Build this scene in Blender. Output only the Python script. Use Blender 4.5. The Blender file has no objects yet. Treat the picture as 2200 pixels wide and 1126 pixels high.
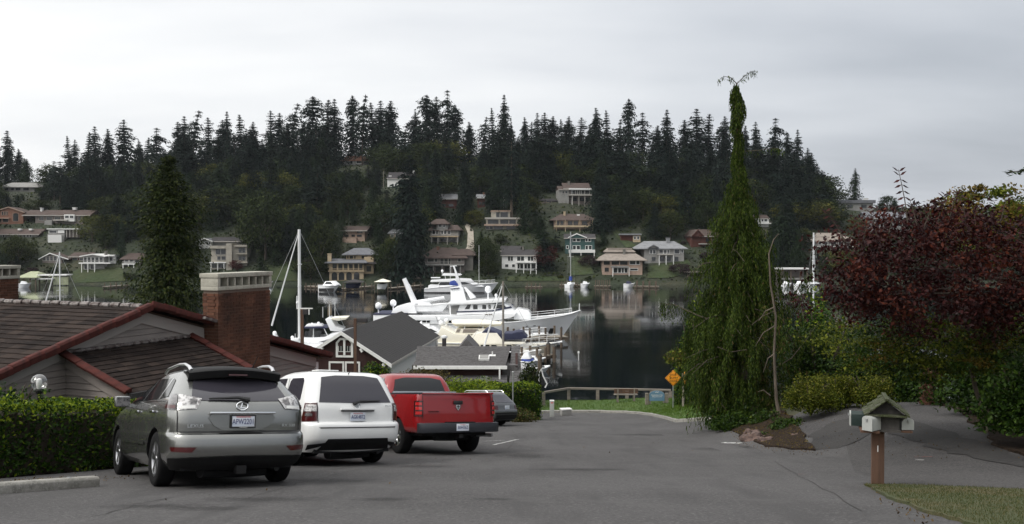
import bpy, bmesh, math, random
import numpy as np
from mathutils import Vector, Matrix
from math import radians as R, sin, cos, pi, sqrt, atan2

S = bpy.context.scene
COL = S.collection
# ---------------------------------------------------------------- camera
E = 12.3                    # eye height above the bay
F = 1984.0                  # focal length in photo pixels (photo is 2200 wide)
PITCH = math.atan(38 / F)
cam_d = bpy.data.cameras.new('camera'); cam_d.sensor_width = 36; cam_d.lens = F / 2200 * 36
cam_d.clip_start = 0.1; cam_d.clip_end = 20000
cam = bpy.data.objects.new('camera', cam_d); COL.objects.link(cam)
cam.location = (0, 0, E); cam.rotation_euler = (pi / 2 - PITCH, 0, 0)
S.camera = cam
# ---------------------------------------------------------------- sky, sun, exposure
SUN_AZ, SUN_EL = R(-125), R(48)          # azimuth from straight ahead, negative = left
sun_dir = Vector((sin(SUN_AZ) * cos(SUN_EL), cos(SUN_AZ) * cos(SUN_EL), sin(SUN_EL)))
W = bpy.data.worlds.new('World'); S.world = W; W.use_nodes = True
nt = W.node_tree; nt.nodes.clear(); L = nt.links.new
def wn(t, **k):
    n = nt.nodes.new(t)
    for a, b in k.items(): setattr(n, a, b)
    return n
def wmath(op, a, b=None, c=None):
    n = wn('ShaderNodeMath', operation=op)
    for i, v in enumerate((a, b, c)):
        if v is None: continue
        if isinstance(v, (int, float)): n.inputs[i].default_value = v
        else: L(v, n.inputs[i])
    return n.outputs[0]
sky = wn('ShaderNodeTexSky', sky_type='NISHITA', sun_disc=False)
sky.sun_elevation = SUN_EL; sky.sun_rotation = SUN_AZ; sky.air_density = 1.6; sky.dust_density = 3
skys = wn('ShaderNodeVectorMath', operation='SCALE'); L(sky.outputs[0], skys.inputs[0]); skys.inputs['Scale'].default_value = 0.10
tc = wn('ShaderNodeTexCoord')
sep = wn('ShaderNodeSeparateXYZ'); L(tc.outputs['Generated'], sep.inputs[0])
zz = wmath('ADD', wmath('ABSOLUTE', sep.outputs[2]), 0.16)
cmb = wn('ShaderNodeCombineXYZ'); L(wmath('DIVIDE', sep.outputs[0], zz), cmb.inputs[0]); L(wmath('DIVIDE', sep.outputs[1], zz), cmb.inputs[1])
rot = wn('ShaderNodeMapping'); L(cmb.outputs[0], rot.inputs[0]); rot.inputs['Rotation'].default_value = (0, 0, R(24)); rot.inputs['Scale'].default_value = (0.55, 1.0, 1)
n1 = wn('ShaderNodeTexNoise'); n1.inputs['Scale'].default_value = 0.85; n1.inputs['Detail'].default_value = 5; n1.inputs['Roughness'].default_value = .45; L(rot.outputs[0], n1.inputs['Vector'])
n2 = wn('ShaderNodeTexNoise'); n2.inputs['Scale'].default_value = 2.6; n2.inputs['Detail'].default_value = 6; L(rot.outputs[0], n2.inputs['Vector'])
# thin overcast: brighter on the sun's (left) side
dt = wn('ShaderNodeVectorMath', operation='DOT_PRODUCT'); L(tc.outputs['Generated'], dt.inputs[0]); dt.inputs[1].default_value = (-0.86, -0.10, 0.22)
lum = wmath('MULTIPLY_ADD', dt.outputs['Value'], 0.46, 0.68)
lum = wmath('ADD', lum, wmath('MULTIPLY', wmath('SUBTRACT', n1.outputs[0], 0.5), 0.50))
lum = wmath('ADD', lum, wmath('MULTIPLY', wmath('SUBTRACT', n2.outputs[0], 0.5), 0.14))
lum = wmath('MAXIMUM', lum, 0.30)
# an overcast sky is brighter overhead than at the horizon
lum = wmath('MULTIPLY', lum, wmath('MULTIPLY_ADD', wmath('POWER', wmath('MAXIMUM', sep.outputs[2], 0.0), 1.3), 0.75, 0.95))
tint = wn('ShaderNodeValToRGB'); L(wmath('MULTIPLY', lum, 0.85), tint.inputs[0])
tint.color_ramp.elements[0].position = 0.25; tint.color_ramp.elements[0].color = (.87, .945, 1.08, 1)
tint.color_ramp.elements[1].position = 0.75; tint.color_ramp.elements[1].color = (1, 1, .995, 1)
cl = wn('ShaderNodeVectorMath', operation='SCALE'); L(tint.outputs[0], cl.inputs[0]); L(lum, cl.inputs['Scale'])
mx = wn('ShaderNodeMix', data_type='RGBA'); mx.inputs[0].default_value = 0.93
L(skys.outputs[0], mx.inputs[6]); L(cl.outputs[0], mx.inputs[7])
bg = wn('ShaderNodeBackground'); L(mx.outputs[2], bg.inputs[0]); bg.inputs[1].default_value = 1.0
ow = wn('ShaderNodeOutputWorld'); L(bg.outputs[0], ow.inputs[0])
sd = bpy.data.lights.new('sun', 'SUN'); sd.energy = 1.5; sd.angle = R(24); sd.color = (1, .965, .91)
so = bpy.data.objects.new('sun', sd); COL.objects.link(so); so.location = (-30, -30, 60)
so.rotation_euler = sun_dir.to_track_quat('Z', 'Y').to_euler()
S.view_settings.view_transform = 'Standard'; S.view_settings.look = 'None'
S.view_settings.exposure = 0.37; S.view_settings.gamma = 1.0; S.view_settings.use_curve_mapping = False
S.render.engine = 'CYCLES'
S.cycles.max_bounces = 6; S.cycles.diffuse_bounces = 3; S.cycles.glossy_bounces = 3; S.cycles.transmission_bounces = 4
S.cycles.transparent_max_bounces = 6; S.cycles.volume_bounces = 0; S.cycles.caustics_reflective = False; S.cycles.caustics_refractive = False
S.cycles.use_denoising = True; S.cycles.use_adaptive_sampling = True; S.cycles.adaptive_threshold = 0.02
# ---------------------------------------------------------------- helpers
random.seed(7); RNG = np.random.default_rng(11)
def at(px, py, Y):
    """world point at forward distance Y that the photo shows at pixel (px, py)"""
    dx, dy = (px - 1100) / F, (563 - py) / F
    yy, zz = cos(PITCH) + sin(PITCH) * dy, -sin(PITCH) + cos(PITCH) * dy
    t = Y / yy
    return Vector((dx * t, Y, E + zz * t))
def pix(p):
    x, y, z = p[0], p[1], p[2] - E
    yc = cos(PITCH) * y - sin(PITCH) * z; zc = sin(PITCH) * y + cos(PITCH) * z
    return 1100 + F * x / yc, 563 - F * zc / yc
def hermite(x, xs, ys):
    xs, ys = np.asarray(xs, float), np.asarray(ys, float)
    h = np.diff(xs); d = np.diff(ys) / h
    m = np.zeros(len(xs)); m[0] = d[0]; m[-1] = d[-1]
    for i in range(1, len(xs) - 1):
        m[i] = 0 if d[i - 1] * d[i] <= 0 else 2 * d[i - 1] * d[i] / (d[i - 1] + d[i])
    x = np.clip(x, xs[0], xs[-1]); i = np.clip(np.searchsorted(xs, x) - 1, 0, len(h) - 1)
    t = (x - xs[i]) / h[i]
    return ((2*t**3-3*t**2+1)*ys[i] + (t**3-2*t**2+t)*h[i]*m[i] + (-2*t**3+3*t**2)*ys[i+1] + (t**3-t**2)*h[i]*m[i+1])
def tag(o, label=None, cat=None, group=None, kind=None):
    for k, v in (('label', label), ('category', cat), ('group', group), ('kind', kind)):
        if v: o[k] = v
    return o
def thing(name, label, cat, loc=(0, 0, 0), rotz=0, group=None):
    o = bpy.data.objects.new(name, None); COL.objects.link(o); o.empty_display_size = .2
    o.location = loc; o.rotation_euler = (0, 0, rotz)
    return tag(o, label, cat, group)
def link_mesh(name, me, parent=None):
    o = bpy.data.objects.new(name, me); COL.objects.link(o); o.parent = parent
    return o
class MB:
    """collects shapes; build() links them as one mesh object"""
    def __init__(s): s.v = []; s.f = []; s.m = []; s.mi = 0
    def add(s, vs, fs):
        b = len(s.v); s.v += [tuple(v) for v in vs]
        s.f += [tuple(i + b for i in f) for f in fs]; s.m += [s.mi] * len(fs)
        return s
    def box(s, c, d, rz=0, rx=0, ry=0):
        M = Matrix.Rotation(rz, 3, 'Z') @ Matrix.Rotation(ry, 3, 'Y') @ Matrix.Rotation(rx, 3, 'X')
        vs = [Vector(c) + M @ Vector((d[0]*(i & 1)-d[0]/2, d[1]*(i >> 1 & 1)-d[1]/2, d[2]*(i >> 2)-d[2]/2)) for i in range(8)]
        return s.add(vs, [(0,2,3,1),(4,5,7,6),(0,1,5,4),(2,6,7,3),(0,4,6,2),(1,3,7,5)])
    def b2(s, x0, x1, y0, y1, z0, z1):
        return s.box(((x0+x1)/2, (y0+y1)/2, (z0+z1)/2), (abs(x1-x0), abs(y1-y0), abs(z1-z0)))
    def prism(s, poly, axis, a, b):
        """poly of 2D points extruded along axis ('x','y','z') from a to b (numbers or per-vertex lists)"""
        n = len(poly)
        def P(p, t):
            return {'x': (t, p[0], p[1]), 'y': (p[0], t, p[1]), 'z': (p[0], p[1], t)}[axis]
        A = a if hasattr(a, '__len__') else [a]*n; B = b if hasattr(b, '__len__') else [b]*n
        vs = [P(p, t) for p, t in zip(poly, A)] + [P(p, t) for p, t in zip(poly, B)]
        return s.add(vs, [tuple(range(n))[::-1], tuple(range(n, 2*n))] + [(i, (i+1) % n, n+(i+1) % n, n+i) for i in range(n)])
    def tube(s, pts, rad, n=8, cap=True):
        pts = [Vector(p) for p in pts]
        rad = [float(r) for r in rad] if hasattr(rad, '__len__') else [rad]*len(pts)
        vs, fs = [], []; up = None
        for i, p in enumerate(pts):
            d = (pts[min(i+1, len(pts)-1)] - pts[max(i-1, 0)]).normalized()
            if up is None: up = Vector((0, 0, 1)) if abs(d.z) < .9 else Vector((1, 0, 0))
            a = d.cross(up).normalized(); b = a.cross(d).normalized(); up = b if abs(b.dot(d)) < .5 else up
            vs += [p + rad[i]*(cos(2*pi*k/n)*a + sin(2*pi*k/n)*b) for k in range(n)]
        for i in range(len(pts)-1):
            for k in range(n):
                k2 = (k+1) % n; fs.append((i*n+k, i*n+k2, (i+1)*n+k2, (i+1)*n+k))
        if cap: fs += [tuple(range(n))[::-1], tuple(range((len(pts)-1)*n, len(pts)*n))]
        return s.add(vs, fs)
    def lathe(s, prof, n=16, c=(0, 0, 0), axis='z', cap=True):
        vs, fs = [], []
        for r, h in prof:
            for k in range(n):
                a = 2*pi*k/n; x, y = r*cos(a), r*sin(a)
                p = {'z': (x, y, h), 'x': (h, x, y), 'y': (x, h, y)}[axis]
                vs.append((p[0]+c[0], p[1]+c[1], p[2]+c[2]))
        for i in range(len(prof)-1):
            for k in range(n):
                k2 = (k+1) % n; fs.append((i*n+k, i*n+k2, (i+1)*n+k2, (i+1)*n+k))
        if cap and prof[0][0] > 1e-5: fs.append(tuple(range(n))[::-1])
        if cap and prof[-1][0] > 1e-5: fs.append(tuple(range((len(prof)-1)*n, len(prof)*n)))
        return s.add(vs, fs)
    def ball(s, c, r, n=14, m=8, sz=1.0):
        return s.lathe([(max(1e-6, r*sin(pi*i/m)), -r*sz*cos(pi*i/m)) for i in range(m+1)], n, c)
    def grid(s, P, close=False):
        m, n = len(P), len(P[0]); vs = [p for row in P for p in row]; fs = []
        for i in range(m-1):
            for j in range(n if close else n-1):
                j2 = (j+1) % n; fs.append((i*n+j, i*n+j2, (i+1)*n+j2, (i+1)*n+j))
        return s.add(vs, fs)
    def quad(s, *p): return s.add(p, [tuple(range(len(p)))])
    def build(s, name, mat, parent=None, smooth=False, bevel=0, fix=True, auto=None):
        me = bpy.data.meshes.new(name)
        me.from_pydata([tuple(v) for v in s.v], [], s.f)
        for m in (mat if isinstance(mat, (list, tuple)) else [mat]): me.materials.append(m)
        if max(s.m, default=0): me.polygons.foreach_set('material_index', s.m)
        if fix or bevel:
            bm = bmesh.new(); bm.from_mesh(me)
            if fix: bmesh.ops.recalc_face_normals(bm, faces=bm.faces)
            if bevel:
                es = [e for e in bm.edges if len(e.link_faces) == 2 and e.calc_face_angle(0) > .6]
                bmesh.ops.bevel(bm, geom=es, offset=bevel, segments=2, affect='EDGES', profile=.6)
            bm.to_mesh(me); bm.free()
        if smooth or bevel:
            me.polygons.foreach_set('use_smooth', [True]*len(me.polygons))
            me.set_sharp_from_angle(angle=auto or R(38))
        me.update()
        return link_mesh(name, me, parent)
def quads_mesh(name, V, mat, tri=False):
    """V: (n,4,3) array of free quads (or (n,3,3) triangles) -> mesh"""
    V = np.asarray(V, np.float32); n, k = V.shape[:2]
    me = bpy.data.meshes.new(name)
    me.vertices.add(n*k); me.vertices.foreach_set('co', V.reshape(-1))
    me.loops.add(n*k); me.loops.foreach_set('vertex_index', np.arange(n*k, dtype=np.int32))
    me.polygons.add(n); me.polygons.foreach_set('loop_start', np.arange(0, n*k, k, dtype=np.int32))
    try: me.polygons.foreach_set('loop_total', np.full(n, k, np.int32))
    except Exception: pass
    me.update(calc_edges=True); me.materials.append(mat)
    return me
def leaves(C, size, aspect=.6, up=.35, rng=RNG, dirs=None, fold=True):
    """leaf quads (diamond-ish) at centres C, random orientation biased to face up"""
    n = len(C); size = np.asarray(size)*np.ones(n)
    d = rng.normal(size=(n, 3)) if dirs is None else dirs + rng.normal(size=(n, 3))*.35
    d /= np.linalg.norm(d, axis=1)[:, None]
    nn = rng.normal(size=(n, 3)) + np.array([0, 0, up*3]); b = np.cross(nn, d); b /= np.linalg.norm(b, axis=1)[:, None] + 1e-9
    l = size[:, None]*.5; w = l*aspect
    V = np.stack([C - d*l, C + b*w*.95 - d*l*.1, C + d*l, C - b*w*.95 - d*l*.1], 1)
    return V
def text_part(txt, size, mat, parent, loc, rot, name='lettering', ext=.002, align='CENTER', sx=1.0):
    cu = bpy.data.curves.new('t', 'FONT'); cu.body = txt; cu.size = size; cu.extrude = ext; cu.align_x = align; cu.align_y = 'CENTER'; cu.resolution_u = 2
    t = bpy.data.objects.new('t', cu); COL.objects.link(t)
    dg = bpy.context.evaluated_depsgraph_get(); me = bpy.data.meshes.new_from_object(t.evaluated_get(dg))
    bpy.data.objects.remove(t); bpy.data.curves.remove(cu)
    me.materials.clear(); me.materials.append(mat)
    o = link_mesh(name, me, parent); o.location = loc; o.rotation_euler = rot; o.scale = (sx, 1, 1)
    return o
def copy_tree(o, parent=None):
    c = o.copy(); COL.objects.link(c); c.parent = parent
    for ch in list(o.children): copy_tree(ch, c)
    return c
# ---------------------------------------------------------------- materials
def mat(name, col, rough=.7, metal=0, spec=.5, noise=None, bump=None, coat=0, trans=0, emit=None, coord='Object', island=None, alpha=None):
    """noise=(scale, colour2, lo, hi) mixes a second colour; bump=(scale, strength, distance)"""
    m = bpy.data.materials.new(name); m.use_nodes = True; t = m.node_tree; b = t.nodes['Principled BSDF']; l = t.links.new
    c4 = lambda c: (*c, 1) if len(c) == 3 else c
    b.inputs['Base Color'].default_value = c4(col); b.inputs['Roughness'].default_value = rough
    b.inputs['Metallic'].default_value = metal; b.inputs['Specular IOR Level'].default_value = spec
    b.inputs['Coat Weight'].default_value = coat; b.inputs['Coat Roughness'].default_value = .04
    b.inputs['Transmission Weight'].default_value = trans
    src = None
    tcn = t.nodes.new('ShaderNodeTexCoord')
    if noise:
        for k, (sc, c2, lo, hi) in enumerate(noise if isinstance(noise, list) else [noise]):
            n = t.nodes.new('ShaderNodeTexNoise'); n.inputs['Scale'].default_value = 1.0; n.inputs['Detail'].default_value = 6; n.inputs['Roughness'].default_value = .62
            mp = t.nodes.new('ShaderNodeMapping'); l(tcn.outputs[coord], mp.inputs[0]); mp.inputs['Scale'].default_value = sc if hasattr(sc, '__len__') else (sc,)*3
            mp.inputs['Location'].default_value = (k*3.7, k*1.3, k*7.1); l(mp.outputs[0], n.inputs['Vector'])
            r = t.nodes.new('ShaderNodeMapRange'); l(n.outputs[0], r.inputs[0]); r.inputs[1].default_value = lo; r.inputs[2].default_value = hi
            x = t.nodes.new('ShaderNodeMix'); x.data_type = 'RGBA'; l(r.outputs[0], x.inputs[0])
            if src is None: x.inputs[6].default_value = c4(col)
            else: l(src, x.inputs[6])
            x.inputs[7].default_value = c4(c2); src = x.outputs[2]
    if island:
        g = t.nodes.new('ShaderNodeNewGeometry'); x = t.nodes.new('ShaderNodeMix'); x.data_type = 'RGBA'
        pw = t.nodes.new('ShaderNodeMath'); pw.operation = 'POWER'; l(g.outputs['Random Per Island'], pw.inputs[0]); pw.inputs[1].default_value = island[1]
        l(pw.outputs[0], x.inputs[0])
        if src is None: x.inputs[6].default_value = c4(col)
        else: l(src, x.inputs[6])
        x.inputs[7].default_value = c4(island[0]); src = x.outputs[2]
    if src is not None: l(src, b.inputs['Base Color'])
    if bump:
        n = t.nodes.new('ShaderNodeTexNoise'); n.inputs['Detail'].default_value = 5
        mp = t.nodes.new('ShaderNodeMapping'); l(tcn.outputs[coord], mp.inputs[0]); mp.inputs['Scale'].default_value = bump[0] if hasattr(bump[0], '__len__') else (bump[0],)*3
        n.inputs['Scale'].default_value = 1; l(mp.outputs[0], n.inputs['Vector'])
        bp = t.nodes.new('ShaderNodeBump'); bp.inputs['Strength'].default_value = bump[1]; bp.inputs['Distance'].default_value = bump[2]
        l(n.outputs[0], bp.inputs['Height']); l(bp.outputs[0], b.inputs['Normal'])
    if emit: b.inputs['Emission Color'].default_value = c4(emit[0]); b.inputs['Emission Strength'].default_value = emit[1]
    if alpha is not None: b.inputs['Alpha'].default_value = alpha
    return m
def leafmat(name, dark, light, p=1.6, trans=.25, spec=.06, noise=None, objrand=None, rough=.6):
    """leaf material: colour varies leaf by leaf; a share of the light goes through"""
    spec = min(spec, .12); m = mat(name, dark, rough, spec=spec, island=(light, p), noise=noise)
    t = m.node_tree; b = t.nodes['Principled BSDF']; l = t.links.new
    src = b.inputs['Base Color'].links[0].from_socket
    if objrand:
        oi = t.nodes.new('ShaderNodeObjectInfo'); x = t.nodes.new('ShaderNodeMix'); x.data_type = 'RGBA'
        l(oi.outputs['Random'], x.inputs[0]); l(src, x.inputs[6])
        mu = t.nodes.new('ShaderNodeMix'); mu.data_type = 'RGBA'; mu.blend_type = 'MULTIPLY'; mu.inputs[0].default_value = 1
        l(src, mu.inputs[6]); mu.inputs[7].default_value = (*objrand, 1); l(mu.outputs[2], x.inputs[7]); src = x.outputs[2]
        l(src, b.inputs['Base Color'])
    tr = t.nodes.new('ShaderNodeBsdfTranslucent'); l(src, tr.inputs[0])
    ms = t.nodes.new('ShaderNodeMixShader'); ms.inputs[0].default_value = trans
    out = t.nodes['Material Output']; l(b.outputs[0], ms.inputs[1]); l(tr.outputs[0], ms.inputs[2]); l(ms.outputs[0], out.inputs[0])
    return m
M = {}
M['asphalt'] = mat('asphalt', (.084, .081, .081), .92, noise=[(.22, (.062, .060, .060), .42, .66), (26, (.155, .15, .147), .52, .72), (22, (.036, .035, .035), .56, .72), ((1.6, .22, 1), (.064, .062, .062), .50, .72), (1.1, (.098, .095, .094), .55, .75)], bump=(45, .9, .012), spec=.15)
M['asphalt_shade'] = mat('asphalt_shade', (.048, .046, .045), .92, noise=[(.8, (.034, .033, .033), .4, .7), (26, (.085, .082, .078), .54, .75)], bump=(45, .9, .012), spec=.12)  # asphalt with tree shade put into its colour
M['asphalt_drive'] = mat('asphalt_drive', (.072, .069, .068), .92, noise=[(.4, (.05, .048, .048), .40, .66), (26, (.135, .13, .127), .52, .72), (22, (.025, .024, .024), .54, .70)], bump=(45, .9, .012), spec=.12)  # driveway asphalt, darkened in colour for the shade under the trees
M['soil'] = mat('soil', (.026, .018, .013), .97, spec=.1, noise=[(2.2, (.042, .028, .019), .42, .68), (16, (.012, .009, .007), .45, .65), (40, (.10, .075, .05), .60, .75)], bump=(9, 1, .10))
M['ground'] = mat('ground', (.045, .05, .022), .95, noise=[(.6, (.07, .055, .03), .4, .7), (14, (.03, .04, .015), .4, .7)], bump=(10, .7, .05))
M['hill'] = mat('hill', (.022, .032, .014), .95, noise=[(.05, (.045, .042, .022), .45, .7), (.4, (.018, .024, .012), .4, .65)], bump=(.8, 1, .5))
M['lawn'] = mat('lawn', (.052, .105, .014), .9, noise=[(.5, (.075, .12, .02), .4, .65), (7, (.04, .085, .012), .45, .7)], bump=(30, 1, .04))
M['kerb'] = mat('kerb', (.26, .25, .225), .85, noise=[(6, (.12, .115, .1), .45, .7), (40, (.34, .33, .3), .5, .7)], bump=(40, .5, .01))
M['concrete'] = mat('concrete', (.36, .345, .29), .85, noise=[(3, (.22, .21, .17), .45, .7), (30, (.44, .42, .36), .5, .7)], bump=(40, .4, .01))
M['far_lawn'] = mat('far_lawn', (.030, .048, .014), .95, noise=[(.15, (.042, .05, .018), .4, .65), (.9, (.022, .034, .011), .45, .7)], bump=(1.2, 1, .3))
M['white_paint'] = mat('white_paint', (.74, .74, .72), .5, noise=(2.5, (.6, .6, .57), .5, .75))
M['white_line'] = mat('white_line', (.5, .5, .48), .85, noise=(11, (.12, .12, .118), .42, .58))
M['red_line'] = mat('red_line', (.26, .05, .03), .9, noise=(14, (.09, .07, .065), .42, .58))
M['seam'] = mat('seam', (.055, .053, .052), .95, spec=.1)
M['gelcoat'] = mat('gelcoat', (.86, .87, .88), .22, coat=.5, noise=(.5, (.78, .79, .80), .5, .8))
M['cream'] = mat('cream', (.84, .80, .68), .25, coat=.4, noise=(.6, (.76, .72, .60), .5, .8))
M['canvas_cream'] = mat('canvas_cream', (.78, .74, .62), .85, bump=(6, .3, .05))
M['navy'] = mat('navy', (.014, .018, .05), .7, noise=(3, (.03, .035, .08), .5, .7), bump=(5, .5, .08))
M['blue'] = mat('blue', (.03, .06, .28), .7)
M['dark_glass'] = mat('dark_glass', (.012, .014, .016), .05, spec=.6)
M['window'] = mat('window', (.025, .028, .03), .06, spec=.6)
M['black'] = mat('black', (.012, .012, .013), .55)
M['rubber'] = mat('rubber', (.009, .009, .0095), .9, spec=.15, bump=(30, .3, .01))
M['chrome'] = mat('chrome', (.75, .76, .77), .12, metal=1)
M['alloy'] = mat('alloy', (.62, .62, .63), .28, metal=1)
M['steel'] = mat('steel', (.40, .41, .41), .45, metal=.8)
M['steel_white'] = mat('steel_white', (.72, .73, .73), .35)
M['wood_grey'] = mat('wood_grey', (.23, .205, .17), .9, noise=[((1, 9, 9), (.13, .11, .09), .4, .7)], bump=((2, 30, 30), .5, .01))
M['wood_brown'] = mat('wood_brown', (.105, .055, .034), .85, noise=[((9, 9, 1.2), (.06, .032, .02), .4, .7)], bump=((30, 30, 3), .5, .01))
M['dock'] = mat('dock', (.25, .22, .18), .9, noise=[((2, 2, 2), (.16, .14, .11), .4, .7)])
M['pile'] = mat('pile', (.085, .062, .045), .9, noise=((6, 6, 1), (.14, .11, .08), .45, .7))
M['bark'] = mat('bark', (.075, .058, .043), .95, noise=((8, 8, 1.5), (.035, .028, .022), .4, .65), bump=((14, 14, 2), .9, .04))
M['bark_pale'] = mat('bark_pale', (.13, .105, .078), .95, noise=((8, 8, 1.5), (.06, .048, .036), .4, .65), bump=((20, 20, 3), .9, .03))
# ---------------------------------------------------------------- terrain
DY = [-30, 0, 12.3, 22, 38, 55, 62, 95]; DD = [-4.4, .98, 3.24, 4.957, 7.5, 10.0, 10.35, 11.1]
SY = [-30, 12.3, 28, 40, 55, 62, 95]; SDp = [-4.4, 3.24, 4.85, 7.0, 9.6, 10.2, 11.2]
sstep = lambda t: (lambda c: c*c*(3-2*c))(np.clip(t, 0, 1))
def gz(x, y):
    """height of the near shore"""
    x, y = np.asarray(x, float), np.asarray(y, float)
    a = hermite(y, DY, DD); b = hermite(y, SY, SDp)
    d = a + (b - a)*sstep((x-5.0)/5.0)
    shore = 61 + 23*sstep((-x-1)/6)
    z = E - d
    return z + (-2.5 - z)*sstep((y-shore+1)/5)
def road_hit(px, py):
    """where the photo's pixel meets the near ground"""
    lo = 4.0
    for i in range(1200):
        Y = lo + i*.06; p = at(px, py, Y)
        if p.z <= gz(p.x, Y): return Vector((p.x, Y, float(gz(p.x, Y))))
    return p
HU = [-.9, -.554, -.40, -.28, -.12, 0, .13, .25, .318, .35, .42, .6, .9]
HT = [42, 46, 45, 58, 68, 67, 58, 50, 42, 32, 29, 28, 26]
SHORE = 282.0
def hz(u, Y):
    T = hermite(u, HU, HT); t = np.maximum(np.asarray(Y, float)-SHORE, -30)
    return np.where(t < 0, t*.25, T*(1-np.exp(-.66*np.maximum(t, 0)/T)) + .35*sstep(t/2))
def hill_hit(px, py):
    for i in range(900):
        Y = SHORE + i*.35; p = at(px, py, Y)
        if p.z <= hz(p.x/Y, Y): return p
    return at(px, py, 420)
def rough(pts, amp=.05, step=.35):
    out = []; n = len(pts)
    for i in range(n):
        a, b = Vector(pts[i]), Vector(pts[(i+1) % n]); k = max(1, int((b-a).length/step))
        for j in range(k):
            p = a.lerp(b, j/k); out.append((p.x + RNG.normal(0, amp)*(j > 0), p.y + RNG.normal(0, amp)*(j > 0)))
    return out
def sheet(name, outline, step, dz, m, zf=gz, kind='structure', parent=None, skirt=0):
    bm = bmesh.new(); vs = [bm.verts.new((x, y, 0)) for x, y in outline]; bm.faces.new(vs)
    xs, ys = [p[0] for p in outline], [p[1] for p in outline]
    for k, (a, b) in enumerate(((min(xs), max(xs)), (min(ys), max(ys)))):
        t = a + step
        while t < b:
            co = (t, 0, 0) if k == 0 else (0, t, 0); no = (1, 0, 0) if k == 0 else (0, 1, 0)
            bmesh.ops.bisect_plane(bm, geom=bm.verts[:]+bm.edges[:]+bm.faces[:], plane_co=co, plane_no=no, dist=1e-5); t += step
    for v in bm.verts: v.co.z = float(zf(v.co.x, v.co.y)) + dz
    bmesh.ops.triangulate(bm, faces=bm.faces[:])
    bmesh.ops.recalc_face_normals(bm, faces=bm.faces)
    if sum(f.normal.z for f in bm.faces) < 0: bmesh.ops.reverse_faces(bm, faces=bm.faces)
    if skirt:
        be = [e for e in bm.edges if e.is_boundary]; r = bmesh.ops.extrude_edge_only(bm, edges=be)
        for v in r['geom']:
            if isinstance(v, bmesh.types.BMVert): v.co.z -= skirt
        bmesh.ops.recalc_face_normals(bm, faces=bm.faces)
    me = bpy.data.meshes.new(name); bm.to_mesh(me); bm.free(); me.materials.append(m)
    me.polygons.foreach_set('use_smooth', [True]*len(me.polygons)); me.set_sharp_from_angle(angle=R(50))
    o = link_mesh(name, me, parent)
    if kind: o['kind'] = kind
    return o
# near ground
nx, ny = 150, 130
X, Y = np.meshgrid(np.linspace(-75, 75, nx), np.linspace(-25, 104, ny)); Z = gz(X, Y) - .05
g = MB(); g.grid(np.stack([X, Y, Z], -1).tolist()); o = g.build('ground', M['ground'], smooth=True); o['kind'] = 'structure'
# far hillside
us = np.linspace(-.95, .95, 150); Ys = np.concatenate([np.linspace(262, 330, 40), np.linspace(334, 470, 40), np.linspace(480, 640, 6)])
U, YY = np.meshgrid(us, Ys); ZZ = hz(U, YY) + .8*np.sin(U*90)*np.sin(YY*.11)*sstep((YY-300)/40)
g = MB(); g.grid(np.stack([U*YY, YY, ZZ], -1).tolist()); o = g.build('hill', M['hill'], smooth=True); o['kind'] = 'structure'
# water
def water_mat():
    m = bpy.data.materials.new('water'); m.use_nodes = True; t = m.node_tree; l = t.links.new; b = t.nodes['Principled BSDF']
    b.inputs['Base Color'].default_value = (.003, .005, .006, 1); b.inputs['Roughness'].default_value = .03; b.inputs['IOR'].default_value = 1.33
    tc = t.nodes.new('ShaderNodeTexCoord')
    def noise(sc, det, ro=.5):
        mp = t.nodes.new('ShaderNodeMapping'); mp.inputs['Scale'].default_value = sc; l(tc.outputs['Object'], mp.inputs[0])
        n = t.nodes.new('ShaderNodeTexNoise'); n.inputs['Scale'].default_value = 1; n.inputs['Detail'].default_value = det; n.inputs['Roughness'].default_value = ro; l(mp.outputs[0], n.inputs['Vector']); return n.outputs[0]
    def mth(op, a, b_, c=None):
        n = t.nodes.new('ShaderNodeMath'); n.operation = op
        for i, v in enumerate((a, b_, c)):
            if v is None: continue
            if isinstance(v, (int, float)): n.inputs[i].default_value = v
            else: l(v, n.inputs[i])
        return n.outputs[0]
    ripple = noise((2.0, 3.4, 1), 4, .6); swell = noise((.10, .22, 1), 3)
    mr = t.nodes.new('ShaderNodeMapRange'); l(noise((.014, .034, 1), 4, .6), mr.inputs[0]); mr.inputs[1].default_value = .47; mr.inputs[2].default_value = .62
    mr.inputs[3].default_value = .16; mr.inputs[4].default_value = 1.0
    h = mth('ADD', mth('MULTIPLY', ripple, mth('MULTIPLY', mr.outputs[0], .011)), mth('MULTIPLY', swell, .012))
    bp = t.nodes.new('ShaderNodeBump'); bp.inputs['Distance'].default_value = 1.0; bp.inputs['Strength'].default_value = .8; l(h, bp.inputs['Height']); l(bp.outputs[0], b.inputs['Normal'])
    return m
M['water'] = water_mat()
g = MB(); g.quad((-640, 40, 0), (640, 40, 0), (640, 640, 0), (-640, 640, 0)); o = g.build('water', M['water'], fix=False); o['kind'] = 'structure'
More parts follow.
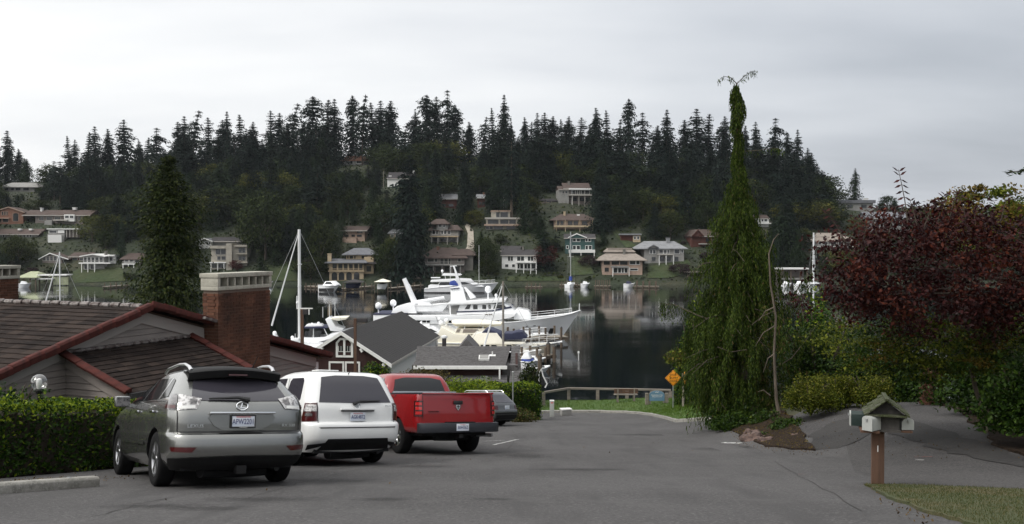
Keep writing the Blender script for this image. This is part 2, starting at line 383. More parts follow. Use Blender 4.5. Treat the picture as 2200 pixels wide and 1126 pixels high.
# road
kerbpx = [(1560, 903), (1500, 905), (1450, 908), (1420, 899), (1395, 893), (1370, 890), (1340, 888), (1290, 887), (1220, 887), (1160, 888), (1130, 890)]
kerb_pts = [road_hit(*p) for p in kerbpx]
kerb_pts[0].x = min(kerb_pts[0].x, 10.5)
road_r = [(3.8, -12), (4.2, 4), (4.5, 8.9), (4.8, 10.8), (5.2, 12.4), (5.6, 15), (6.6, 18), (7.2, 19.8), (7.2, 22.5), (7.6, 27), (8.3, 33), (8.6, 36.5)]
road_l = [(-.4, 49.5), (-1.6, 45), (-2.6, 40), (-3.9, 32), (-4.9, 26), (-6.5, 17), (-8.0, 12.5), (-9.5, 8), (-11, 0), (-11, -12)]
road_out = road_r + [(p.x, p.y) for p in kerb_pts] + road_l
road = sheet('road', road_out, .8, .006, M['asphalt'])
drive_out = [(4.0, 12.6), (4.75, 12.45), (6.4, 11.2), (9, 10.0), (16, 7.6), (18, 10.9), (11.2, 13.0), (9.1, 14.3), (9.5, 17), (11.9, 23.5), (13.5, 28.2), (13.6, 33), (11.4, 33), (11.2, 28.8), (9.2, 28.2), (7.2, 25.6), (6.4, 22), (6.2, 19.6), (5.0, 17.5)]
drive = sheet('driveway', drive_out, .7, 0, M['asphalt_drive'])
pt = lambda px, py: tuple(road_hit(px, py)[:2])
sheet('driveway_shade', rough([pt(*q) for q in [(1742, 968), (1735, 938), (1790, 907), (1850, 894), (1960, 905), (2060, 935), (2130, 958), (2200, 985), (2200, 1006), (2120, 992), (2010, 965), (1930, 937), (1880, 925), (1850, 945), (1800, 965)]], .07, .4), .6, .012, M['asphalt_shade'])  # tree shade on the driveway, painted as a darker sheet
# kerb along the lawn
def ribbon(name, pts, w, h, m, z0=-.03):
    g = MB(); prof = [(0, z0), (0, h-.02), (.02, h), (w, h), (w, z0)]; P = []
    for i, p in enumerate(pts):
        a, b = pts[max(i-1, 0)], pts[min(i+1, len(pts)-1)]; d = Vector((b.x-a.x, b.y-a.y, 0)).normalized(); n = Vector((d.y, -d.x, 0))
        P.append([Vector((p.x, p.y, float(gz(p.x, p.y)))) + n*q[0] + Vector((0, 0, q[1])) for q in prof])
    g.grid(P); o = g.build(name, m); o['kind'] = 'structure'; return o
def dense(pts, k=4):
    out = []
    for i in range(len(pts)-1):
        for j in range(k): out.append(pts[i].lerp(pts[i+1], j/k))
    return out + [pts[-1]]
ribbon('kerb', dense(kerb_pts), .18, .14, M['kerb'])
lawn_out = [(p.x + .1*(1 if p.x > 7 else .2), p.y + .17) for p in kerb_pts][::-1]
lawn_out = [(-1.5, 56)] + lawn_out + [(13, 43.5), (13, 58), (9, 60.2), (2, 60.2), (-1.5, 59.2)]
sheet('lawn', lawn_out, .9, .11, M['lawn'], skirt=.15)
# island of soil under the weeping tree, verge by the mailbox
sheet('planting_bed', rough([pt(*q) for q in [(1540, 912), (1590, 935), (1640, 958), (1700, 968), (1752, 970), (1720, 925), (1690, 888), (1640, 880)]], .06, .4), .5, .05, M['soil'], skirt=.1)
sheet('shrub_bed', rough([(8.75, 14.1), (11, 12.7), (18, 10.7), (26, 10.5), (26, 34), (13.2, 34), (13.1, 28.2), (11.5, 23.5), (9.05, 17)], .07, .5), .8, .045, M['soil'], skirt=.1)
M['verge'] = mat('verge', (.050, .060, .018), .95, noise=[(1.2, (.095, .075, .032), .45, .62), (9, (.035, .045, .012), .45, .7)], bump=(40, 1, .03))
verge_out = [(3.75, 4), (4.03, 8.9), (4.38, 10.8), (4.72, 12.3), (5.2, 12.2), (6.4, 11.55), (9, 10.35), (16, 7.9), (16, 4)]
sheet('grass_verge', rough(verge_out, .035, .22), .5, .04, M['verge'], skirt=.1)
def inside(poly, P):
    x, y = P[:, 0], P[:, 1]; c = np.zeros(len(P), bool); n = len(poly)
    for i in range(n):
        x1, y1 = poly[i]; x2, y2 = poly[i-1]
        k = ((y1 > y) != (y2 > y)) & (x < (x2-x1)*(y-y1)/(y2-y1+1e-12)+x1); c ^= k
    return c
def blades(name, poly, n, h, m, label, dz=.0, w=.006):
    xs, ys = [p[0] for p in poly], [p[1] for p in poly]
    P = RNG.uniform((min(xs), min(ys)), (max(xs), max(ys)), (n, 2)); P = P[inside(poly, P)]; n = len(P)
    z = gz(P[:, 0], P[:, 1]) + dz; B = np.column_stack([P, z]); a = RNG.uniform(0, 2*pi, n); hh = h*RNG.uniform(.4, 1.2, n)
    lean = RNG.normal(0, .35, (n, 2))*hh[:, None]; d = np.column_stack([np.cos(a), np.sin(a), np.zeros(n)])*w
    V = np.stack([B-d, B+d, B+np.column_stack([lean, hh])], 1)
    o = link_mesh(name, quads_mesh(name, V, m)); tag(o, label, 'grass', kind='stuff'); return o
M['blade'] = leafmat('blade', (.04, .085, .010), (.10, .15, .022), 1.3, .3)
M['blade_dry'] = leafmat('blade_dry', (.032, .050, .011), (.125, .105, .036), 1.9, .3)
blades('grass', [(3.9, 6), (4.05, 8.9), (4.4, 10.8), (4.72, 12.35), (5.2, 12.25), (6.4, 11.6), (8, 10.8), (8, 6)], 60000, .045, M['blade_dry'], 'short yellowish grass on the verge beside the mailbox post', .02, .004)
blades('grass', lawn_out, 60000, .10, M['blade'], 'mown green lawn above the water at the street end', .10, .012)
# cracks and joints in the asphalt
def crack(pxs, w, m='seam'):
    P = [road_hit(*q) for q in pxs]; P = dense(P, 6); rows = []
    for i, p in enumerate(P):
        a, b = P[max(i-1, 0)], P[min(i+1, len(P)-1)]; d = Vector((b.x-a.x, b.y-a.y, 0)).normalized(); n = Vector((-d.y, d.x, 0)); o_ = n*RNG.normal(0, .02); ww = w*RNG.uniform(.5, 1.3)
        rows.append([Vector((q.x, q.y, float(gz(q.x, q.y))+.011)) for q in (p+o_-n*ww/2, p+o_+n*ww/2)])
    g = MB(); g.grid(rows); o = g.build('asphalt_crack', M[m], fix=False); o['kind'] = 'structure'
crack([(1600, 948), (1640, 975), (1690, 1008), (1760, 1046), (1850, 1100)], .014); crack([(200, 1112), (300, 1085), (420, 1062), (520, 1052)], .014); crack([(520, 1078), (640, 1040), (760, 1012), (860, 998)], .014); crack([(1100, 925), (1110, 940), (1090, 965)], .015); crack([(620, 1020), (760, 1005), (840, 1001)], .02)
# oil and damp stains, litter at the edges
def stain_mat():
    m = bpy.data.materials.new('stain'); m.use_nodes = True; t = m.node_tree; l = t.links.new; b = t.nodes['Principled BSDF']; b.inputs['Base Color'].default_value = (.022, .021, .021, 1); b.inputs['Roughness'].default_value = .8; b.inputs['Specular IOR Level'].default_value = .2
    tc = t.nodes.new('ShaderNodeTexCoord'); ln = t.nodes.new('ShaderNodeVectorMath'); ln.operation = 'LENGTH'; l(tc.outputs['Object'], ln.inputs[0]); n = t.nodes.new('ShaderNodeTexNoise'); n.inputs['Scale'].default_value = 3.5; n.inputs['Detail'].default_value = 6; l(tc.outputs['Object'], n.inputs['Vector'])
    a = t.nodes.new('ShaderNodeMath'); a.operation = 'SUBTRACT'; l(n.outputs[0], a.inputs[0]); l(ln.outputs['Value'], a.inputs[1]); r = t.nodes.new('ShaderNodeMapRange'); l(a.outputs[0], r.inputs[0]); r.inputs[1].default_value = -.35; r.inputs[2].default_value = .25; r.inputs[3].default_value = 0; r.inputs[4].default_value = .28; l(r.outputs[0], b.inputs['Alpha']); return m
M['stain'] = stain_mat()
for px, py, sx, sy in ((700, 1035, 1.1, .7), (900, 1003, 1.0, .8), (560, 1075, .9, .5), (450, 1095, .6, .4), (1120, 980, .8, 1.6), (820, 1075, .5, .35), (1250, 1010, 1.2, .5), (1060, 1075, .35, .25), (1380, 935, 1.5, 1.0), (330, 1090, .8, .4), (1560, 965, 1.2, 1.4)):
    p = road_hit(px, py); g = MB(); n_ = 10; P = [[((i/n_*2-1)*1.2, (j/n_*2-1)*1.2) for i in range(n_+1)] for j in range(n_+1)]
    g.grid([[(x, y, (float(gz(p.x+x*sx, p.y+y*sy))-p.z+.010)) for x, y in r] for r in P]); o = g.build('asphalt_stain', M['stain'], fix=False); o.location = p; o.scale = (sx, sy, 1); o['kind'] = 'structure'
def litter(pxs, n, spread):
    P = dense([road_hit(*q) for q in pxs], 8); P = np.array([P[i] for i in RNG.integers(0, len(P), n)]); P[:, :2] += RNG.normal(0, spread, (n, 2)); P[:, 2] = gz(P[:, 0], P[:, 1])+.02; return P
LT = np.concatenate([litter([(1560, 915), (1600, 945), (1650, 962), (1750, 975)], 500, .22), litter([(1880, 1050), (1930, 1090), (1990, 1126)], 90, .08), litter([(0, 1040), (120, 1030), (250, 1030)], 220, .25), litter([(1100, 905), (1130, 893), (1250, 890), (1400, 895), (1450, 910)], 260, .2), litter([(600, 1060), (1100, 960), (1500, 960)], 60, 1.6), litter([(1700, 900), (1800, 930), (2000, 960), (2150, 960)], 260, .8)])
# road paint
def paint(px0, px1, w, m, name='road_marking'):
    a, b = road_hit(*px0), road_hit(*px1); d = Vector((b.x-a.x, b.y-a.y, 0)).normalized(); n = Vector((-d.y, d.x, 0))*w/2
    q = [a-n, b-n, b+n, a+n]; g = MB(); g.quad(*[(p.x, p.y, float(gz(p.x, p.y))+.014) for p in q]); o = g.build(name, m, fix=False); o['kind'] = 'structure'
paint((1552, 952), (1592, 953), .16, M['white_line'])
paint((1060, 957), (1112, 945), .10, M['white_line']); paint((1040, 949), (1085, 947), .07, M['white_line'])
paint((1715, 1021), (1730, 1021), .04, M['red_line']); paint((1965, 984), (2003, 983), .035, M['red_line']); paint((1967, 990), (1985, 990), .05, M['white_line'])

M['litter'] = leafmat('litter', (.045, .03, .016), (.13, .085, .032), 1.4, .1)
o = link_mesh('leaf_litter', quads_mesh('leaf_litter', leaves(LT, RNG.uniform(.02, .05, len(LT)), .6, 3), M['litter'])); tag(o, 'scattered dry leaves along the edges of the asphalt', 'leaf litter', kind='stuff')
# ---------------------------------------------------------------- far shore: houses
def hm(n, c, c2=None, r=.9, s=.8): c = tuple(k*.86 for k in c); M[n] = mat(n, c, r, spec=.2, noise=(s, c2 or tuple(k*.72 for k in c), .45, .7))
hm('stucco', (.50, .40, .27)); hm('pink', (.42, .31, .245)); hm('hconc', (.42, .39, .33)); hm('hwhite', (.72, .72, .70), (.62, .62, .6)); hm('hgreen', (.055, .105, .10))
hm('redwood', (.115, .05, .04)); hm('greybrown', (.20, .175, .16)); hm('shingle_grey', (.24, .24, .235)); hm('hgrey', (.30, .295, .28)); hm('brickred', (.26, .14, .10))
hm('r_grey', (.17, .175, .19)); hm('r_dark', (.062, .058, .060)); hm('r_brown', (.10, .075, .066)); hm('r_tan', (.30, .26, .225)); hm('r_lgrey', (.26, .265, .275)); hm('r_green', (.42, .45, .30)); hm('stone', (.20, .19, .17)); hm('path', (.40, .36, .30))
M['trim'] = mat('trim', (.70, .70, .68), .6)
M['trim_dim'] = mat('trim_dim', (.36, .34, .31), .7)
HOUSES = []; KEEP = []          # KEEP: photo rectangles that trees in front must leave open
class House:
    def __init__(s, name, label, short, cx, yb, yaw=0, box=None, cat='house', Y=None, keep=True):
        p = hill_hit(cx, yb) if Y is None else at(cx, yb, Y)
        s.Y = p.y; s.k = p.y/F; s.cx, s.yb = cx, yb; s.short = short; s.p = p
        s.e = thing(name, label, cat, p, yaw)
        s.box = box
        if box and keep: KEEP.append((*box, s.Y))
        HOUSES.append(s)
    def X(s, px): return (px-s.cx)*s.k
    def Z(s, py): return (s.yb-py)*s.k
    def wall(s, x0, x1, yt, yb, m, f=0, d=9, name='wall'):
        z0 = -3.0 if yb >= s.yb else s.Z(yb)
        MB().b2(s.X(x0), s.X(x1), f, f+d, z0, s.Z(yt)).build(name, M[m], s.e); return s
    def gx(s, x0, x1, ye, yr, m, f=0, d=9, ov=.6, name='roof'):
        a, b, ze, zr = s.X(x0)-ov*.5, s.X(x1)+ov*.5, s.Z(ye), s.Z(yr); c = f+d/2
        g = MB(); g.prism([(f-ov, ze-.1), (f-ov, ze+.12), (c, zr+.1), (f+d+ov, ze+.12), (f+d+ov, ze-.1), (c, zr-.15)], 'x', a, b)
        g.prism([(f+.02, ze-.12), (c, zr-.17), (f+d-.02, ze-.12)], 'x', a+ov*.6, b-ov*.6)
        g.build(name, M[m], s.e); MB().b2(a, b, f-ov-.05, f-ov-.005, ze-.16, ze+.1).build('fascia', M['trim_dim'], s.e); return s
    def gy(s, x0, x1, ye, yr, m, f=0, d=9, ov=.6, trim='trim', wall=None, xr=None):
        a, b, ze, zr = s.X(x0)-ov, s.X(x1)+ov, s.Z(ye), s.Z(yr); c = (a+b)/2 if xr is None else s.X(xr)
        g = MB(); g.prism([(a, ze-.1), (a, ze+.12), (c, zr+.1), (b, ze+.12), (b, ze-.1), (c, zr-.15)], 'y', f-ov+.06, f+d); g.build('roof', M[m], s.e)
        g = MB(); t = .3
        g.prism([(a, ze-.16), (a, ze+.14), (c, zr+.14), (b, ze+.14), (b, ze-.16), (c, zr-.2)], 'y', f-ov, f-ov+.055); g.build('bargeboard', M[trim], s.e)
        if wall: MB().prism([(a+ov, ze-.1), (c, zr-.2), (b-ov, ze-.1)], 'y', f, f+.3).build('gable_wall', M[wall], s.e)
        return s
    def hip(s, x0, x1, ye, yr, m, f=0, d=9, ov=.7, rx=.25):
        a, b, ze, zr = s.X(x0)-ov, s.X(x1)+ov, s.Z(ye), s.Z(yr); w = b-a; c = f+d/2
        v = [(a, f-ov, ze), (b, f-ov, ze), (b, f+d+ov, ze), (a, f+d+ov, ze), (a+w*rx, c, zr), (b-w*rx, c, zr)]
        v += [(p[0], p[1], ze-.22) for p in v[:4]]
        MB().add(v, [(0, 1, 5, 4), (1, 2, 5), (2, 3, 4, 5), (3, 0, 4), (6, 7, 1, 0), (7, 8, 2, 1), (8, 9, 3, 2), (9, 6, 0, 3), (9, 8, 7, 6)]).build('roof', M[m], s.e)
        return s
    def slab(s, x0, x1, yt, yb, m, f=-1.5, d=3, name='deck'):
        MB().b2(s.X(x0), s.X(x1), f, f+d, s.Z(yb), s.Z(yt)).build(name, M[m], s.e); return s
    def win(s, x0, x1, yt, yb, f=0, fr='trim', mull=0, arch=False):
        a, b, z0, z1 = s.X(x0), s.X(x1), s.Z(yb), s.Z(yt); t = .11
        g = MB(); y0, y1 = f-.09, f+.02
        g.b2(a-t, b+t, y0, y1, z1, z1+t); g.b2(a-t, b+t, y0-.03, y1, z0-t, z0); g.b2(a-t, a, y0+.01, y1, z0, z1); g.b2(b, b+t, y0+.01, y1, z0, z1)
        for i in range(mull): x = a+(b-a)*(i+1)/(mull+1); g.b2(x-.06, x+.06, y0+.02, y1, z0, z1)
        w = g.build('window', M[fr], s.e)
        g = MB()
        if arch:
            n = 8; r = (b-a)/2; poly = [(a, z0), (b, z0)] + [((a+b)/2+r*cos(pi*i/n), z1-r*.8+r*.8*sin(pi*i/n)) for i in range(n+1)]
            g.prism(poly, 'y', f-.03, f+.01)
        else: g.b2(a, b, f-.04, f+.01, z0, z1)
        g.build('pane', M['window'], w); return s
    def wins(s, xs, yt, yb, f=0, fr='trim', **k):
        for a, b in xs: s.win(a, b, yt, yb, f, fr, **k)
        return s
    def posts(s, xs, yt, yb, f=-1.4, m='trim', w=.2):
        for x in xs:
            z0 = -3 if yb >= s.yb else s.Z(yb)
            MB().b2(s.X(x)-w/2, s.X(x)+w/2, f-w/2, f+w/2, z0, s.Z(yt)).build('post', M[m], s.e)
        return s
    def rail(s, x0, x1, yt, yb, f=-1.45, m='trim', solid=False):
        a, b, z0, z1 = s.X(x0), s.X(x1), s.Z(yb), s.Z(yt); g = MB(); g.b2(a, b, f-.04, f+.04, z1-.1, z1)
        if solid: g.b2(a, b, f-.02, f+.02, z0, z1-.1)
        else:
            n = max(2, int((b-a)/.35))
            for i in range(n+1): x = a+(b-a)*i/n; g.b2(x-.025, x+.025, f-.02, f+.02, z0, z1-.1)
        g.build('railing', M[m], s.e); return s
    def chim(s, x0, x1, yt, yb, m='hconc', f=3, d=1.2):
        MB().b2(s.X(x0), s.X(x1), f, f+d, s.Z(yb), s.Z(yt)).b2(s.X(x0)-.1, s.X(x1)+.1, f-.1, f+d+.1, s.Z(yt), s.Z(yt)+.2).build('chimney', M[m], s.e); return s
# tan villa with arcade
h = House('villa', 'tan stucco villa with ground-floor arches and grey hipped roofs at the far shore', 'arched tan villa', 752, 602, .08, (700, 530, 806, 603))
h.wall(708, 781, 566, 602, 'stucco', 0, 10).wall(781, 801, 552, 602, 'stucco', 2.2, 8).wall(742, 802, 547, 560, 'stucco', 3.2, 7)
h.wins([(713, 725), (728, 740), (744, 756), (760, 772)], 585, 602, 0, 'stucco', arch=True)
h.wins([(715, 724), (727, 736), (739, 747), (750, 758), (761, 769), (771.5, 779)], 567, 580, 0, 'stucco').rail(708, 781, 577, 582, -.5, 'stucco').slab(706, 783, 581.5, 583.5, 'stucco', -.6, .9)
h.hip(704, 784, 564, 556, 'r_grey', -.2, 9, .8, .1).wins([(744, 747), (749, 757), (759, 762), (775, 788)], 550, 556, 3.2, 'stucco').hip(738, 806, 547, 533, 'r_grey', 3, 8, .8, .3).hip(776, 806, 566, 560, 'r_dark', 1.6, 4, .5, .2)
h.chim(704, 712, 546, 575, 'stucco', .5, 1.4).wins([(786, 796)], 572, 584, 2.2, 'stucco')
h = House('hillside_house', 'small pinkish house with large dark windows above the tan villa', 'small pinkish house', 760, 518, -.1, (733, 484, 788, 519))
h.wall(737, 784, 495, 518, 'pink', 0, 8).gx(735, 788, 496, 486, 'r_brown', 0, 8, 1).wins([(739, 749), (755, 763), (767, 778)], 504, 509, 0, 'pink').wins([(767, 779)], 496.5, 501, 0, 'pink').wall(737, 768, 511, 518, 'pink', -1.2, 1.5, 'balcony')
# concrete apartment block
h = House('apartment_block', 'pale concrete three-storey block with a tall blank stair tower by the far shore', 'concrete block', 490, 577, .12, (424, 508, 532, 580))
h.wall(455, 487, 529, 577, 'hconc', 0, 11).wall(487, 499, 523, 577, 'hconc', -.9, 10, 'stair_tower').wall(499, 529, 527, 577, 'hconc', .6, 10)
for a, b, yt, yb_ in ((465, 474, 535.5, 546), (475.5, 485, 535.5, 546), (468, 474, 551, 558), (477, 485, 551, 558), (457, 466, 567, 575), (470, 484, 567, 575)): h.win(a, b, yt, yb_, 0, 'hgrey')
h.wins([(512, 518), (519.5, 525)], 533, 543, .6, 'hgrey').wins([(512, 518), (519.5, 525)], 551, 559, .6, 'hgrey').slab(452, 487, 563, 565, 'trim', -1.4, 1.4).slab(507, 531, 544.5, 546.5, 'hconc', -.8, 1.4, 'balcony').slab(507, 531, 563, 565.5, 'hconc', -.8, 1.4, 'balcony').slab(453, 488, 528, 534, 'hconc', -.8, 1.2, 'parapet').slab(504, 530, 526, 530.5, 'hconc', -.3, 1.2, 'parapet').posts([456, 470, 483], 565, 577, -1.2).rail(464, 486, 547, 549.5, -.5, 'hgrey').rail(464, 486, 558, 561, -.5, 'hgrey')
h = House('hillside_house', 'white-gabled grey-roofed house half hidden behind the concrete block', 'white-gabled house', 455, 527, 0, (425, 509, 520, 528), Y=300)
h.wall(426, 454, 518, 527, 'hwhite', 0, 8).gy(426, 454, 519, 512, 'r_grey', 0, 8, .6, 'trim', 'hgrey').wall(454, 516, 519, 527, 'hgrey', 1.5, 6).gx(452, 520, 519, 510, 'r_dark', 1, 7).wins([(444, 446.5), (448.5, 452)], 520, 526)
# white flat-roofed house at left
h = House('modern_house', 'white modern house with shallow gable roof and full-width deck near the left shore', 'white shallow-gabled house', 205, 580, .05, (171, 542, 242, 582))
h.wall(179, 224, 551, 580, 'hgrey', 0, 8).gy(176, 226, 551, 546, 'trim', -.6, 10, .3, 'trim', 'hgrey').wins([(181, 187), (189, 195), (197, 203), (205, 212), (214, 221)], 553, 563, 0, 'trim').wall(224, 240, 549, 580, 'hwhite', 3, 7).slab(174, 240, 564, 566.5, 'trim', -1.5, 1.6).rail(174, 226, 559, 564, -1.4, 'hgrey').posts([180, 193, 207], 566.5, 580).wins([(182, 191), (195, 205)], 569, 578, 0).wins([(228, 234)], 553, 561, 3).slab(222, 240, 548, 550.5, 'trim', 2, 8, 'roof').chim(216, 220, 541, 548, 'stone', 3)
h = House('timber_house', 'dark timber house with white-edged gable near the left shore', 'dark white-edged gable house', 112, 566, -.05, (82, 540, 186, 568))
h.wall(90, 134, 555, 566, 'greybrown', 0, 9).gy(88, 146, 557, 544, 'r_brown', 0, 9, .6, 'trim', 'greybrown', xr=109).wins([(92, 98), (100, 106), (108, 114), (116, 122), (124, 129)], 551, 560, 0, 'trim_dim').wall(146, 184, 552, 566, 'redwood', 2, 7).gx(144, 187, 552, 543, 'r_brown', 2, 7).wins([(150, 160), (166, 174)], 555, 560, 2, 'trim_dim')
h = House('hillside_house', 'brown-roofed house with white deck left of the large near conifer', 'white-decked house', 286, 570, .1, (262, 542, 318, 572))
h.wall(266, 304, 558, 570, 'greybrown', 0, 8).hip(264, 306, 557, 544, 'r_brown', 0, 8, .8, .2).slab(266, 292, 566, 568.5, 'trim', -1.4, 1.6).rail(266, 292, 562, 566, -1.3).wins([(269, 276), (279, 286), (290, 300)], 558.5, 564).posts([268, 279, 290], 568.5, 570)
# upper left row
h = House('brick_house', 'pinkish brick house with arched window at the far left edge', 'brick house with arched window', 22, 481, .08, (-12, 443, 52, 482))
h.wall(-12, 49, 457, 481, 'brickred', 0, 9).gy(-14, 50, 457, 445, 'r_brown', 0, 9, .5, 'pink', 'brickred', xr=20).wins([(5, 8), (10, 13), (14.5, 17)], 455, 462, 0, 'pink').win(28, 39, 458, 475, 0, 'pink', arch=True).wins([(-6, 4), (7, 18)], 470, 477, 0, 'pink').slab(-12, 21, 468, 470, 'pink', -.7, .8, 'balcony')
h = House('long_house', 'long low brown-roofed house with a white bay window at the upper left', 'long brown-roofed house', 130, 481, 0, (72, 449, 196, 482))
h.wall(76, 178, 463, 481, 'greybrown', 0, 9).gx(52, 194, 463, 451, 'r_brown', 0, 9, .8).wall(141, 163, 461, 476, 'hwhite', -1, 2, 'bay').wins([(143, 151), (153, 161)], 463.5, 469, -1).wins([(84, 94), (100, 112), (118, 130), (168, 176)], 466, 473, 0, 'trim_dim').slab(120, 150, 472, 474.5, 'trim_dim', -2, 2).wall(100, 116, 474, 481, 'hgrey', -1.5, 1.6, 'terrace_wall').chim(77, 81, 447, 456, 'hwhite').chim(147, 154, 446, 450, 'hwhite')
h = House('long_house', 'low house with dark brown roof and two white roof lights behind the left chimney', 'house with two white roof lights', 40, 510, 0, (-12, 490, 86, 511))
h.wall(-12, 80, 503, 510, 'hgrey', 0, 8).gx(-14, 84, 504, 492, 'r_brown', 0, 8, .8).wins([(1, 4), (6, 10), (50, 55), (58, 62), (64, 68)], 504, 509)
for a in (34, 58): MB().b2(h.X(a), h.X(a+6), 1.2, 2.4, h.Z(494.5), h.Z(491)).build('roof_light', M['trim'], h.e)
h = House('garage_house', 'white flat-roofed house over a white garage door in the left hillside', 'white garage house', 138, 518, 0, (101, 489, 172, 520))
h.wall(104, 140, 493, 503, 'hgrey', 0, 7).slab(102, 171, 491, 493, 'trim', -.5, 8, 'roof').wall(125, 139, 494, 501, 'hwhite', -.25, .4, 'panel').win(106, 122, 495.5, 500.5).wall(141, 170, 494, 510, 'greybrown', 1, 6).posts([144, 151, 158, 166], 493, 510, -.2, 'trim_dim').wall(107, 136, 505, 518, 'hwhite', -1.2, 6, 'garage_door').wall(104, 140, 503, 518, 'hgrey', -.6, 7)
h = House('hillside_house', 'faint grey house among bushes high at the far left', 'faint grey house', 40, 412, 0, (2, 390, 82, 413))
h.wall(6, 74, 402, 412, 'hgrey', 0, 8).hip(2, 80, 402, 391, 'hgrey', 0, 8, .8, .2).wins([(10, 18), (24, 30), (34, 44), (50, 62)], 403.5, 409, 0, 'hgrey')
# centre
h = House('hillside_house', 'bright white house with dark roof high in the middle of the woods', 'white house high in the woods', 860, 404, -.06, (826, 365, 892, 402))
h.wall(832, 886, 384, 404, 'hwhite', 0, 8).gx(832, 886, 384, 369, 'r_dark', 0, 8, .4).chim(884, 887, 366, 374, 'hwhite', 3, 1).wins([(858, 864), (868, 873), (876, 880)], 387, 391).wins([(842, 846), (848, 852), (856, 860), (864, 868), (874, 878)], 395, 401)
MB().b2(h.X(834), h.X(840), 1.0, 2.2, h.Z(381), h.Z(377)).build('roof_light', M['trim'], h.e)
h = House('cabin', 'red-brown timber house with pale grey roof left of the tall firs', 'left red-brown timber house', 962, 447, .05, (942, 412, 984, 447)); h.wall(945, 981, 427, 447, 'redwood', 0, 8).gx(943, 982, 428, 416, 'r_lgrey', 0, 8, .5).wins([(950, 958), (964, 974)], 438, 444, 0, 'redwood')
h = House('cabin', 'narrow red-brown timber house with brick chimney right of the tall firs', 'narrow red-brown house', 1033, 447, .05, (1024, 412, 1044, 447)); h.wall(1026, 1042, 427, 447, 'redwood', 0, 7).gx(1024, 1042, 426, 417, 'r_lgrey', 0, 7, .4).chim(1038, 1041, 414, 422, 'brickred').wins([(1029, 1034), (1036, 1040)], 434, 440, 0, 'redwood')
h = House('terraced_house', 'grey three-tier flat-roofed house with wide dark windows beside a flagpole', 'three-tier flat-roofed house', 1078, 493, .06, (1038, 450, 1123, 494))
h.wall(1057, 1097, 453, 468, 'hconc', 3, 7).slab(1056, 1098, 451.5, 454, 'pink', 2.6, 7.6, 'roof').wall(1045, 1112, 471, 493, 'hconc', 0, 8).wins([(1067, 1074), (1076, 1092)], 456, 466, 3, 'hgrey').wins([(1048, 1071), (1075, 1092), (1094, 1108)], 472.5, 481, 0, 'hconc').slab(1042, 1122, 467.5, 471, 'trim_dim', -1, 4, 'terrace').slab(1040, 1122, 482, 485.5, 'pink', -1.4, 2, 'balcony').wins([(1044, 1050), (1052, 1058), (1062, 1080), (1088, 1106)], 486.5, 492, 0, 'hgrey').posts([1046, 1072, 1110], 471, 482, -.9, 'hconc')
h = House('hillside_house', 'tan two-storey house with hipped grey roof beside the pale hillside path', 'tan hip-roofed house by the path', 952, 521, -.05, (920, 470, 988, 522))
h.wall(925, 985, 493, 521, 'hgrey', 0, 9).wall(938, 962, 480, 496, 'hgrey', -.3, 6).hip(926, 961, 481, 470, 'r_brown', -.3, 6, .7, .3).hip(922, 940, 495, 484, 'r_brown', 0, 8, .6, .3).hip(960, 987, 494, 483, 'r_brown', 0, 8, .6, .3).wins([(943, 949), (952, 957)], 482, 488, -.3).wins([(929, 935), (937, 941), (948, 952), (954, 959), (962, 968)], 496, 503).slab(924, 986, 507, 509.5, 'stucco', -1.6, 1.7).rail(926, 986, 504, 507, -1.5, 'hgrey').posts([928, 942, 962, 984], 509.5, 521, -1.4, 'trim_dim').wins([(931, 940), (946, 958), (966, 978)], 511, 519, 0, 'greybrown')
h = House('shore_house', 'large grey-brown two-storey house with hipped roof and deck behind the yachts', 'large grey-brown house', 963, 587, 0, (906, 528, 1020, 588))
h.wall(911, 998, 553, 587, 'greybrown', 0, 11).wall(998, 1016, 549, 587, 'stone', 1, 9).hip(907, 1000, 554, 532, 'r_brown', 0, 11, .9, .28).hip(975, 1018, 548, 535, 'r_brown', 1, 9, .7, .3).wins([(919, 932), (934, 940)], 556, 563, 0, 'trim_dim').wins([(946, 953), (955, 962), (964, 968)], 556, 567, 0, 'trim_dim').wins([(984, 990)], 556, 562, 0, 'trim_dim').slab(911, 998, 567.5, 570, 'hgrey', -2, 2.1).rail(911, 998, 562, 567.5, -1.9, 'hgrey').posts([913, 932, 951, 971, 990], 570, 587, -1.7, 'hgrey').wins([(918, 930), (936, 948), (955, 967), (974, 986)], 573, 584, 0, 'greybrown').chim(936, 941, 531, 545, 'brickred', 4)
h = House('shore_house', 'white two-storey house with dark roof and square windows right of the yachts', 'white square-windowed house', 1115, 580, -.1, (1070, 528, 1155, 580))
h.wall(1078, 1153, 548, 580, 'hwhite', 0, 8).gx(1077, 1154, 549, 537, 'r_dark', 0, 8, .5).wall(1072, 1100, 540, 560, 'hgrey', 7, 6).gx(1070, 1112, 540, 529, 'r_dark', 7, 6, .5).wins([(1091, 1102), (1111, 1126), (1134, 1146)], 551, 560.5, 0, mull=1).wins([(1085, 1092), (1100, 1106)], 568, 574).wins([(1112, 1116), (1118, 1124), (1127, 1132), (1134, 1140), (1142, 1150)], 567, 577).posts([1110, 1126, 1141, 1153], 564, 580, -1.5).slab(1109, 1154, 562.5, 564.5, 'trim', -1.8, 1.9, 'porch_roof').chim(1120, 1123, 530, 538, 'stone')
h = House('cottage', 'small grey-roofed cottage above the dark bushes behind the canopied boat lift', 'small grey-roofed cottage', 850, 515, 0, (834, 490, 866, 516)); h.wall(837, 863, 501, 515, 'pink', 0, 6).hip(836, 865, 501, 492, 'r_lgrey', 0, 6, .5, .2).wins([(840, 846), (850, 857)], 504, 510)
h = House('hillside_house', 'tall grey house with white-edged balcony on the upper right hillside', 'grey white-balconied house', 1236, 440, .08, (1196, 388, 1274, 441))
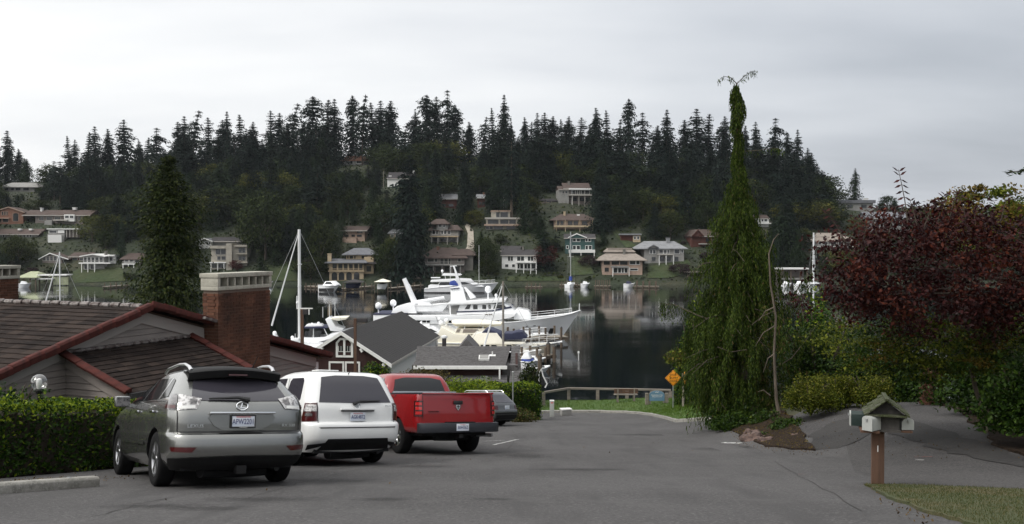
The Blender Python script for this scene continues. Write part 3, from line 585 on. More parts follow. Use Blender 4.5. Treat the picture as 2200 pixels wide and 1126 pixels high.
h.wall(1200, 1222, 408, 440, 'hgrey', 0, 8).wall(1222, 1269, 404, 440, 'greybrown', .8, 8).gx(1200, 1224, 408, 399, 'r_brown', 0, 8, .4).gx(1212, 1268, 405, 392, 'r_brown', .8, 8, .6).chim(1223, 1227, 389, 398, 'stone').slab(1222, 1271, 405, 408, 'trim', -1, 2, 'roof_edge').wins([(1208, 1212), (1214, 1219)], 411, 416, 0, 'trim_dim').wins([(1228, 1236), (1238, 1240.5), (1242, 1244.5), (1246, 1248.5), (1250, 1256), (1258, 1267)], 409, 417, .8).slab(1222, 1271, 418, 420.5, 'trim_dim', -1, 2, 'balcony').rail(1222, 1271, 415, 418, -.9, 'hgrey').posts([1229, 1243, 1256, 1269], 420.5, 440, -.8, 'trim_dim').wins([(1228, 1240), (1246, 1266)], 424, 432, .8, 'greybrown')
h = House('hillside_house', 'wide brown hip-roofed house with timber deck in the middle of the right slope', 'wide brown hip-roofed house', 1232, 493, 0, (1184, 456, 1280, 494))
h.wall(1190, 1272, 473, 493, 'pink', 0, 9).hip(1186, 1277, 473, 459, 'r_brown', 0, 9, .9, .25).wins([(1194, 1202), (1204, 1211), (1220, 1230), (1232, 1242), (1250, 1262)], 475, 484, 0, 'stucco').slab(1190, 1277, 485, 488.5, 'stucco', -1.8, 1.9).posts([1195, 1214, 1245, 1272], 473, 493, -1.6, 'stucco').rail(1190, 1277, 481.5, 485, -1.7, 'greybrown').chim(1212, 1216, 455, 464, 'stucco')
MB().b2(h.X(1241), h.X(1247), 3, 4, h.Z(463), h.Z(460)).build('roof_light', M['trim'], h.e)
h = House('shore_house', 'dark green house with white-trimmed gable and white balcony', 'dark green house', 1246, 547, -.05, (1209, 499, 1281, 548))
h.wall(1214, 1277, 512, 547, 'hgreen', 0, 9).gx(1213, 1278, 512, 503, 'r_dark', 0, 9, .5).gy(1222, 1259, 511, 502, 'r_dark', -.6, 6, .3, 'trim', 'hgreen', xr=1239).wins([(1231, 1237), (1239, 1246), (1258, 1262), (1264, 1269)], 513, 519).wins([(1231, 1237), (1239, 1246), (1258, 1263), (1265, 1271)], 528, 536).wall(1222, 1278, 536.5, 543, 'hwhite', -1.6, 1.8, 'balcony').wins([(1217, 1221)], 528, 534).posts([1224, 1248, 1276], 543, 547, -1.5)
h = House('shore_house', 'pink house with broad flared tan roof near the small dock', 'flared tan-roofed house', 1337, 592, 0, (1287, 532, 1388, 592))
h.wall(1294, 1380, 558, 592, 'pink', 0, 10).hip(1290, 1384, 559, 541, 'r_tan', 0, 10, .9, .25).wall(1310, 1362, 533, 548, 'r_tan', 5, 6, 'upper_wall').hip(1306, 1365, 541, 533, 'r_tan', 4, 7, .5, .12).wins([(1297, 1310), (1314, 1330), (1332, 1348)], 561, 569, 0, 'pink').wins([(1353, 1365), (1367, 1374)], 560, 568).wins([(1318, 1326), (1328, 1334), (1336, 1340), (1342, 1348)], 576, 586).wins([(1354, 1370)], 577, 581).wall(1312, 1350, 571.5, 574.5, 'hgrey', -.9, 1, 'balcony').wins([(1299, 1308)], 575, 584, 0, 'pink').chim(1341, 1346, 537, 548, 'stone').posts([1316, 1351], 574.5, 592, -.7)
h = House('shore_house', 'pale grey house with long grey roof above the purple shrubs', 'pale grey long-roofed house', 1422, 566, .06, (1368, 512, 1474, 567))
h.wall(1384, 1470, 535, 566, 'hgrey', 0, 9).hip(1372, 1473, 534, 518, 'r_lgrey', 0, 9, .7, .2).gy(1393, 1411, 532, 526, 'r_lgrey', -1, 4, .4, 'r_lgrey', 'hgrey').chim(1437, 1444, 512, 526, 'r_lgrey').wins([(1396, 1401), (1402.5, 1408), (1416, 1424), (1426, 1432), (1434, 1438)], 537, 545).wins([(1449, 1460)], 536, 545, 0).wins([(1464, 1468)], 537, 543).slab(1412, 1446, 546, 548, 'trim_dim', -1.6, 1.7).rail(1412, 1446, 542.5, 546, -1.5, 'hgrey').posts([1414, 1429, 1445], 548, 566, -1.4).wins([(1400, 1408), (1417, 1427), (1431, 1441), (1450, 1458)], 552, 561, 0, 'hgrey')
h = House('red_barn_house', 'dark red timber house with brown roof left of the weeping tree top', 'dark red timber house', 1512, 530, .15, (1480, 490, 1546, 531)); h.wall(1484, 1546, 508, 530, 'redwood', 0, 9).gx(1502, 1546, 508, 493, 'r_brown', 0, 9, .6).gy(1484, 1508, 508, 494, 'r_brown', -1, 8, .3, 'redwood', 'redwood').wins([(1516, 1524), (1528, 1538)], 512, 520, 0, 'redwood').slab(1500, 1546, 523, 525, 'trim_dim', -1.5, 1.6)
h = House('cottage', 'small white-windowed cottage seen right of the weeping tree top', 'small white-windowed cottage', 1638, 488, 0, (1618, 460, 1656, 489)); h.wall(1622, 1652, 470, 488, 'hwhite', 0, 7).gx(1620, 1652, 470, 462, 'r_brown', 0, 7, .4).wins([(1624, 1628), (1630, 1634), (1636, 1640), (1642, 1648)], 471, 476).slab(1618, 1656, 479, 481.5, 'trim', -1.4, 1.5)
h = House('hillside_house', 'tan-roofed house with white windows just above the purple tree at right', 'tan-roofed house above the purple tree', 1785, 532, 0, (1738, 492, 1832, 530)); h.wall(1752, 1830, 518, 532, 'hgrey', 0, 9).hip(1742, 1834, 518, 500, 'r_tan', 0, 9, .7, .25).wins([(1758, 1764), (1768, 1778), (1784, 1796), (1802, 1812)], 520, 526).slab(1752, 1832, 529, 531, 'trim', -1.4, 1.5)
h = House('hillside_house', 'grey flat-roofed house high on the right beside the lone fir', 'grey house beside the lone fir', 1835, 456, 0, (1796, 426, 1880, 455)); h.wall(1802, 1876, 436, 456, 'hgrey', 0, 9).slab(1798, 1880, 430, 436.5, 'r_grey', -.6, 10, 'roof').chim(1864, 1872, 426, 436, 'hwhite').wins([(1806, 1816), (1820, 1832), (1850, 1862)], 440, 447, 0, 'hgrey')
h = House('hillside_house', 'purple-grey shingled house among the trees behind the purple tree', 'purple-grey shingled house', 1905, 500, 0, (1860, 455, 1960, 500)); h.wall(1862, 1955, 470, 500, 'shingle_grey', 0, 9).gx(1862, 1955, 470, 455, 'r_grey', 0, 9, .6).wins([(1880, 1890), (1900, 1912), (1925, 1938)], 478, 487)
h = House('hillside_house', 'dark red-roofed house barely showing under the ridge trees', 'dark red-roofed house', 765, 354, 0, (733, 332, 792, 353)); h.wall(738, 788, 344, 354, 'hgrey', 0, 8).hip(734, 792, 345, 333, 'brickred', 0, 8, .5, .2).wins([(752, 758), (766, 778)], 346, 351)
h = House('cabin', 'tiny red cabin in the dark firs under the skyline', 'tiny red cabin', 998, 352, 0, (985, 333, 1013, 351)); h.wall(988, 1010, 340, 352, 'brickred', 0, 7).gx(986, 1012, 340, 334, 'r_grey', 0, 7, .4).wins([(1000, 1006)], 343, 348, 0, 'trim_dim')
h = House('cottage', 'low dark cottage left of the grey white-balconied house', 'low dark cottage', 1175, 437, 0, (1155, 428, 1196, 437)); h.wall(1158, 1194, 431, 437, 'greybrown', 0, 6).hip(1156, 1196, 431, 426, 'r_dark', 0, 6, .4, .2).wins([(1162, 1168), (1174, 1184)], 432, 435.5, 0, 'stucco')
h = House('hillside_house', 'small stone house between the green strip and the pale grey house', 'small stone house', 1368, 521, 0, (1334, 498, 1386, 521)); h.wall(1360, 1376, 506, 521, 'stucco', 0, 5).slab(1332, 1378, 502, 505, 'r_lgrey', -.6, 6, 'roof').wall(1334, 1360, 505, 521, 'redwood', .6, 5).wins([(1362, 1366), (1369, 1373)], 508, 514)
# sheds and terraces at the water
h = House('boat_shed', 'boat shed with pale green roof beside the left chimney', 'green-roofed boat shed', 62, 613, 0, (36, 582, 80, 612), 'boat shed', Y=272); h.hip(38, 78, 596, 584, 'r_green', 0, 9, .3, .3).posts([40, 52, 64, 76], 596, 613, .2, 'pile', .3).slab(38, 78, 596, 598, 'greybrown', 0, 9, 'beam')
h = House('pier_canopy', 'long white pier canopy with green panel at the left shore', 'white pier canopy', 112, 613, .1, (78, 586, 146, 612), 'canopy', Y=274); h.slab(80, 142, 590, 592.5, 'trim', 0, 5, 'roof').slab(72, 116, 598, 600, 'trim', -1, 3, 'lower_roof').wall(113, 144, 595, 612, 'r_green', .4, .5, 'panel').posts([84, 98, 110, 140], 592, 613, .8, 'pile', .25)
h = House('gazebo', 'brown low-pitched shelter roof by the right shore', 'brown shelter', 1492, 596, .2, (1472, 575, 1512, 596), 'shelter'); h.slab(1474, 1510, 583, 586, 'r_tan', 0, 4, 'roof').posts([1478, 1490, 1506], 586, 596, .5, 'pile', .2)
h = House('parasol_hut', 'small thatched tan shade hut on the shore left of the yachts', 'tan shade hut', 891, 603, 0, (880, 590, 904, 602), 'hut'); h.hip(882, 902, 598, 592, 'r_tan', 0, 3, .2, .45).posts([886, 898], 598, 603, 1, 'pile', .2)
h = House('open_garage', 'white open-fronted shed beside dark tree at the right shore', 'white open shed', 1705, 603, 0, (1672, 572, 1740, 602), 'shed', Y=276); h.slab(1674, 1738, 576, 579, 'trim', 0, 6, 'roof').wall(1676, 1736, 579, 603, 'greybrown', 4, 2).posts([1678, 1700, 1720, 1735], 579, 603, .4, 'pile', .25).slab(1676, 1736, 598, 601, 'hgrey', .5, 4, 'floor')
def hsheet(name, pxs, m, dz=.25):
    pts = [hill_hit(*p) for p in pxs]
    o = sheet(name, [(p.x, p.y) for p in pts], 2.0, dz, M[m], lambda x, y: hz(x/y, y)); xs = [p[0] for p in pxs]; ys = [p[1] for p in pxs]
    KEEP.append((min(xs)+4, min(ys)+2, max(xs)-4, max(ys)-3, max(p.y for p in pts)))
hsheet('path', [(1003, 484), (1010, 488), (1017, 500), (1019, 540), (1023, 552), (1010, 551), (996, 545), (1003, 535), (1005, 505), (999, 490)], 'path', .5)
hsheet('hillside_lawn', [(572, 572), (640, 566), (648, 585), (640, 606), (575, 606)], 'far_lawn')
hsheet('hillside_lawn', [(1228, 556), (1262, 556), (1276, 592), (1226, 595)], 'far_lawn')
hsheet('hillside_lawn', [(1312, 497), (1326, 496), (1352, 520), (1370, 532), (1345, 534), (1334, 522)], 'far_lawn')
hsheet('hillside_lawn', [(150, 590), (180, 575), (262, 578), (270, 606), (160, 610)], 'far_lawn')
hsheet('hillside_lawn', [(1395, 575), (1478, 560), (1490, 585), (1440, 600), (1390, 600)], 'far_lawn')
hsheet('hillside_lawn', [(1090, 596), (1215, 596), (1215, 606), (1090, 607)], 'far_lawn')
# flagpole by the three-tier house, pole on the right skyline
def pole(name, label, px, yt, yb, r=.07, m='steel_white', cat='pole', Y=None):
    a = hill_hit(px, yb) if Y is None else at(px, yb, Y); t = at(px, yt, a.y); e = thing(name, label, cat, a)
    MB().tube([(0, 0, -1), (0, 0, t.z-a.z)], [r*1.3, r], 6).build('shaft', M[m], e); MB().ball((0, 0, t.z-a.z+r), r*1.8, 8, 6).build('finial', M[m], e); return e
e = pole('flagpole', 'white flagpole above the three-tier flat-roofed house', 1082, 424, 454, .10); MB().box((.25, 0, 4.0), (.5, .05, .35)).build('flag', M['trim'], e)
pole('utility_pole', 'dark utility pole standing against the sky right of the forest', 1794, 400, 446, .14, 'pile')
pole('utility_pole', 'pale pole in front of the white house high in the woods', 824, 370, 403, .10, 'wood_grey')
pole('flagpole', 'white pole in front of the grey white-balconied house', 1229, 408, 441, .09)
# ---------------------------------------------------------------- trees of the far hill
M['fir'] = leafmat('fir', (.006, .012, .0085), (.018, .029, .019), 1.5, .10, objrand=(.75, .85, .95))
M['cedar'] = leafmat('cedar', (.008, .017, .010), (.025, .042, .019), 1.5, .12, objrand=(1.15, 1.05, .8))
M['broad'] = leafmat('broad', (.008, .017, .006), (.036, .052, .014), 1.6, .15, objrand=(1.35, 1.1, .85))
M['broad_light'] = leafmat('broad_light', (.028, .042, .012), (.095, .11, .03), 1.6, .2, objrand=(1.3, 1.05, .8))
M['broad_red'] = leafmat('broad_red', (.035, .010, .010), (.10, .028, .022), 1.6, .2)
M['broad_purple'] = leafmat('broad_purple', (.016, .010, .014), (.05, .025, .03), 1.6, .2)
def fir_proto(name, n, r, h0, seed, droop=.45, m='fir', ragged=.35, dens=7, power=.85, lean=0, tiers=26, lmax=.042, lk=.42):
    """conifer of unit height: whorls of drooping boughs, each bough a flat spray of small faces"""
    g = np.random.default_rng(seed)
    tier = g.integers(0, tiers, n); t = np.clip((tier + g.normal(0, .16, n) + .5)/tiers, 0, .995)**.92; h = h0 + (1-h0)*t
    tl = g.uniform(1-ragged, 1+ragged*.8, tiers)[tier]
    L_ = r*((1-t)**power)*tl*(.55+.6*g.random(n)) + .010
    az = g.uniform(0, 2*pi, n); L_ *= 1 + ragged*.55*np.sin(az*2+seed+h*6) + .2*np.sin(az+h*11)
    sl = -.22 + .80*t**2; C, D, Sz = [], [], []
    for k in range(dens):
        q = (k+.7)/dens; w = g.normal(0, .16, n)*L_*q; dn = (droop + g.uniform(-.15, .3, n))*L_*q*q
        c = np.column_stack([np.cos(az)*L_*q-np.sin(az)*w, np.sin(az)*L_*q+np.cos(az)*w, h + L_*q*sl - dn]); c += g.normal(size=(n, 3))*.004; C.append(c)
        D.append(np.column_stack([np.cos(az), np.sin(az), sl - droop*q*1.7 - g.random(n)*.5])); Sz.append(np.clip(L_*lk, min(.010, lmax*.6), lmax)*g.uniform(.6, 1.3, n)*(1.15-.4*q))
    C = np.concatenate(C); D = np.concatenate(D); Sz = np.concatenate(Sz); bend = lean*np.clip(C[:, 2], 0, 1)**3; C[:, 0] += bend
    V = leaves(C, Sz, .5, .7, g, D)
    tip = np.column_stack([np.full(12, lean*.97), np.zeros(12), np.linspace(.93, 1.0, 12)]); V = np.concatenate([V, leaves(tip, np.full(12, .020), .4, .2, g)])
    cr = quads_mesh(name, V, M[m])
    b = MB(); b.tube([(0, 0, -.06), (0, 0, .35), (lean*.9, 0, .97)], [.012, .009, .002], 6); o = b.build('tmp', M['bark']); tr = o.data; bpy.data.objects.remove(o); tr.name = 'trunk'
    return tr, cr
def broad_proto(name, seed, m, nc=60, nl=46, wid=.42, hgt=.5, low=.14, leaf=.045):
    g = np.random.default_rng(seed); C = []
    for i in range(nc):
        d = g.normal(size=3); d /= np.linalg.norm(d); rr = g.uniform(.55, 1.0)**.6
        c = np.array([d[0]*wid, d[1]*wid, 0])*rr*(.75+.5*g.random()); c[2] = low+hgt*.86+d[2]*hgt*.86*rr*(1 if d[2] > 0 else .9)
        k = g.normal(size=(nl, 3))*np.array([.085, .085, .055])*g.uniform(.7, 1.3); C.append(c+k)
    C = np.concatenate(C); C[:, 2] = np.maximum(C[:, 2], .03)
    V = leaves(C, leaf*g.uniform(.7, 1.4, len(C)), .75, .5, g); cr = quads_mesh(name, V, M[m])
    b = MB(); b.tube([(0, 0, -.1), (.01, 0, .25), (0, .01, .6)], [.03, .022, .008], 6)
    for i in range(5): a = i*1.26; b.tube([(0, 0, .22+.03*i), (cos(a)*.2, sin(a)*.2, .5+.03*i)], [.014, .004], 5)
    b.build('tmp', M['bark']); o = bpy.data.objects['tmp']; tr = o.data; bpy.data.objects.remove(o); tr.name = 'trunk'
    return tr, cr
FIRS = [fir_proto('crown', 900, .25, .04, 1, tiers=24, ragged=.45), fir_proto('crown', 720, .24, .14, 2, .4, ragged=.55, tiers=20), fir_proto('crown', 1100, .29, .02, 3, .35, tiers=28), fir_proto('crown', 460, .26, .28, 4, .45, ragged=.7, tiers=15), fir_proto('crown', 680, .21, .06, 5, .25, ragged=.5, lean=.035, tiers=22), fir_proto('crown', 780, .34, .05, 6, .5, ragged=.7, power=.8, tiers=18), fir_proto('crown', 480, .30, .16, 8, .4, ragged=.85, lean=-.08, tiers=14), fir_proto('crown', 850, .33, .03, 9, .3, ragged=.4, power=1.0, tiers=22), fir_proto('crown', 620, .22, .12, 10, .2, ragged=.6, power=.6, tiers=16)]
CEDARS = [fir_proto('crown', 560, .23, .01, 11, .7, 'cedar', .25, power=.75, tiers=34), fir_proto('crown', 540, .19, .01, 12, .7, 'cedar', .3, tiers=34), fir_proto('crown', 520, .28, .02, 13, .6, 'cedar', .4, power=.62, tiers=26)]
BROADS = [broad_proto('crown', 20+i, 'broad', 60+6*i, 48, .40+.04*i) for i in range(4)]
LIGHTS = [broad_proto('crown', 30+i, 'broad_light', 60, 48, .44) for i in range(2)]
REDS = [broad_proto('crown', 40, 'broad_red', 60, 50, .50)]; PURPLES = [broad_proto('crown', 41, 'broad_purple', 60, 50, .55, .42, .06)]
BUSHES = [broad_proto('crown', 50+i, m_, 46, 42, .62, .42, .02, .075) for i, m_ in enumerate(('broad', 'broad_light', 'broad', 'broad_purple'))]
def plant(kind, protos, p, hgt, wid=1.0, label=None, cat='tree', group=None, i=None):
    tr, cr = random.choice(protos) if i is None else protos[i % len(protos)]
    e = thing(kind, label, cat, p, random.uniform(0, 6.28), group); e.scale = (hgt*wid, hgt*wid, hgt)
    link_mesh('trunk', tr, e); link_mesh('crown', cr, e); return e
ORD = ['first', 'second', 'third', 'fourth', 'fifth', 'sixth', 'seventh', 'eighth', 'ninth', 'tenth'] + ['%dth' % i for i in range(11, 21)] + [('%dst' if i % 10 == 1 else '%dnd' if i % 10 == 2 else '%drd' if i % 10 == 3 else '%dth') % i for i in range(21, 99)]
skyline = [(-8, 300, 4), (18, 281, 0), (42, 320, 2), (150, 292, 4), (163, 300, 1), (190, 284, 4), (206, 272, 0), (234, 277, 2), (268, 257, 1), (300, 302, 2), (316, 296, 4), (338, 275, 3), (384, 262, 2), (398, 250, 0), (416, 236, 6), (451, 252, 4), (480, 258, 2), (489, 240, 0), (520, 246, 4), (545, 262, 2), (583, 237, 4), (602, 243, 1), (628, 221, 6), (652, 262, 3), (673, 207, 5), (701, 214, 4), (720, 213, 0), (758, 205, 5), (779, 202, 6), (803, 221, 4), (818, 217, 0), (840, 217, 2), (893, 240, 2), (918, 204, 5), (938, 208, 1), (962, 194, 3), (978, 225, 5), (1008, 262, 2), (1040, 250, 6), (1060, 232, 4), (1083, 204, 0), (1098, 262, 2), (1127, 252, 2), (1140, 262, 4), (1154, 243, 0), (1170, 242, 1), (1188, 250, 2), (1208, 256, 4), (1222, 250, 2), (1246, 252, 4), (1280, 232, 2), (1306, 237, 4), (1330, 258, 6), (1350, 212, 5), (1380, 242, 3), (1412, 270, 2), (1432, 236, 0), (1470, 258, 2), (1496, 234, 0), (1520, 246, 4), (1556, 250, 2), (1600, 270, 2), (1622, 262, 1), (1664, 254, 3), (1690, 285, 2), (1712, 279, 0), (1734, 318, 2), (1755, 352, 0), (1772, 380, 2)]
for i, (px, yt, v) in enumerate(skyline):
    Yd = 398 + 14*((i*37) % 11)/11 + (0 if px < 1600 else -(px-1600)*.25)
    x = (px-1100)/F*Yd; zb = float(hz(x/Yd, Yd)); top = at(px, yt, Yd).z; hg = top-zb
    plant('fir_tree', FIRS, (x, Yd, zb-.5), hg+.5, random.uniform(.85, 1.3)*min(1.2, 27/hg+.25), 'dark fir on the far skyline, %s from the left' % ORD[i], 'tree', 'firs along the skyline', v)
x = (1836-1100)/F*372; zb = float(hz(x/372, 372)); plant('fir_tree', CEDARS, (x, 372, zb-.5), at(1836, 359, 372).z-zb, 1.25, 'lone bushy fir against the sky right of the forest', 'tree', i=0)
x = (1905-1100)/F*372; zb = float(hz(x/372, 372)); plant('leafy_tree', BROADS, (x, 372, zb-.5), at(1905, 418, 372).z-zb, 1.2, 'low dark tree beside the lone fir on the right skyline', 'tree', i=0)
# specimen trees that can be told apart
spec = [('cedar_tree', CEDARS, 1128, 388, 500, .9, 'pointed yellow-green cedar in front of the dark firs, mid-right', 0), ('leafy_tree', BROADS, 570, 408, 560, .62, 'big round green-brown tree right of the concrete block', 1), ('leafy_tree', LIGHTS, 1205, 322, 400, .8, 'pale yellow-green tree high on the hill above the grey balconied house', 0),
        ('maple_tree', REDS, 1170, 525, 579, .75, 'dull red maple beside the white square-windowed house', 0), ('maple_tree', REDS, 507, 556, 582, .8, 'small red maple in front of the concrete block', 0), ('cedar_tree', CEDARS, 1012, 470, 500, .6, 'dark cedar left of the pale hillside path', 1), ('leafy_tree', BROADS, 1045, 510, 578, .62, 'dark round tree right of the pale hillside path', 2),
        ('leafy_tree', PURPLES, 1265, 540, 572, .9, 'dark purple shrub below the green house', 0), ('leafy_tree', PURPLES, 1462, 556, 590, 1.1, 'dark purple bush below the pale grey house', 0), ('cedar_tree', CEDARS, 480, 558, 582, .22, 'thin columnar conifer in front of the concrete block', 1),
        ('leafy_tree', BROADS, 1520, 430, 500, .7, 'round grey-green tree above the dark red timber house', 3), ('leafy_tree', BROADS, 40, 505, 572, .8, 'round dark tree left of the white-edged gable house', 2), ('leafy_tree', LIGHTS, 198, 462, 520, .9, 'yellow-green tree right of the long brown-roofed house', 1), ('cedar_tree', CEDARS, 262, 426, 560, .4, 'tall blue-green cedar left of the near conifer', 1),
        ('fir_tree', FIRS, 880, 330, 600, .62, 'tall dark fir between the cottage and the tan hip-roofed house', 2), ('fir_tree', FIRS, 1290, 330, 500, .6, 'tall dark fir right of the grey balconied house', 0), ('fir_tree', FIRS, 1000, 340, 475, .62, 'dark fir between the two red-brown timber houses', 2), ('fir_tree', FIRS, 935, 320, 470, .62, 'tall dark fir left of the red-brown timber houses', 1), ('leafy_tree', BROADS, 690, 470, 580, .5, 'dark broad tree left of the tan villa', 0), ('cedar_tree', CEDARS, 735, 430, 520, .6, 'green cedar above the small pinkish house', 2), ('leafy_tree', BROADS, 830, 520, 602, .6, 'dark tree right of the tan villa', 1), ('leafy_tree', LIGHTS, 845, 506, 548, .9, 'olive bush below the small grey-roofed cottage', 0),
        ('fir_tree', FIRS, 1690, 400, 560, .7, 'dark fir behind the weeping tree on the right', 2), ('cedar_tree', CEDARS, 1715, 490, 590, .8, 'green cedar above the white open shed', 0), ('cedar_tree', CEDARS, 1660, 470, 585, .8, 'dark cedar behind the weeping tree', 2)]
for k, pr, px, yt, yb_, wd, lab, v in spec:
    p = hill_hit(px, yb_); t = at(px, yt, p.y).z; hg = t-p.z
    plant(k, pr, p - Vector((0, 0, .4)), hg, {FIRS[0][0]: 1}.get(0, 1)*wd*{'fir_tree': 1.6, 'cedar_tree': 1.25}.get(k, 1.2), lab, 'tree', i=v)
tall = thing('bare_trunk_pine', 'tall pine with long bare pale trunk above the pointed cedar', 'tree', hill_hit(1099, 480)); 
ht = at(1099, 300, tall.location.y).z-tall.location.z; MB().tube([(0, 0, -1), (0, 0, ht*.98)], [.55, .15], 8).build('trunk', M['bark_pale'], tall); c_ = link_mesh('crown', FIRS[3][1], tall); c_.scale = (ht*.9, ht*.9, ht); 
# the rest of the wood, tree by tree; each named after the house it stands by
rg = random.Random(5); FILL = []
def number_off(items):
    by = {}
    for lab, px, o in items: by.setdefault(lab, []).append((px, o))
    for lab, l in by.items():
        l.sort(key=lambda t: t[0])
        if len(l) > 1:
            for i, (px, o) in enumerate(l): o['label'] = lab + ', ' + ORD[i] + ' from left'
cnt = {'fir_tree': 70, 'cedar_tree': 20, 'leafy_tree': 20}
def blocked(x, Yd, zb, hg, wd):
    xa, yb_ = pix((x-wd, Yd, zb)); xb, yt = pix((x+wd, Yd, zb+hg))
    return any(xb > k[0]-1 and xa < k[2]+1 and yb_ > k[1] and yt < k[3]-3 and Yd < k[4]+4 for k in KEEP) or any(abs(x-h.p.x) < (h.box[2]-h.box[0])*h.k*.6+wd*.3 and -2 < Yd-h.Y < 11 for h in HOUSES if h.box)
def nearest(x, Yd):
    return min(HOUSES, key=lambda h: abs(h.p.x-x)+1.3*abs(h.Y+4-Yd))
Yd = 286.0
while Yd < 398:
    sp = 5.3 + (Yd-286)*.020; u = -.60 + rg.random()*.02
    while u < .60:
        uu = u + rg.uniform(-.35, .35)*sp/Yd; u += sp/Yd; y = Yd + rg.uniform(-3, 3); x = uu*y; zb = float(hz(uu, y))
        t = (y-286)/110; r_ = rg.random()
        if r_ < .14+.58*t: kind, pr, hg, wf = 'fir_tree', FIRS, rg.uniform(15, 27)*(.65+.45*t), .24
        elif r_ < .44+.40*t: kind, pr, hg, wf = 'cedar_tree', CEDARS, rg.uniform(9, 18), .26
        else: kind, pr, hg, wf = 'leafy_tree', (BROADS if rg.random() < .82 else LIGHTS), rg.uniform(6, 13)*(.8+.3*t), .5
        if uu < -.38: hg *= .8
        top_lim = 150
        pxx, pyy = pix((x, y, zb+hg))
        lim = np.interp(pxx, [0, 340, 480, 700, 1000, 1300, 1600, 1720, 1790, 2000, 2200], [330, 310, 275, 258, 262, 268, 275, 300, 400, 455, 460])
        allow = at(pxx, lim + rg.uniform(-12, 30), y).z - zb
        if hg > allow: hg = allow
        for tries in range(2):
            if not blocked(x, y, zb, hg, hg*wf*.7): break
            hg *= .5
        else:
            continue
        if hg < 2.2 or cnt[kind] >= 298: continue
        cnt[kind] += 1; hn = nearest(x, y); side = 'left of' if x < hn.p.x-6 else 'right of' if x > hn.p.x+6 else 'behind' if y > hn.Y else 'in front of'
        kn = {'fir_tree': 'dark fir', 'cedar_tree': 'green cedar', 'leafy_tree': 'leafy tree'}[kind]; hw = 'tall' if hg > 15 else 'mid-sized' if hg > 8 else 'small'
        lab = '%s %s %s the %s' % (hw, kn, side, hn.short)
        FILL.append((lab, pxx, plant(kind, pr, (x, y, zb-.4), hg, rg.uniform(.95, 1.6)*(1.5 if hg < 8 and kind != 'leafy_tree' else 1.15), lab, 'tree', kn + 's of the far wood')))
    Yd += sp*.92
# shoreline bushes one can pick out
for i in range(95):
    px = -10 + i*18.2 + rg.uniform(-6, 6); y = rg.uniform(283.5, 291) if i % 3 else rg.uniform(291, 306); x = (px-1100)/F*y; zb = float(hz(x/y, y)); hg = rg.uniform(1.2, 3.0)
    if blocked(x, y, zb, hg, hg*.5): hg *= .45
    if blocked(x, y, zb, hg, hg*.5): continue
    hn = nearest(x, y); side = 'left of' if x < hn.p.x-5 else 'right of' if x > hn.p.x+5 else 'in front of'; lab = 'low bush %s the %s' % (side, hn.short)
    FILL.append((lab, px, plant('shore_bush', BUSHES, (x, y, zb-.3), hg, 1.2, lab, 'bush', 'bushes along the far bank')))
number_off(FILL)
# understory nobody could count
n = 26000; uu = RNG.uniform(-.62, .62, n); yy = 283 + 120*RNG.random(n)**1.2; P = np.column_stack([uu*yy, yy, hz(uu, yy) + RNG.random(n)**2*1.8])
pp = np.array([pix(p) for p in P]); ok = np.ones(n, bool)
for k in KEEP: ok &= ~((pp[:, 0] > k[0]) & (pp[:, 0] < k[2]) & (pp[:, 1] > k[1]) & (pp[:, 1] < k[3]) & (P[:, 1] < k[4]+9))
o = link_mesh('undergrowth', quads_mesh('undergrowth', leaves(P[ok], RNG.uniform(.5, 1.3, ok.sum()), .8, .5), M['broad'])); tag(o, 'dense green undergrowth covering the far hillside', 'undergrowth', kind='stuff')
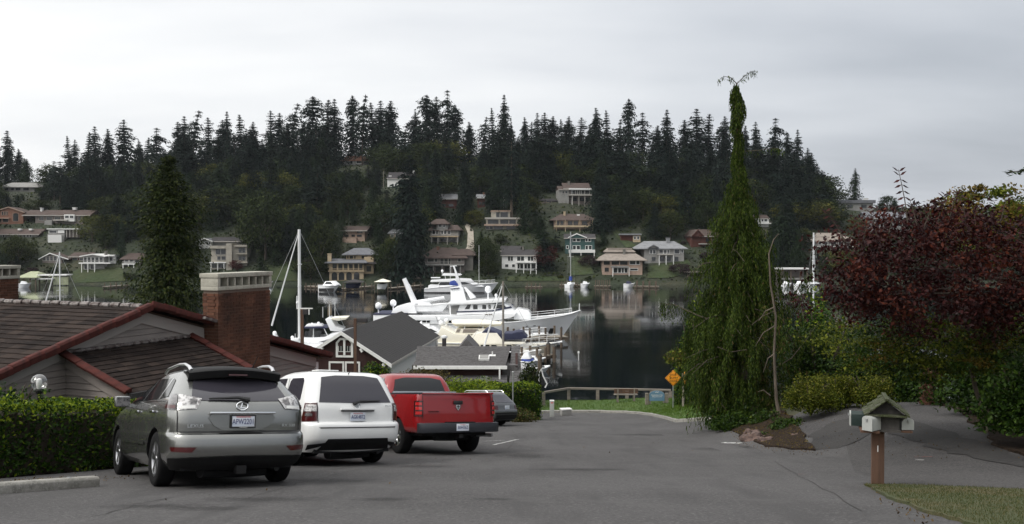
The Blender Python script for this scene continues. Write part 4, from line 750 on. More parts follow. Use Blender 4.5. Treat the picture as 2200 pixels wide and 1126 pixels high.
# ---------------------------------------------------------------- marina
class Boat:
    """profile coordinates are read off the photo (px, py) and turned into metres at the boat's own distance"""
    def __init__(s, name, label, px0, pyw, Y=None, cat='boat', yaw=0, group=None):
        s.Y = Y or E*F/(pyw-525); s.k = s.Y/F; s.px0, s.pyw = px0, pyw
        s.e = thing(name, label, cat, ((px0-1100)*s.k, s.Y, 0), yaw, group)
    def x(s, px): return (px-s.px0)*s.k
    def z(s, py): return (s.pyw-py)*s.k
    def pr(s, pts): return [(s.x(a), s.z(b)) for a, b in pts]
    def hull(s, x0, x1, beam, sheer, m, rake=2.0, tr=.85, draft=.5, name='hull', full=.42, flare=.45, stripe=None):
        """sheer: list of (px, py) of the deck edge"""
        a, b = s.x(x0), s.x(x1); L_ = b-a; sx = [s.x(p[0]) for p in sheer]; sz = [s.z(p[1]) for p in sheer]; n = 24
        vs = [0, .12, .3, .5, .75, 1.0]; rows = {1: [], -1: []}
        for sd in (1, -1):
            for i in range(n+1):
                t = i/n; zt = float(hermite(a+t*L_, sx, sz)); q = max(0, (t-full)/(1-full)); bd = beam/2*(1-q**2.4)*(tr+(1-tr)*min(1, t/.3))
                row = []
                for v in vs:
                    fl = flare*q + .12; w = bd*((1-fl)+fl*v**.8)*(1 if v > 0 else .5); z = -draft + (zt+draft)*v
                    row.append((a + t*(L_ - rake*(1-v)), sd*max(w, .02), z))
                rows[sd].append(row)
        g = MB(); g.grid(rows[1]); g.grid(rows[-1])
        for i in range(n): g.quad(rows[1][i][-1], rows[1][i+1][-1], rows[-1][i+1][-1], rows[-1][i][-1])
        g.quad(*([r for r in rows[1][0]] + [r for r in rows[-1][0]][::-1]))
        o = g.build(name, M[m], s.e, smooth=True, auto=R(30))
        # rub rail along the sheer
        g = MB()
        for sd in (1, -1): g.tube([(p[-1][0], p[-1][1]*1.01, p[-1][2]-.02) for p in rows[sd]], .07, 6)
        g.build('rub_rail', M['steel_white'] if stripe is None else M[stripe], s.e)
        s.rows = rows; return s
    def block(s, pts, hw, m, name='cabin', tumble=.06, bevel=.04):
        P = s.pr(pts); z0 = min(p[1] for p in P); W_ = [hw - tumble*(p[1]-z0) for p in P]
        MB().prism(P, 'y', [-w for w in W_], W_).build(name, M[m], s.e, bevel=bevel); return s
    def wins(s, quads, hw, name='window', tumble=.06, z0=None, m='dark_glass', both=True):
        for q in quads:
            P = s.pr(q); zb = s.z(z0) if z0 else min(p[1] for p in P)
            for sd in ((-1, 1) if both else (-1,)):
                W_ = [sd*(hw - tumble*(p[1]-zb)+.012) for p in P]; MB().prism(P, 'y', W_, [w-sd*.06 for w in W_]).build(name, M[m], s.e)
        return s
    def tube(s, pts, r, m='steel_white', name='pole', y=0, n=6):
        MB().tube([(s.x(p[0]), p[2] if len(p) > 2 else y, s.z(p[1])) for p in pts], r, n).build(name, M[m], s.e, smooth=True); return s
    def dome(s, px, py, rp, y=0, m='gelcoat', post=None):
        r = rp*s.k; g = MB(); c = (s.x(px), y, s.z(py)); g.lathe([(r*.55, -r*1.1), (r*.95, -r*.6), (r, 0), (r*.85, r*.55), (r*.5, r*.88), (.001, r)], 14, c)
        g.build('radar_dome', M[m], s.e, smooth=True, auto=R(60))
        if post: s.tube([(px, py+rp*.9, y), (px, post, y)], .09, 'gelcoat', 'dome_post')
        return s
    def rail(s, x0, x1, hgt=.75, t0=0, step=3, m='steel_white', sides=(-1, 1)):
        g = MB()
        for sd in sides:
            rw = [r[-1] for r in s.rows[sd] if x0 <= r[-1][0] <= x1]
            g.tube([(p[0], p[1]*.95, p[2]+hgt) for p in rw], .022, 5)
            g.tube([(p[0], p[1]*.95, p[2]+hgt*.5) for p in rw], .014, 4)
            for p in rw[::2]: g.tube([(p[0], p[1]*.95, p[2]), (p[0], p[1]*.95, p[2]+hgt)], .018, 5)
        g.build('guard_rail', M[m], s.e); return s
# --- the large motor yacht
b = Boat('motor_yacht', 'large white motor yacht with raked mast, deck crane and long flared bow', 808, 722, cat='yacht', yaw=R(-3))
b.hull(808, 1246, 6.6, [(808, 690), (880, 689), (960, 690), (1089, 687.5), (1150, 682), (1220, 673), (1246, 665)], 'gelcoat', 3.0, .86, .9, full=.5, flare=.75)
hw = 3.0
b.block([(811, 690), (811, 671), (880, 671), (880, 690)], hw, 'gelcoat', 'aft_bulwark')
b.block([(811, 673), (811, 670.6), (882, 669.8), (882, 672)], hw+.03, 'navy', 'aft_stripe', bevel=0)
b.block([(878, 692), (878, 684), (1082, 684), (1100, 692)], hw-.35, 'gelcoat', 'main_deck_house')
b.wins([[(898, 695), (898, 685), (911, 685), (911, 695)], [(914, 695), (914, 685), (930, 685), (930, 695)], [(967, 696), (967, 685), (996, 685), (990, 696)], [(1012, 691), (1018, 685.5), (1044, 685.5), (1044, 691)], [(1062, 691), (1062, 681.5), (1075, 681.5), (1075, 691)]], hw-.33, z0=692)
b.block([(868, 684), (864, 674), (1000, 674), (1090, 669), (1112, 668), (1106, 676), (1095, 679), (1070, 684)], hw, 'gelcoat', 'upper_deck_bulwark')
b.block([(972, 674), (969, 652), (1000, 650), (1086, 650), (1100, 657), (1112, 668)], hw-.55, 'gelcoat', 'pilothouse', tumble=.10)
b.wins([[(1003, 661), (1009, 651.5), (1016, 651.5), (1013, 661)], [(1021, 661), (1021, 652), (1030, 652), (1030, 661)], [(1040, 660.5), (1040, 652), (1048, 652), (1048, 660.5)], [(1053, 660), (1053, 651.5), (1058, 651.5), (1058, 660)], [(1063, 660), (1066, 651), (1085, 651), (1091, 658)]], hw-.53, z0=674, tumble=.10)
b.wins([[(986, 668), (986, 665.5), (1060, 663), (1100, 654.5), (1103, 658), (1062, 665.5)]], hw-.50, 'stripe', .10, 674, 'navy')
b.wins([[(974, 672), (974, 654), (992, 653), (986, 672)]], hw-.53, 'recess', .1, 674, 'shingle_grey')
b.block([(966, 651), (970, 646), (1084, 638.5), (1090, 640), (1088, 645), (1060, 648), (1000, 651)], hw-.25, 'gelcoat', 'pilothouse_roof')
b.block([(1106, 683), (1106, 668), (1112, 660), (1137, 665), (1141, 671), (1141, 683)], hw-.9, 'gelcoat', 'trunk_cabin', tumble=.15)
b.block([(971, 647), (970, 617), (990, 613), (997, 618), (1004, 646)], .95, 'gelcoat', 'funnel', tumble=.08)
b.block([(970, 620.4), (970, 619), (989, 617), (989, 618.6)], 1.0, 'navy', 'funnel_stripe', bevel=0)
b.block([(998, 617), (1002, 616), (1024, 638), (1012, 641)], .6, 'gelcoat', 'funnel_fin', tumble=.0)
b.block([(984, 617), (977, 580), (974, 571), (977, 571), (994, 615)], .22, 'gelcoat', 'mast', tumble=.0)
b.tube([(968, 572), (982, 571)], .06, name='radar_bar'); b.tube([(969, 620), (969, 570)], .035, 'steel_white', 'antenna', -.5)
MB().prism(b.pr([(967, 611), (969, 604), (976, 602), (984, 608), (986, 613), (975, 613)]), 'y', -.7, .7).build('canvas_cover', M['blue'], b.e, bevel=.08)
b.dome(1048.5, 621, 7, .6, post=641).dome(818, 655, 7, -1.6, post=671).dome(842, 651.5, 7, 1.0, post=668).dome(1067, 633, 3.2, -.6, post=640).tube([(807, 646), (812, 668)], .05, 'shingle_grey', 'flagstaff', 0)
b.block([(846, 671), (850, 662), (858, 656), (880, 650), (895, 652), (900, 671)], 1.9, 'gelcoat', 'boat_deck_locker', tumble=.1)
b.tube([(870, 598), (893, 650)], [.30, .42], 'gelcoat', 'crane_arm', -.6, 8).tube([(880, 610), (896, 647)], .10, 'steel_white', 'crane_ram', -.4).tube([(894, 649), (957, 638)], [.28, .18], 'gelcoat', 'crane_boom', -.9, 8)
MB().tube([(b.x(893), -.6, b.z(671)), (b.x(893), -.6, b.z(645))], .4, 10).build('crane_pedestal', M['gelcoat'], b.e)
td = Boat('tender', 'white tender stowed on the upper deck of the large yacht', 884, 722, 124, 'boat', R(-3)); td.e.location.z = td.z(668); td.e.location.x = (884-1100)*td.k; td.e.location.y = 123.0; td.pyw = 668
td.hull(884, 966, 2.0, [(884, 654), (920, 654), (966, 650)], 'gelcoat', .9, .9, .05, full=.55).block([(900, 654), (903, 649), (925, 648), (930, 654)], .7, 'gelcoat', 'console')
g = MB()
for px in (905, 915, 925, 935, 945, 955, 965): g.tube([(b.x(px), -2.9, b.z(684)), (b.x(px), -2.9, b.z(671))], .02, 4)
g.build('deck_stanchion', M['steel_white'], b.e)
b.wins([[(879, 672.5), (879, 669.5), (915, 669.5), (916, 672.5)]], hw-.05, 'vent', 0, None, 'black')
b.rail(b.x(1105), b.x(1244), .65); b.tube([(1243.5, 665), (1244, 651)], .06, 'steel_white', 'jack_staff')
b.wins([[(1176, 715), (1182, 702), (1190, 701.5), (1187, 715)]], 1.05, 'anchor_pocket', -.45, 715, 'black', both=False)
b.wins([[(1131, 697.5), (1131, 696), (1136, 695.5), (1136, 697)], [(1147, 696.5), (1147, 695), (1152, 694.5), (1152, 696)]], 2.35, 'porthole', -.3, 697, 'black', both=False)
b.tube([(1120, 702.5, -2.75), (1165, 699.5, -2.1)], .07, 'gelcoat', 'spray_rail')
for a_, c_ in ((1046.5, 1052.5), (1054, 1058), (1059, 1061.5)): MB().b2(b.x(a_), b.x(c_), -(hw+.015), -(hw-.02), b.z(671.8), b.z(670)).build('name_lettering', M['r_tan'], b.e)
# --- white flybridge yacht further out
b = Boat('motor_yacht', 'white flybridge yacht moored beyond the large yacht, bow to the right', 912, 629, cat='yacht', yaw=R(2))
b.hull(912, 1070, 4.6, [(912, 620), (960, 615), (1010, 611), (1070, 608)], 'gelcoat', 2.2, .9, .5, full=.5, flare=.7); hw = 2.0
b.block([(920, 622), (921, 613), (926, 611), (944, 611), (944, 622)], hw, 'gelcoat', 'cockpit').block([(938, 616), (946, 605), (1012, 604), (1035, 612), (1040, 616)], hw-.1, 'gelcoat', 'saloon', .15)
b.wins([[(941, 612.5), (947, 606), (966, 605.5), (967, 612)], [(970, 612), (970, 605.5), (998, 605.5), (1018, 611)]], hw-.08, tumble=.15, z0=616)
b.block([(925, 605.5), (927, 601), (990, 597.5), (1012, 599), (1018, 605)], hw-.05, 'gelcoat', 'flybridge').block([(926, 597.5), (926, 595.5), (946, 595.5), (946, 597.5)], 1.2, 'gelcoat', 'dinghy_chock').block([(949, 592), (953, 587), (988, 587.5), (993, 590), (985, 593)], 1.3, 'gelcoat', 'hardtop').tube([(956, 592, -1), (958, 600, -1)], .08).tube([(983, 592, -1), (983, 600, -1)], .08).dome(950, 582, 2.8, post=588).tube([(1029, 607, 0), (1029, 527, 0)], .05, 'steel_white', 'mast').rail(b.x(1015), b.x(1068), .8)
b.wins([[(912, 628.5), (912, 626.5), (1040, 626.5), (1042, 628.5)]], hw+.22, 'boot_stripe', 0, None, 'black')
# --- cream boats in the slips
b = Boat('flybridge_cruiser', 'cream flybridge cruiser with cream canvas top behind the grey shingled house', 942, 768, 108, 'boat', R(-4)); b.pyw = 525+E*F/108; hw = 2.0
b.hull(946, 1136, 4.6, [(946, 733), (1000, 733), (1060, 731), (1136, 722)], 'cream', 2.0, .92, .5, full=.5, flare=.6)
b.block([(946, 733), (944, 722), (952, 699), (964, 705), (980, 714), (1014, 716), (1026, 722), (1020, 733)], hw, 'cream', 'flybridge', .05).block([(980, 716), (984, 704), (1044, 703), (1052, 714)], hw-.2, 'canvas_cream', 'windscreen', .1, 0)
b.wins([[(984, 711), (987, 704), (994, 704), (991, 711)], [(998, 711.5), (1000, 704), (1030, 704), (1036, 711)]], hw-.18, 'clear_curtain', .1, 716, 'r_tan')
o = MB().tube([(b.x(977), 0, 0), (b.x(984), 0, .1), (b.x(1020), 0, .1), (b.x(1044), 0, 0), (b.x(1078), 0, -.15)], [1.25, 1.45, 1.5, 1.4, .8], 14).build('bimini_top', M['canvas_cream'], b.e, smooth=True, auto=R(70)); o.scale = (1, 1.2, .28); o.location.z = b.z(694.5)
for px in (986, 1003, 1042): b.tube([(px, 698, -1.6), (px-5, 714, -1.7)], .05, 'steel_white', 'bimini_strut')
b.dome(949, 694, 6, -.5, post=706).dome(957.5, 690, 5.2, .6, post=704).dome(944, 686, 3.5, 0, post=700).tube([(936, 680), (944, 700)], .04, 'steel', 'antenna')
b = Boat('sedan_cruiser', 'cream cabin cruiser with navy canvas foredeck cover, bow pointing right', 1000, 768, 100, 'boat', R(-3)); b.pyw = 525+E*F/100; hw = 1.9
b.hull(1000, 1200, 4.2, [(1000, 746), (1080, 744), (1140, 741), (1200, 735)], 'cream', 1.5, .92, .5, full=.5, flare=.6, stripe='steel')
b.block([(1004, 733), (1020, 715), (1034, 712), (1070, 712), (1085, 731), (1128, 731), (1130, 735), (1010, 737)], hw, 'cream', 'flybridge', .08).block([(1012, 748), (1012, 736), (1100, 736), (1118, 748)], hw-.15, 'cream', 'saloon', .04)
b.wins([[(1020, 745), (1020, 737.5), (1032, 737.5), (1032, 745)], [(1036, 745), (1036, 737.5), (1054, 737.5), (1054, 745)], [(1058, 745), (1058, 737.5), (1068, 737.5), (1076, 745)], [(1092, 745), (1090, 737.5), (1100, 737.5), (1110, 745)]], hw-.13, tumble=.04, z0=748)
MB().prism(b.pr([(1036, 713), (1046, 705), (1056, 705), (1078, 714), (1086, 728), (1078, 724), (1060, 714)]), 'y', -1.7, 1.7).build('canvas_cover', M['navy'], b.e, bevel=.15)
MB().prism(b.pr([(1082, 728), (1084, 713), (1100, 713), (1112, 710), (1124, 709), (1128, 716), (1135, 722), (1130, 727)]), 'y', -1.5, 1.3).build('dinghy_cover', M['navy'], b.e, bevel=.2)
b.rail(b.x(1125), b.x(1206), .9); b.tube([(1188, 738), (1208, 733)], .12, 'steel_white', 'bow_pulpit')
b = Boat('cabin_cruiser', 'white cabin cruiser wedged between the cream cruisers and the large yacht bow', 1080, 750, 117, 'boat', R(-5)); b.pyw = 525+E*F/117
b.hull(1085, 1178, 3.2, [(1085, 722), (1130, 720), (1178, 715)], 'gelcoat', 1.2, .9, .4, full=.5, flare=.5).block([(1096, 722), (1104, 712), (1132, 711), (1148, 720)], 1.2, 'gelcoat', 'cabin', .15).wins([[(1104, 719), (1108, 713.5), (1128, 713), (1136, 719)]], 1.2, tumble=.15, z0=722).rail(b.x(1135), b.x(1176), .7)
b = Boat('cabin_cruiser', 'white cruiser showing between the boathouse roof and the cream flybridge', 880, 750, 113, 'boat', R(4)); b.pyw = 525+E*F/113
b.hull(872, 985, 3.6, [(872, 716), (925, 715), (985, 711)], 'gelcoat', 1.4, .9, .4, full=.5, flare=.5).block([(886, 716), (892, 704), (930, 702), (952, 713)], 1.4, 'gelcoat', 'cabin', .12).wins([[(892, 713), (896, 706), (926, 704.5), (940, 712)]], 1.4, tumble=.12, z0=716).block([(896, 703), (898, 698), (922, 698), (926, 703)], 1.2, 'gelcoat', 'flybridge', .1).dome(904, 694, 2.8, 0, post=699).tube([(915, 698), (917, 680)], .03, 'steel_white', 'antenna')
# small boats at the dock end
b = Boat('runabout', 'small white runabout with blue cover at the end of the dock', 1122, 790, cat='boat', yaw=R(-12)); b.hull(1122, 1152, 1.7, [(1122, 775), (1140, 776), (1152, 774)], 'gelcoat', .4, .9, .2).block([(1122, 776), (1124, 770), (1144, 772), (1146, 776)], .7, 'blue', 'cover', .1).block([(1120, 771), (1128, 758), (1136, 757), (1142, 770)], .6, 'gelcoat', 'windscreen', .2)
b = Boat('runabout', 'low white open boat lying in front of the cream cabin cruiser', 1124, 783, cat='boat', yaw=R(-6)); b.hull(1124, 1172, 1.8, [(1124, 772), (1150, 773), (1172, 768)], 'gelcoat', .7, .9, .2).block([(1130, 773), (1136, 765), (1150, 765), (1156, 773)], .6, 'gelcoat', 'console', .1).wins([[(1137, 771), (1139, 766.5), (1148, 766.5), (1150, 771)]], .6, tumble=.1)
b = Boat('rowing_dinghy', 'white inflatable dinghy with dark seats near the piles', 1138, 800, cat='boat', yaw=R(8)); b.hull(1138, 1182, 1.5, [(1138, 789), (1165, 790), (1182, 787)], 'gelcoat', .5, .95, .15)
for px in (1146, 1156, 1166): MB().box((b.x(px), 0, b.z(788)), (.25, 1.2, .08)).build('thwart', M['black'], b.e)
# --- white cruiser at left with radar arch
b = Boat('express_cruiser', 'white express cruiser with radar arch and navy bimini beside the brown boathouse', 600, 752, 106, 'boat', R(4)); b.pyw = 525+E*F/106; hw = 1.9
b.hull(596, 765, 4.2, [(596, 745), (650, 740), (700, 728), (765, 712)], 'gelcoat', 2.2, .9, .5, full=.5, flare=.6)
b.block([(650, 740), (652, 724), (700, 722), (716, 714), (758, 706), (766, 709), (735, 728), (690, 740)], hw, 'gelcoat', 'deckhouse', .12).block([(652, 703.5), (655, 700.5), (697, 700), (705, 703.5)], 1.7, 'navy', 'bimini_top').tube([(676, 703, -1.5), (676, 724, -1.6)], .05).tube([(697, 702, -1.5), (707, 722, -1.6)], .05).wins([[(657, 722), (659, 709), (673, 709), (673, 722)], [(678, 722), (678, 709), (694, 708), (690, 722)]], hw-.15, 'clear_curtain', .12, 740, 'dark_glass')
b.block([(701, 684), (706, 681), (714, 684), (722, 700), (738, 706), (734, 711), (712, 709)], 1.7, 'gelcoat', 'radar_arch', 0).block([(710, 684), (716, 682), (747, 681), (744, 685.5), (728, 688)], 1.5, 'canvas_cream', 'sun_top').dome(684, 694, 3, -.5, post=701).dome(668, 697, 2.5, .3, post=702)
b.block([(656, 701), (660, 696), (690, 696), (694, 701)], .9, 'gelcoat', 'roof_dinghy', .2)
for px, yt in ((690, 661), (704, 655), (716, 650)): b.tube([(px, 684, .8), (px, yt, .8)], .03, 'steel_white', 'antenna')
b = Boat('covered_cruiser', 'small boat with white dome and navy cover just right of the brick chimney', 580, 760, 100, 'boat', R(10)); b.pyw = 525+E*F/100
b.hull(574, 640, 3.0, [(574, 735), (610, 737), (640, 738)], 'gelcoat', 1.2, .9, .4).block([(578, 736), (582, 728), (602, 731), (612, 736)], 1.2, 'navy', 'canvas_cover').block([(580, 732), (582, 722), (594, 721), (598, 730)], .9, 'gelcoat', 'hardtop').dome(589, 716, 4.5, 0, post=724).block([(622, 738), (624, 728), (640, 728), (644, 738)], 1.0, 'gelcoat', 'console').dome(626, 726, 3.6, 0, post=732).tube([(632, 728), (632, 718)], .03).tube([(638, 728), (639, 714)], .03)
# --- sailing boats
def sail(px, yt, pyw, label, L_=9, Y=None, stays=True, mast_m='steel_white', boom=None, r=.085, yaw=0, hullm='gelcoat', name='sailing_boat', jib=None, radar=None):
    b = Boat(name, label, px, pyw, Y, 'sailboat', yaw); k = b.k; n_ = L_/k/2
    b.pyw = 525+E*F/b.Y; w = b.pyw
    b.hull(px-n_, px+n_, L_*.3, [(px-n_, w-.95/k), (px, w-.9/k), (px+n_, w-1.2/k)], hullm, 1.0, .75, .4, full=.35)
    b.block([(px-n_*.4, w-.8/k), (px-n_*.4, w-1.5/k), (px+n_*.4, w-1.35/k), (px+n_*.55, w-.9/k)], L_*.09, hullm, 'coachroof', .2)
    b.tube([(px, w-1.2/k), (px, yt)], [r*1.1, r], mast_m, 'mast', n=8)
    sp = yt + (w-yt)*.45; b.tube([(px, sp, -.9), (px, sp, .9)], .03, mast_m, 'spreader')
    if stays:
        for tx, ty in ((px-n_*.97, w-1.1/k), (px+n_*.97, w-1.3/k)): b.tube([(px, yt+1), (tx, ty)], .018, 'steel', 'stay', n=4)
        for y in (-1, 1): b.tube([(px, yt+2, 0), (px, sp, y*.9), (px, w-1/k, y*1.2)], .015, 'steel', 'shroud', n=4)
    if boom: b.tube([(px, w-2.2/k), (boom, w-2.1/k)], [.16, .14], 'navy', 'furled_sail', n=8)
    if jib: b.tube([(px-2, yt+10), jib], [.05, .10, ][:2], 'steel_white', 'furled_jib', n=8)
    if radar: b.dome(px-4, radar, 3.4, 0).tube([(px-5, radar-14), (px-5, radar+14)], .08, 'steel_white', 'wind_turbine')
    return b
b = sail(643, 493, 760, 'tall white mast with thick furled foresail rising behind the brown boathouse', 12, 102, mast_m='steel_white', r=.16, jib=(583, 700), radar=650); b.tube([(644, 568, -.9), (644, 568, .9)], .05, 'steel_white', 'spreader')
sail(1081, 604, 770, 'weathered wooden-masted sailing boat between the cream cruisers', 8, 97, mast_m='wood_grey', r=.11, jib=(1040, 745))
sail(128, 541, 700, 'slim white mast rising behind the ridge of the tiled roof', 9, 122, r=.075, jib=(97, 650))
b = sail(1226, 498, 615, 'small sailing boat with blue sail cover moored at the far shore', 7, 265, mast_m='steel', r=.16, yaw=R(70)); b.tube([(1226, 603), (1226, 594)], .5, 'blue', 'sail_cover')
b = sail(1748, 500, 600, 'white mast with splayed rigging at the right shore', 10, 268, r=.24, yaw=R(50))
for a, c in (((1747, 515), (1743, 585)), ((1749, 515), (1756, 575))): b.tube([a, c], .12, 'steel_white', 'backstay')
b.tube([(1740, 560), (1756, 560)], .1, 'steel_white', 'crosstree'); b.tube([(1743, 540), (1753, 548)], .1, 'steel_white', 'crosstree')
# --- far shore boats, lifts and docks
b = Boat('cabin_cruiser', 'white cabin cruiser moored in front of the tan villa', 692, 627, cat='boat', yaw=R(-25)); b.hull(690, 738, 3.4, [(690, 612), (715, 613), (738, 610)], 'gelcoat', 2.0, .9, .4).block([(700, 613), (706, 604), (722, 603), (732, 610), (734, 613)], 1.2, 'gelcoat', 'cabin', .2).wins([[(705, 610), (709, 605), (720, 605), (727, 610)]], 1.2, tumble=.2, z0=613).wins([[(693, 626), (693, 619), (733, 618), (730, 626)]], 1.62, 'topside_stripe', -.05, None, 'black')
def lift(px, yt, pyw, w, label, m, boatm='gelcoat'):
    b = Boat('boat_lift', label, px, pyw, None, 'boat lift'); a, c = px-w/2, px+w/2; p = b.pr([(a, yt+6), (px, yt), (c, yt+6)])
    d = 2.6; v = [(p[0][0], -d, p[0][1]), (p[2][0], -d, p[2][1]), (p[2][0], d, p[2][1]), (p[0][0], d, p[0][1]), (0, -d*.3, p[1][1]), (0, d*.3, p[1][1])]
    MB().add(v, [(0, 1, 4), (1, 2, 5, 4), (2, 3, 5), (3, 0, 4, 5), (3, 2, 1, 0)]).build('canopy', M[m], b.e)
    for x in (a+2, c-2):
        for y in (-d+.2, d-.2): MB().tube([(b.x(x), y, -1), (b.x(x), y, b.z(yt+6))], .12, 6).build('post', M['pile'], b.e)
    q = Boat('motorboat', label.replace('boat lift with', 'motorboat hanging under the').split(' canopy')[0] + ' canopy', px, pyw, None, 'boat'); q.e.location.z = 1.0; q.hull(a+5, c-4, 2.0, [(a+5, pyw-9), (px, pyw-9), (c-4, pyw-10)], boatm, .8, .9, .3).block([(a+10, pyw-9), (a+12, pyw-13), (px+3, pyw-13), (px+6, pyw-9)], .7, 'dark_glass', 'windscreen', .2)
lift(760, 600, 625, 42, 'boat lift with dark canopy in front of the tan villa', 'r_dark', 'navy'); lift(822, 599, 628, 32, 'boat lift with cream canopy right of the tan villa', 'canvas_cream')
def dock(label, a, c, Y0, Y1, z=.55, w=1.6, piles=4, h=.8):
    A = at(a, 560, Y0); B = at(c, 560, Y1); A.z = B.z = 0; d = B-A; L_ = d.length; e = thing('dock', label, 'dock', A, atan2(d.y, d.x)); n = int(L_/1.5)+1
    g = MB()
    for i in range(n): g.b2(i*L_/n+.03, (i+1)*L_/n-.03, -w/2, w/2, z-.12, z)
    g.build('decking', M['dock'], e)
    for s in (-1, 1): MB().b2(0, L_, s*w/2-.08*s-.08, s*w/2-.08*s+.08, z-.4, z-.125).build('stringer', M['pile'], e)
    for i in range(piles):
        for s in (-1, 1): MB().tube([(L_*(i+.5)/piles, s*(w/2+.15), -1.5), (L_*(i+.5)/piles, s*(w/2+.15), z+h)], .14, 7).build('pile', M['pile'], e)
    return e
dock('grey dock beside the white cabin cruiser at the tan villa', 735, 800, 246, 262); dock('low pier left of the white cabin cruiser', 660, 700, 262, 258, w=2.5); dock('dock leading to the cream canopied boat lift', 838, 905, 250, 268); dock('slim dock beside the small blue sailing boat', 1205, 1250, 272, 268); dock('dock with rails beside the white motorboat', 1278, 1312, 264, 262, h=1.6); dock('long dock at the flared tan-roofed house', 1362, 1416, 262, 260, h=1.4); dock('pale slanting jetty under the lawn at left', 225, 272, 258, 268); dock('thin jetty at the foot of the grassy bank', 1128, 1165, 262, 262, z=.4)
for px, w, lab, m in ((1258, 18, 'small white motorboat by the dock with rails', 'gelcoat'), (1352, 24, 'small boat under a purple cover at the far dock', 'navy'), (52, 26, 'white skiff under the green-roofed boat shed', 'gelcoat'), (580, 12, 'tiny white boat at the foot of the grass slope right of the chimney', 'gelcoat'), (1722, 30, 'white boat half hidden behind the purple tree', 'gelcoat'), (1690, 22, 'low white boat in front of the open shed', 'gelcoat')):
    b = Boat('motorboat', lab, px, 618 if px != 580 else 614, None, 'boat', R(random.uniform(-30, 30))); b.hull(px-w/2, px+w/2, 2.2, [(px-w/2, b.pyw-8), (px, b.pyw-8), (px+w/2, b.pyw-10)], 'gelcoat', .9, .9, .3); b.block([(px-w*.3, b.pyw-8), (px-w*.22, b.pyw-14), (px+w*.1, b.pyw-13), (px+w*.25, b.pyw-8)], .8, m, 'cover' if m == 'navy' else 'windscreen', .15)
# near docks and piles
dock('grey wooden dock along the cream cruisers', 1010, 1215, 112, 116, .8, 2.0, 6, 1.2); dock('dock end at the small white boats', 1128, 1182, 95, 98, .7, 1.8, 3, .9)
for px, yt, yb_, Yd, r, lab in ((1178, 739, 772, 97, .24, 'brown mooring pile beside the cream bow'), (1191, 745, 800, 96, .16, 'thin dark pile right of the cream bow'), (1160, 764, 818, 84, .20, 'brown pile behind the clipped hedge'), (1206, 705, 770, 110, .14, 'dark pile at the bow of the large yacht')):
    t = at(px, yt, Yd); e = thing('mooring_pile', lab, 'pile', (t.x, Yd, 0)); MB().tube([(0, 0, -2), (0, 0, t.z)], r, 9).build('shaft', M['pile'], e); MB().lathe([(r*1.1, t.z), (r*.9, t.z+.05), (.01, t.z+.25)], 9).build('cap', M['black'], e)
for px, py, lab in ((1243, 766, 'thin white marker standing in the dark water'), ):
    p = at(px, 775, E*F/250); e = thing('water_marker', lab, 'marker', (p.x, p.y, 0)); MB().tube([(0, 0, -1), (0, 0, .75)], .05, 6).build('stake', M['trim'], e); MB().lathe([(.06, .75), (.11, .8), (.09, .95), (.01, 1.0)], 8).build('cap', M['trim'], e)
e = thing('tarp_bundle', 'white-edged dark awning hanging behind the hedge', 'awning', (at(1163, 830, 72).x, 72, 0)); zt = at(1163, 792, 72).z; MB().tube([(-.15, 0, 0), (-.2, 0, zt-.4), (0, 0, zt), (.15, 0, zt-.6), (.45, 0, zt-1.2), (.3, 0, zt-1.5)], .06, 6).build('frame', M['trim'], e); MB().prism([(-.18, zt-1.4), (-.15, zt-.4), (0, zt-.1), (.14, zt-.6), (.3, zt-1.3)], 'y', .02, .12).build('cloth', M['black'], e)
# ---------------------------------------------------------------- boathouses
hm('barn', (.050, .026, .024), (.036, .019, .018), .85, 3); hm('asph_shingle', (.060, .058, .058), (.042, .041, .041), .95, 6); hm('shake', (.14, .135, .135), (.075, .07, .07), .9, 5)
def shingle(m):
    t = M[m].node_tree; b = t.nodes['Principled BSDF']; br = t.nodes.new('ShaderNodeTexBrick'); tcn = t.nodes.new('ShaderNodeTexCoord'); t.links.new(tcn.outputs['Object'], br.inputs['Vector']); br.inputs['Scale'].default_value = 2.2; br.inputs['Mortar Size'].default_value = .02
    bp = t.nodes.new('ShaderNodeBump'); bp.inputs['Strength'].default_value = .6; bp.inputs['Distance'].default_value = .03; t.links.new(br.outputs['Fac'], bp.inputs['Height']); t.links.new(bp.outputs[0], b.inputs['Normal']); bp.invert = True
def slope_courses(name, A, B, C, D, n, th, m, parent, over=.02, split=None):
    """stepped roof courses on the slope A-B (eave) to D-C (ridge); one mesh"""
    g = MB(); A, B, C, D = map(Vector, (A, B, C, D)); nrm = (B-A).cross(D-A).normalized(); nrm = nrm if nrm.z > 0 else -nrm
    for i in range(n):
        t0, t1 = i/n, min(1, (i+1.12)/n); k = split or 1
        for j in range(k):
            u0, u1 = (j+.004)/k, (j+.996)/k; e = nrm*th*random.uniform(.85, 1.15)
            p = lambda u, t: (A.lerp(B, u)).lerp(D.lerp(C, u), t)
            g.add([p(u0, t0)+nrm*.005, p(u1, t0)+nrm*.005, p(u1, t1), p(u0, t1), p(u0, t0)+e, p(u1, t0)+e, p(u1, t1)+nrm*.004, p(u0, t1)+nrm*.004], [(4, 5, 6, 7), (0, 1, 5, 4), (1, 2, 6, 5), (3, 0, 4, 7)])
    o = g.build(name, m, parent, fix=False); return o
D0 = 70.0; ax = Vector((.0927, 1, 0)).normalized(); rz = -atan2(ax.x, ax.y)
ap = at(733, 713, D0); k = D0/F
bh = thing('boathouse', 'brown boathouse with white trim, white shutters and long dark roof', 'boathouse', (ap.x, D0, 0), rz)
zr = ap.z; hwid = 105*k; ze = zr-68*k; LB = 21.8; zg = 1.2
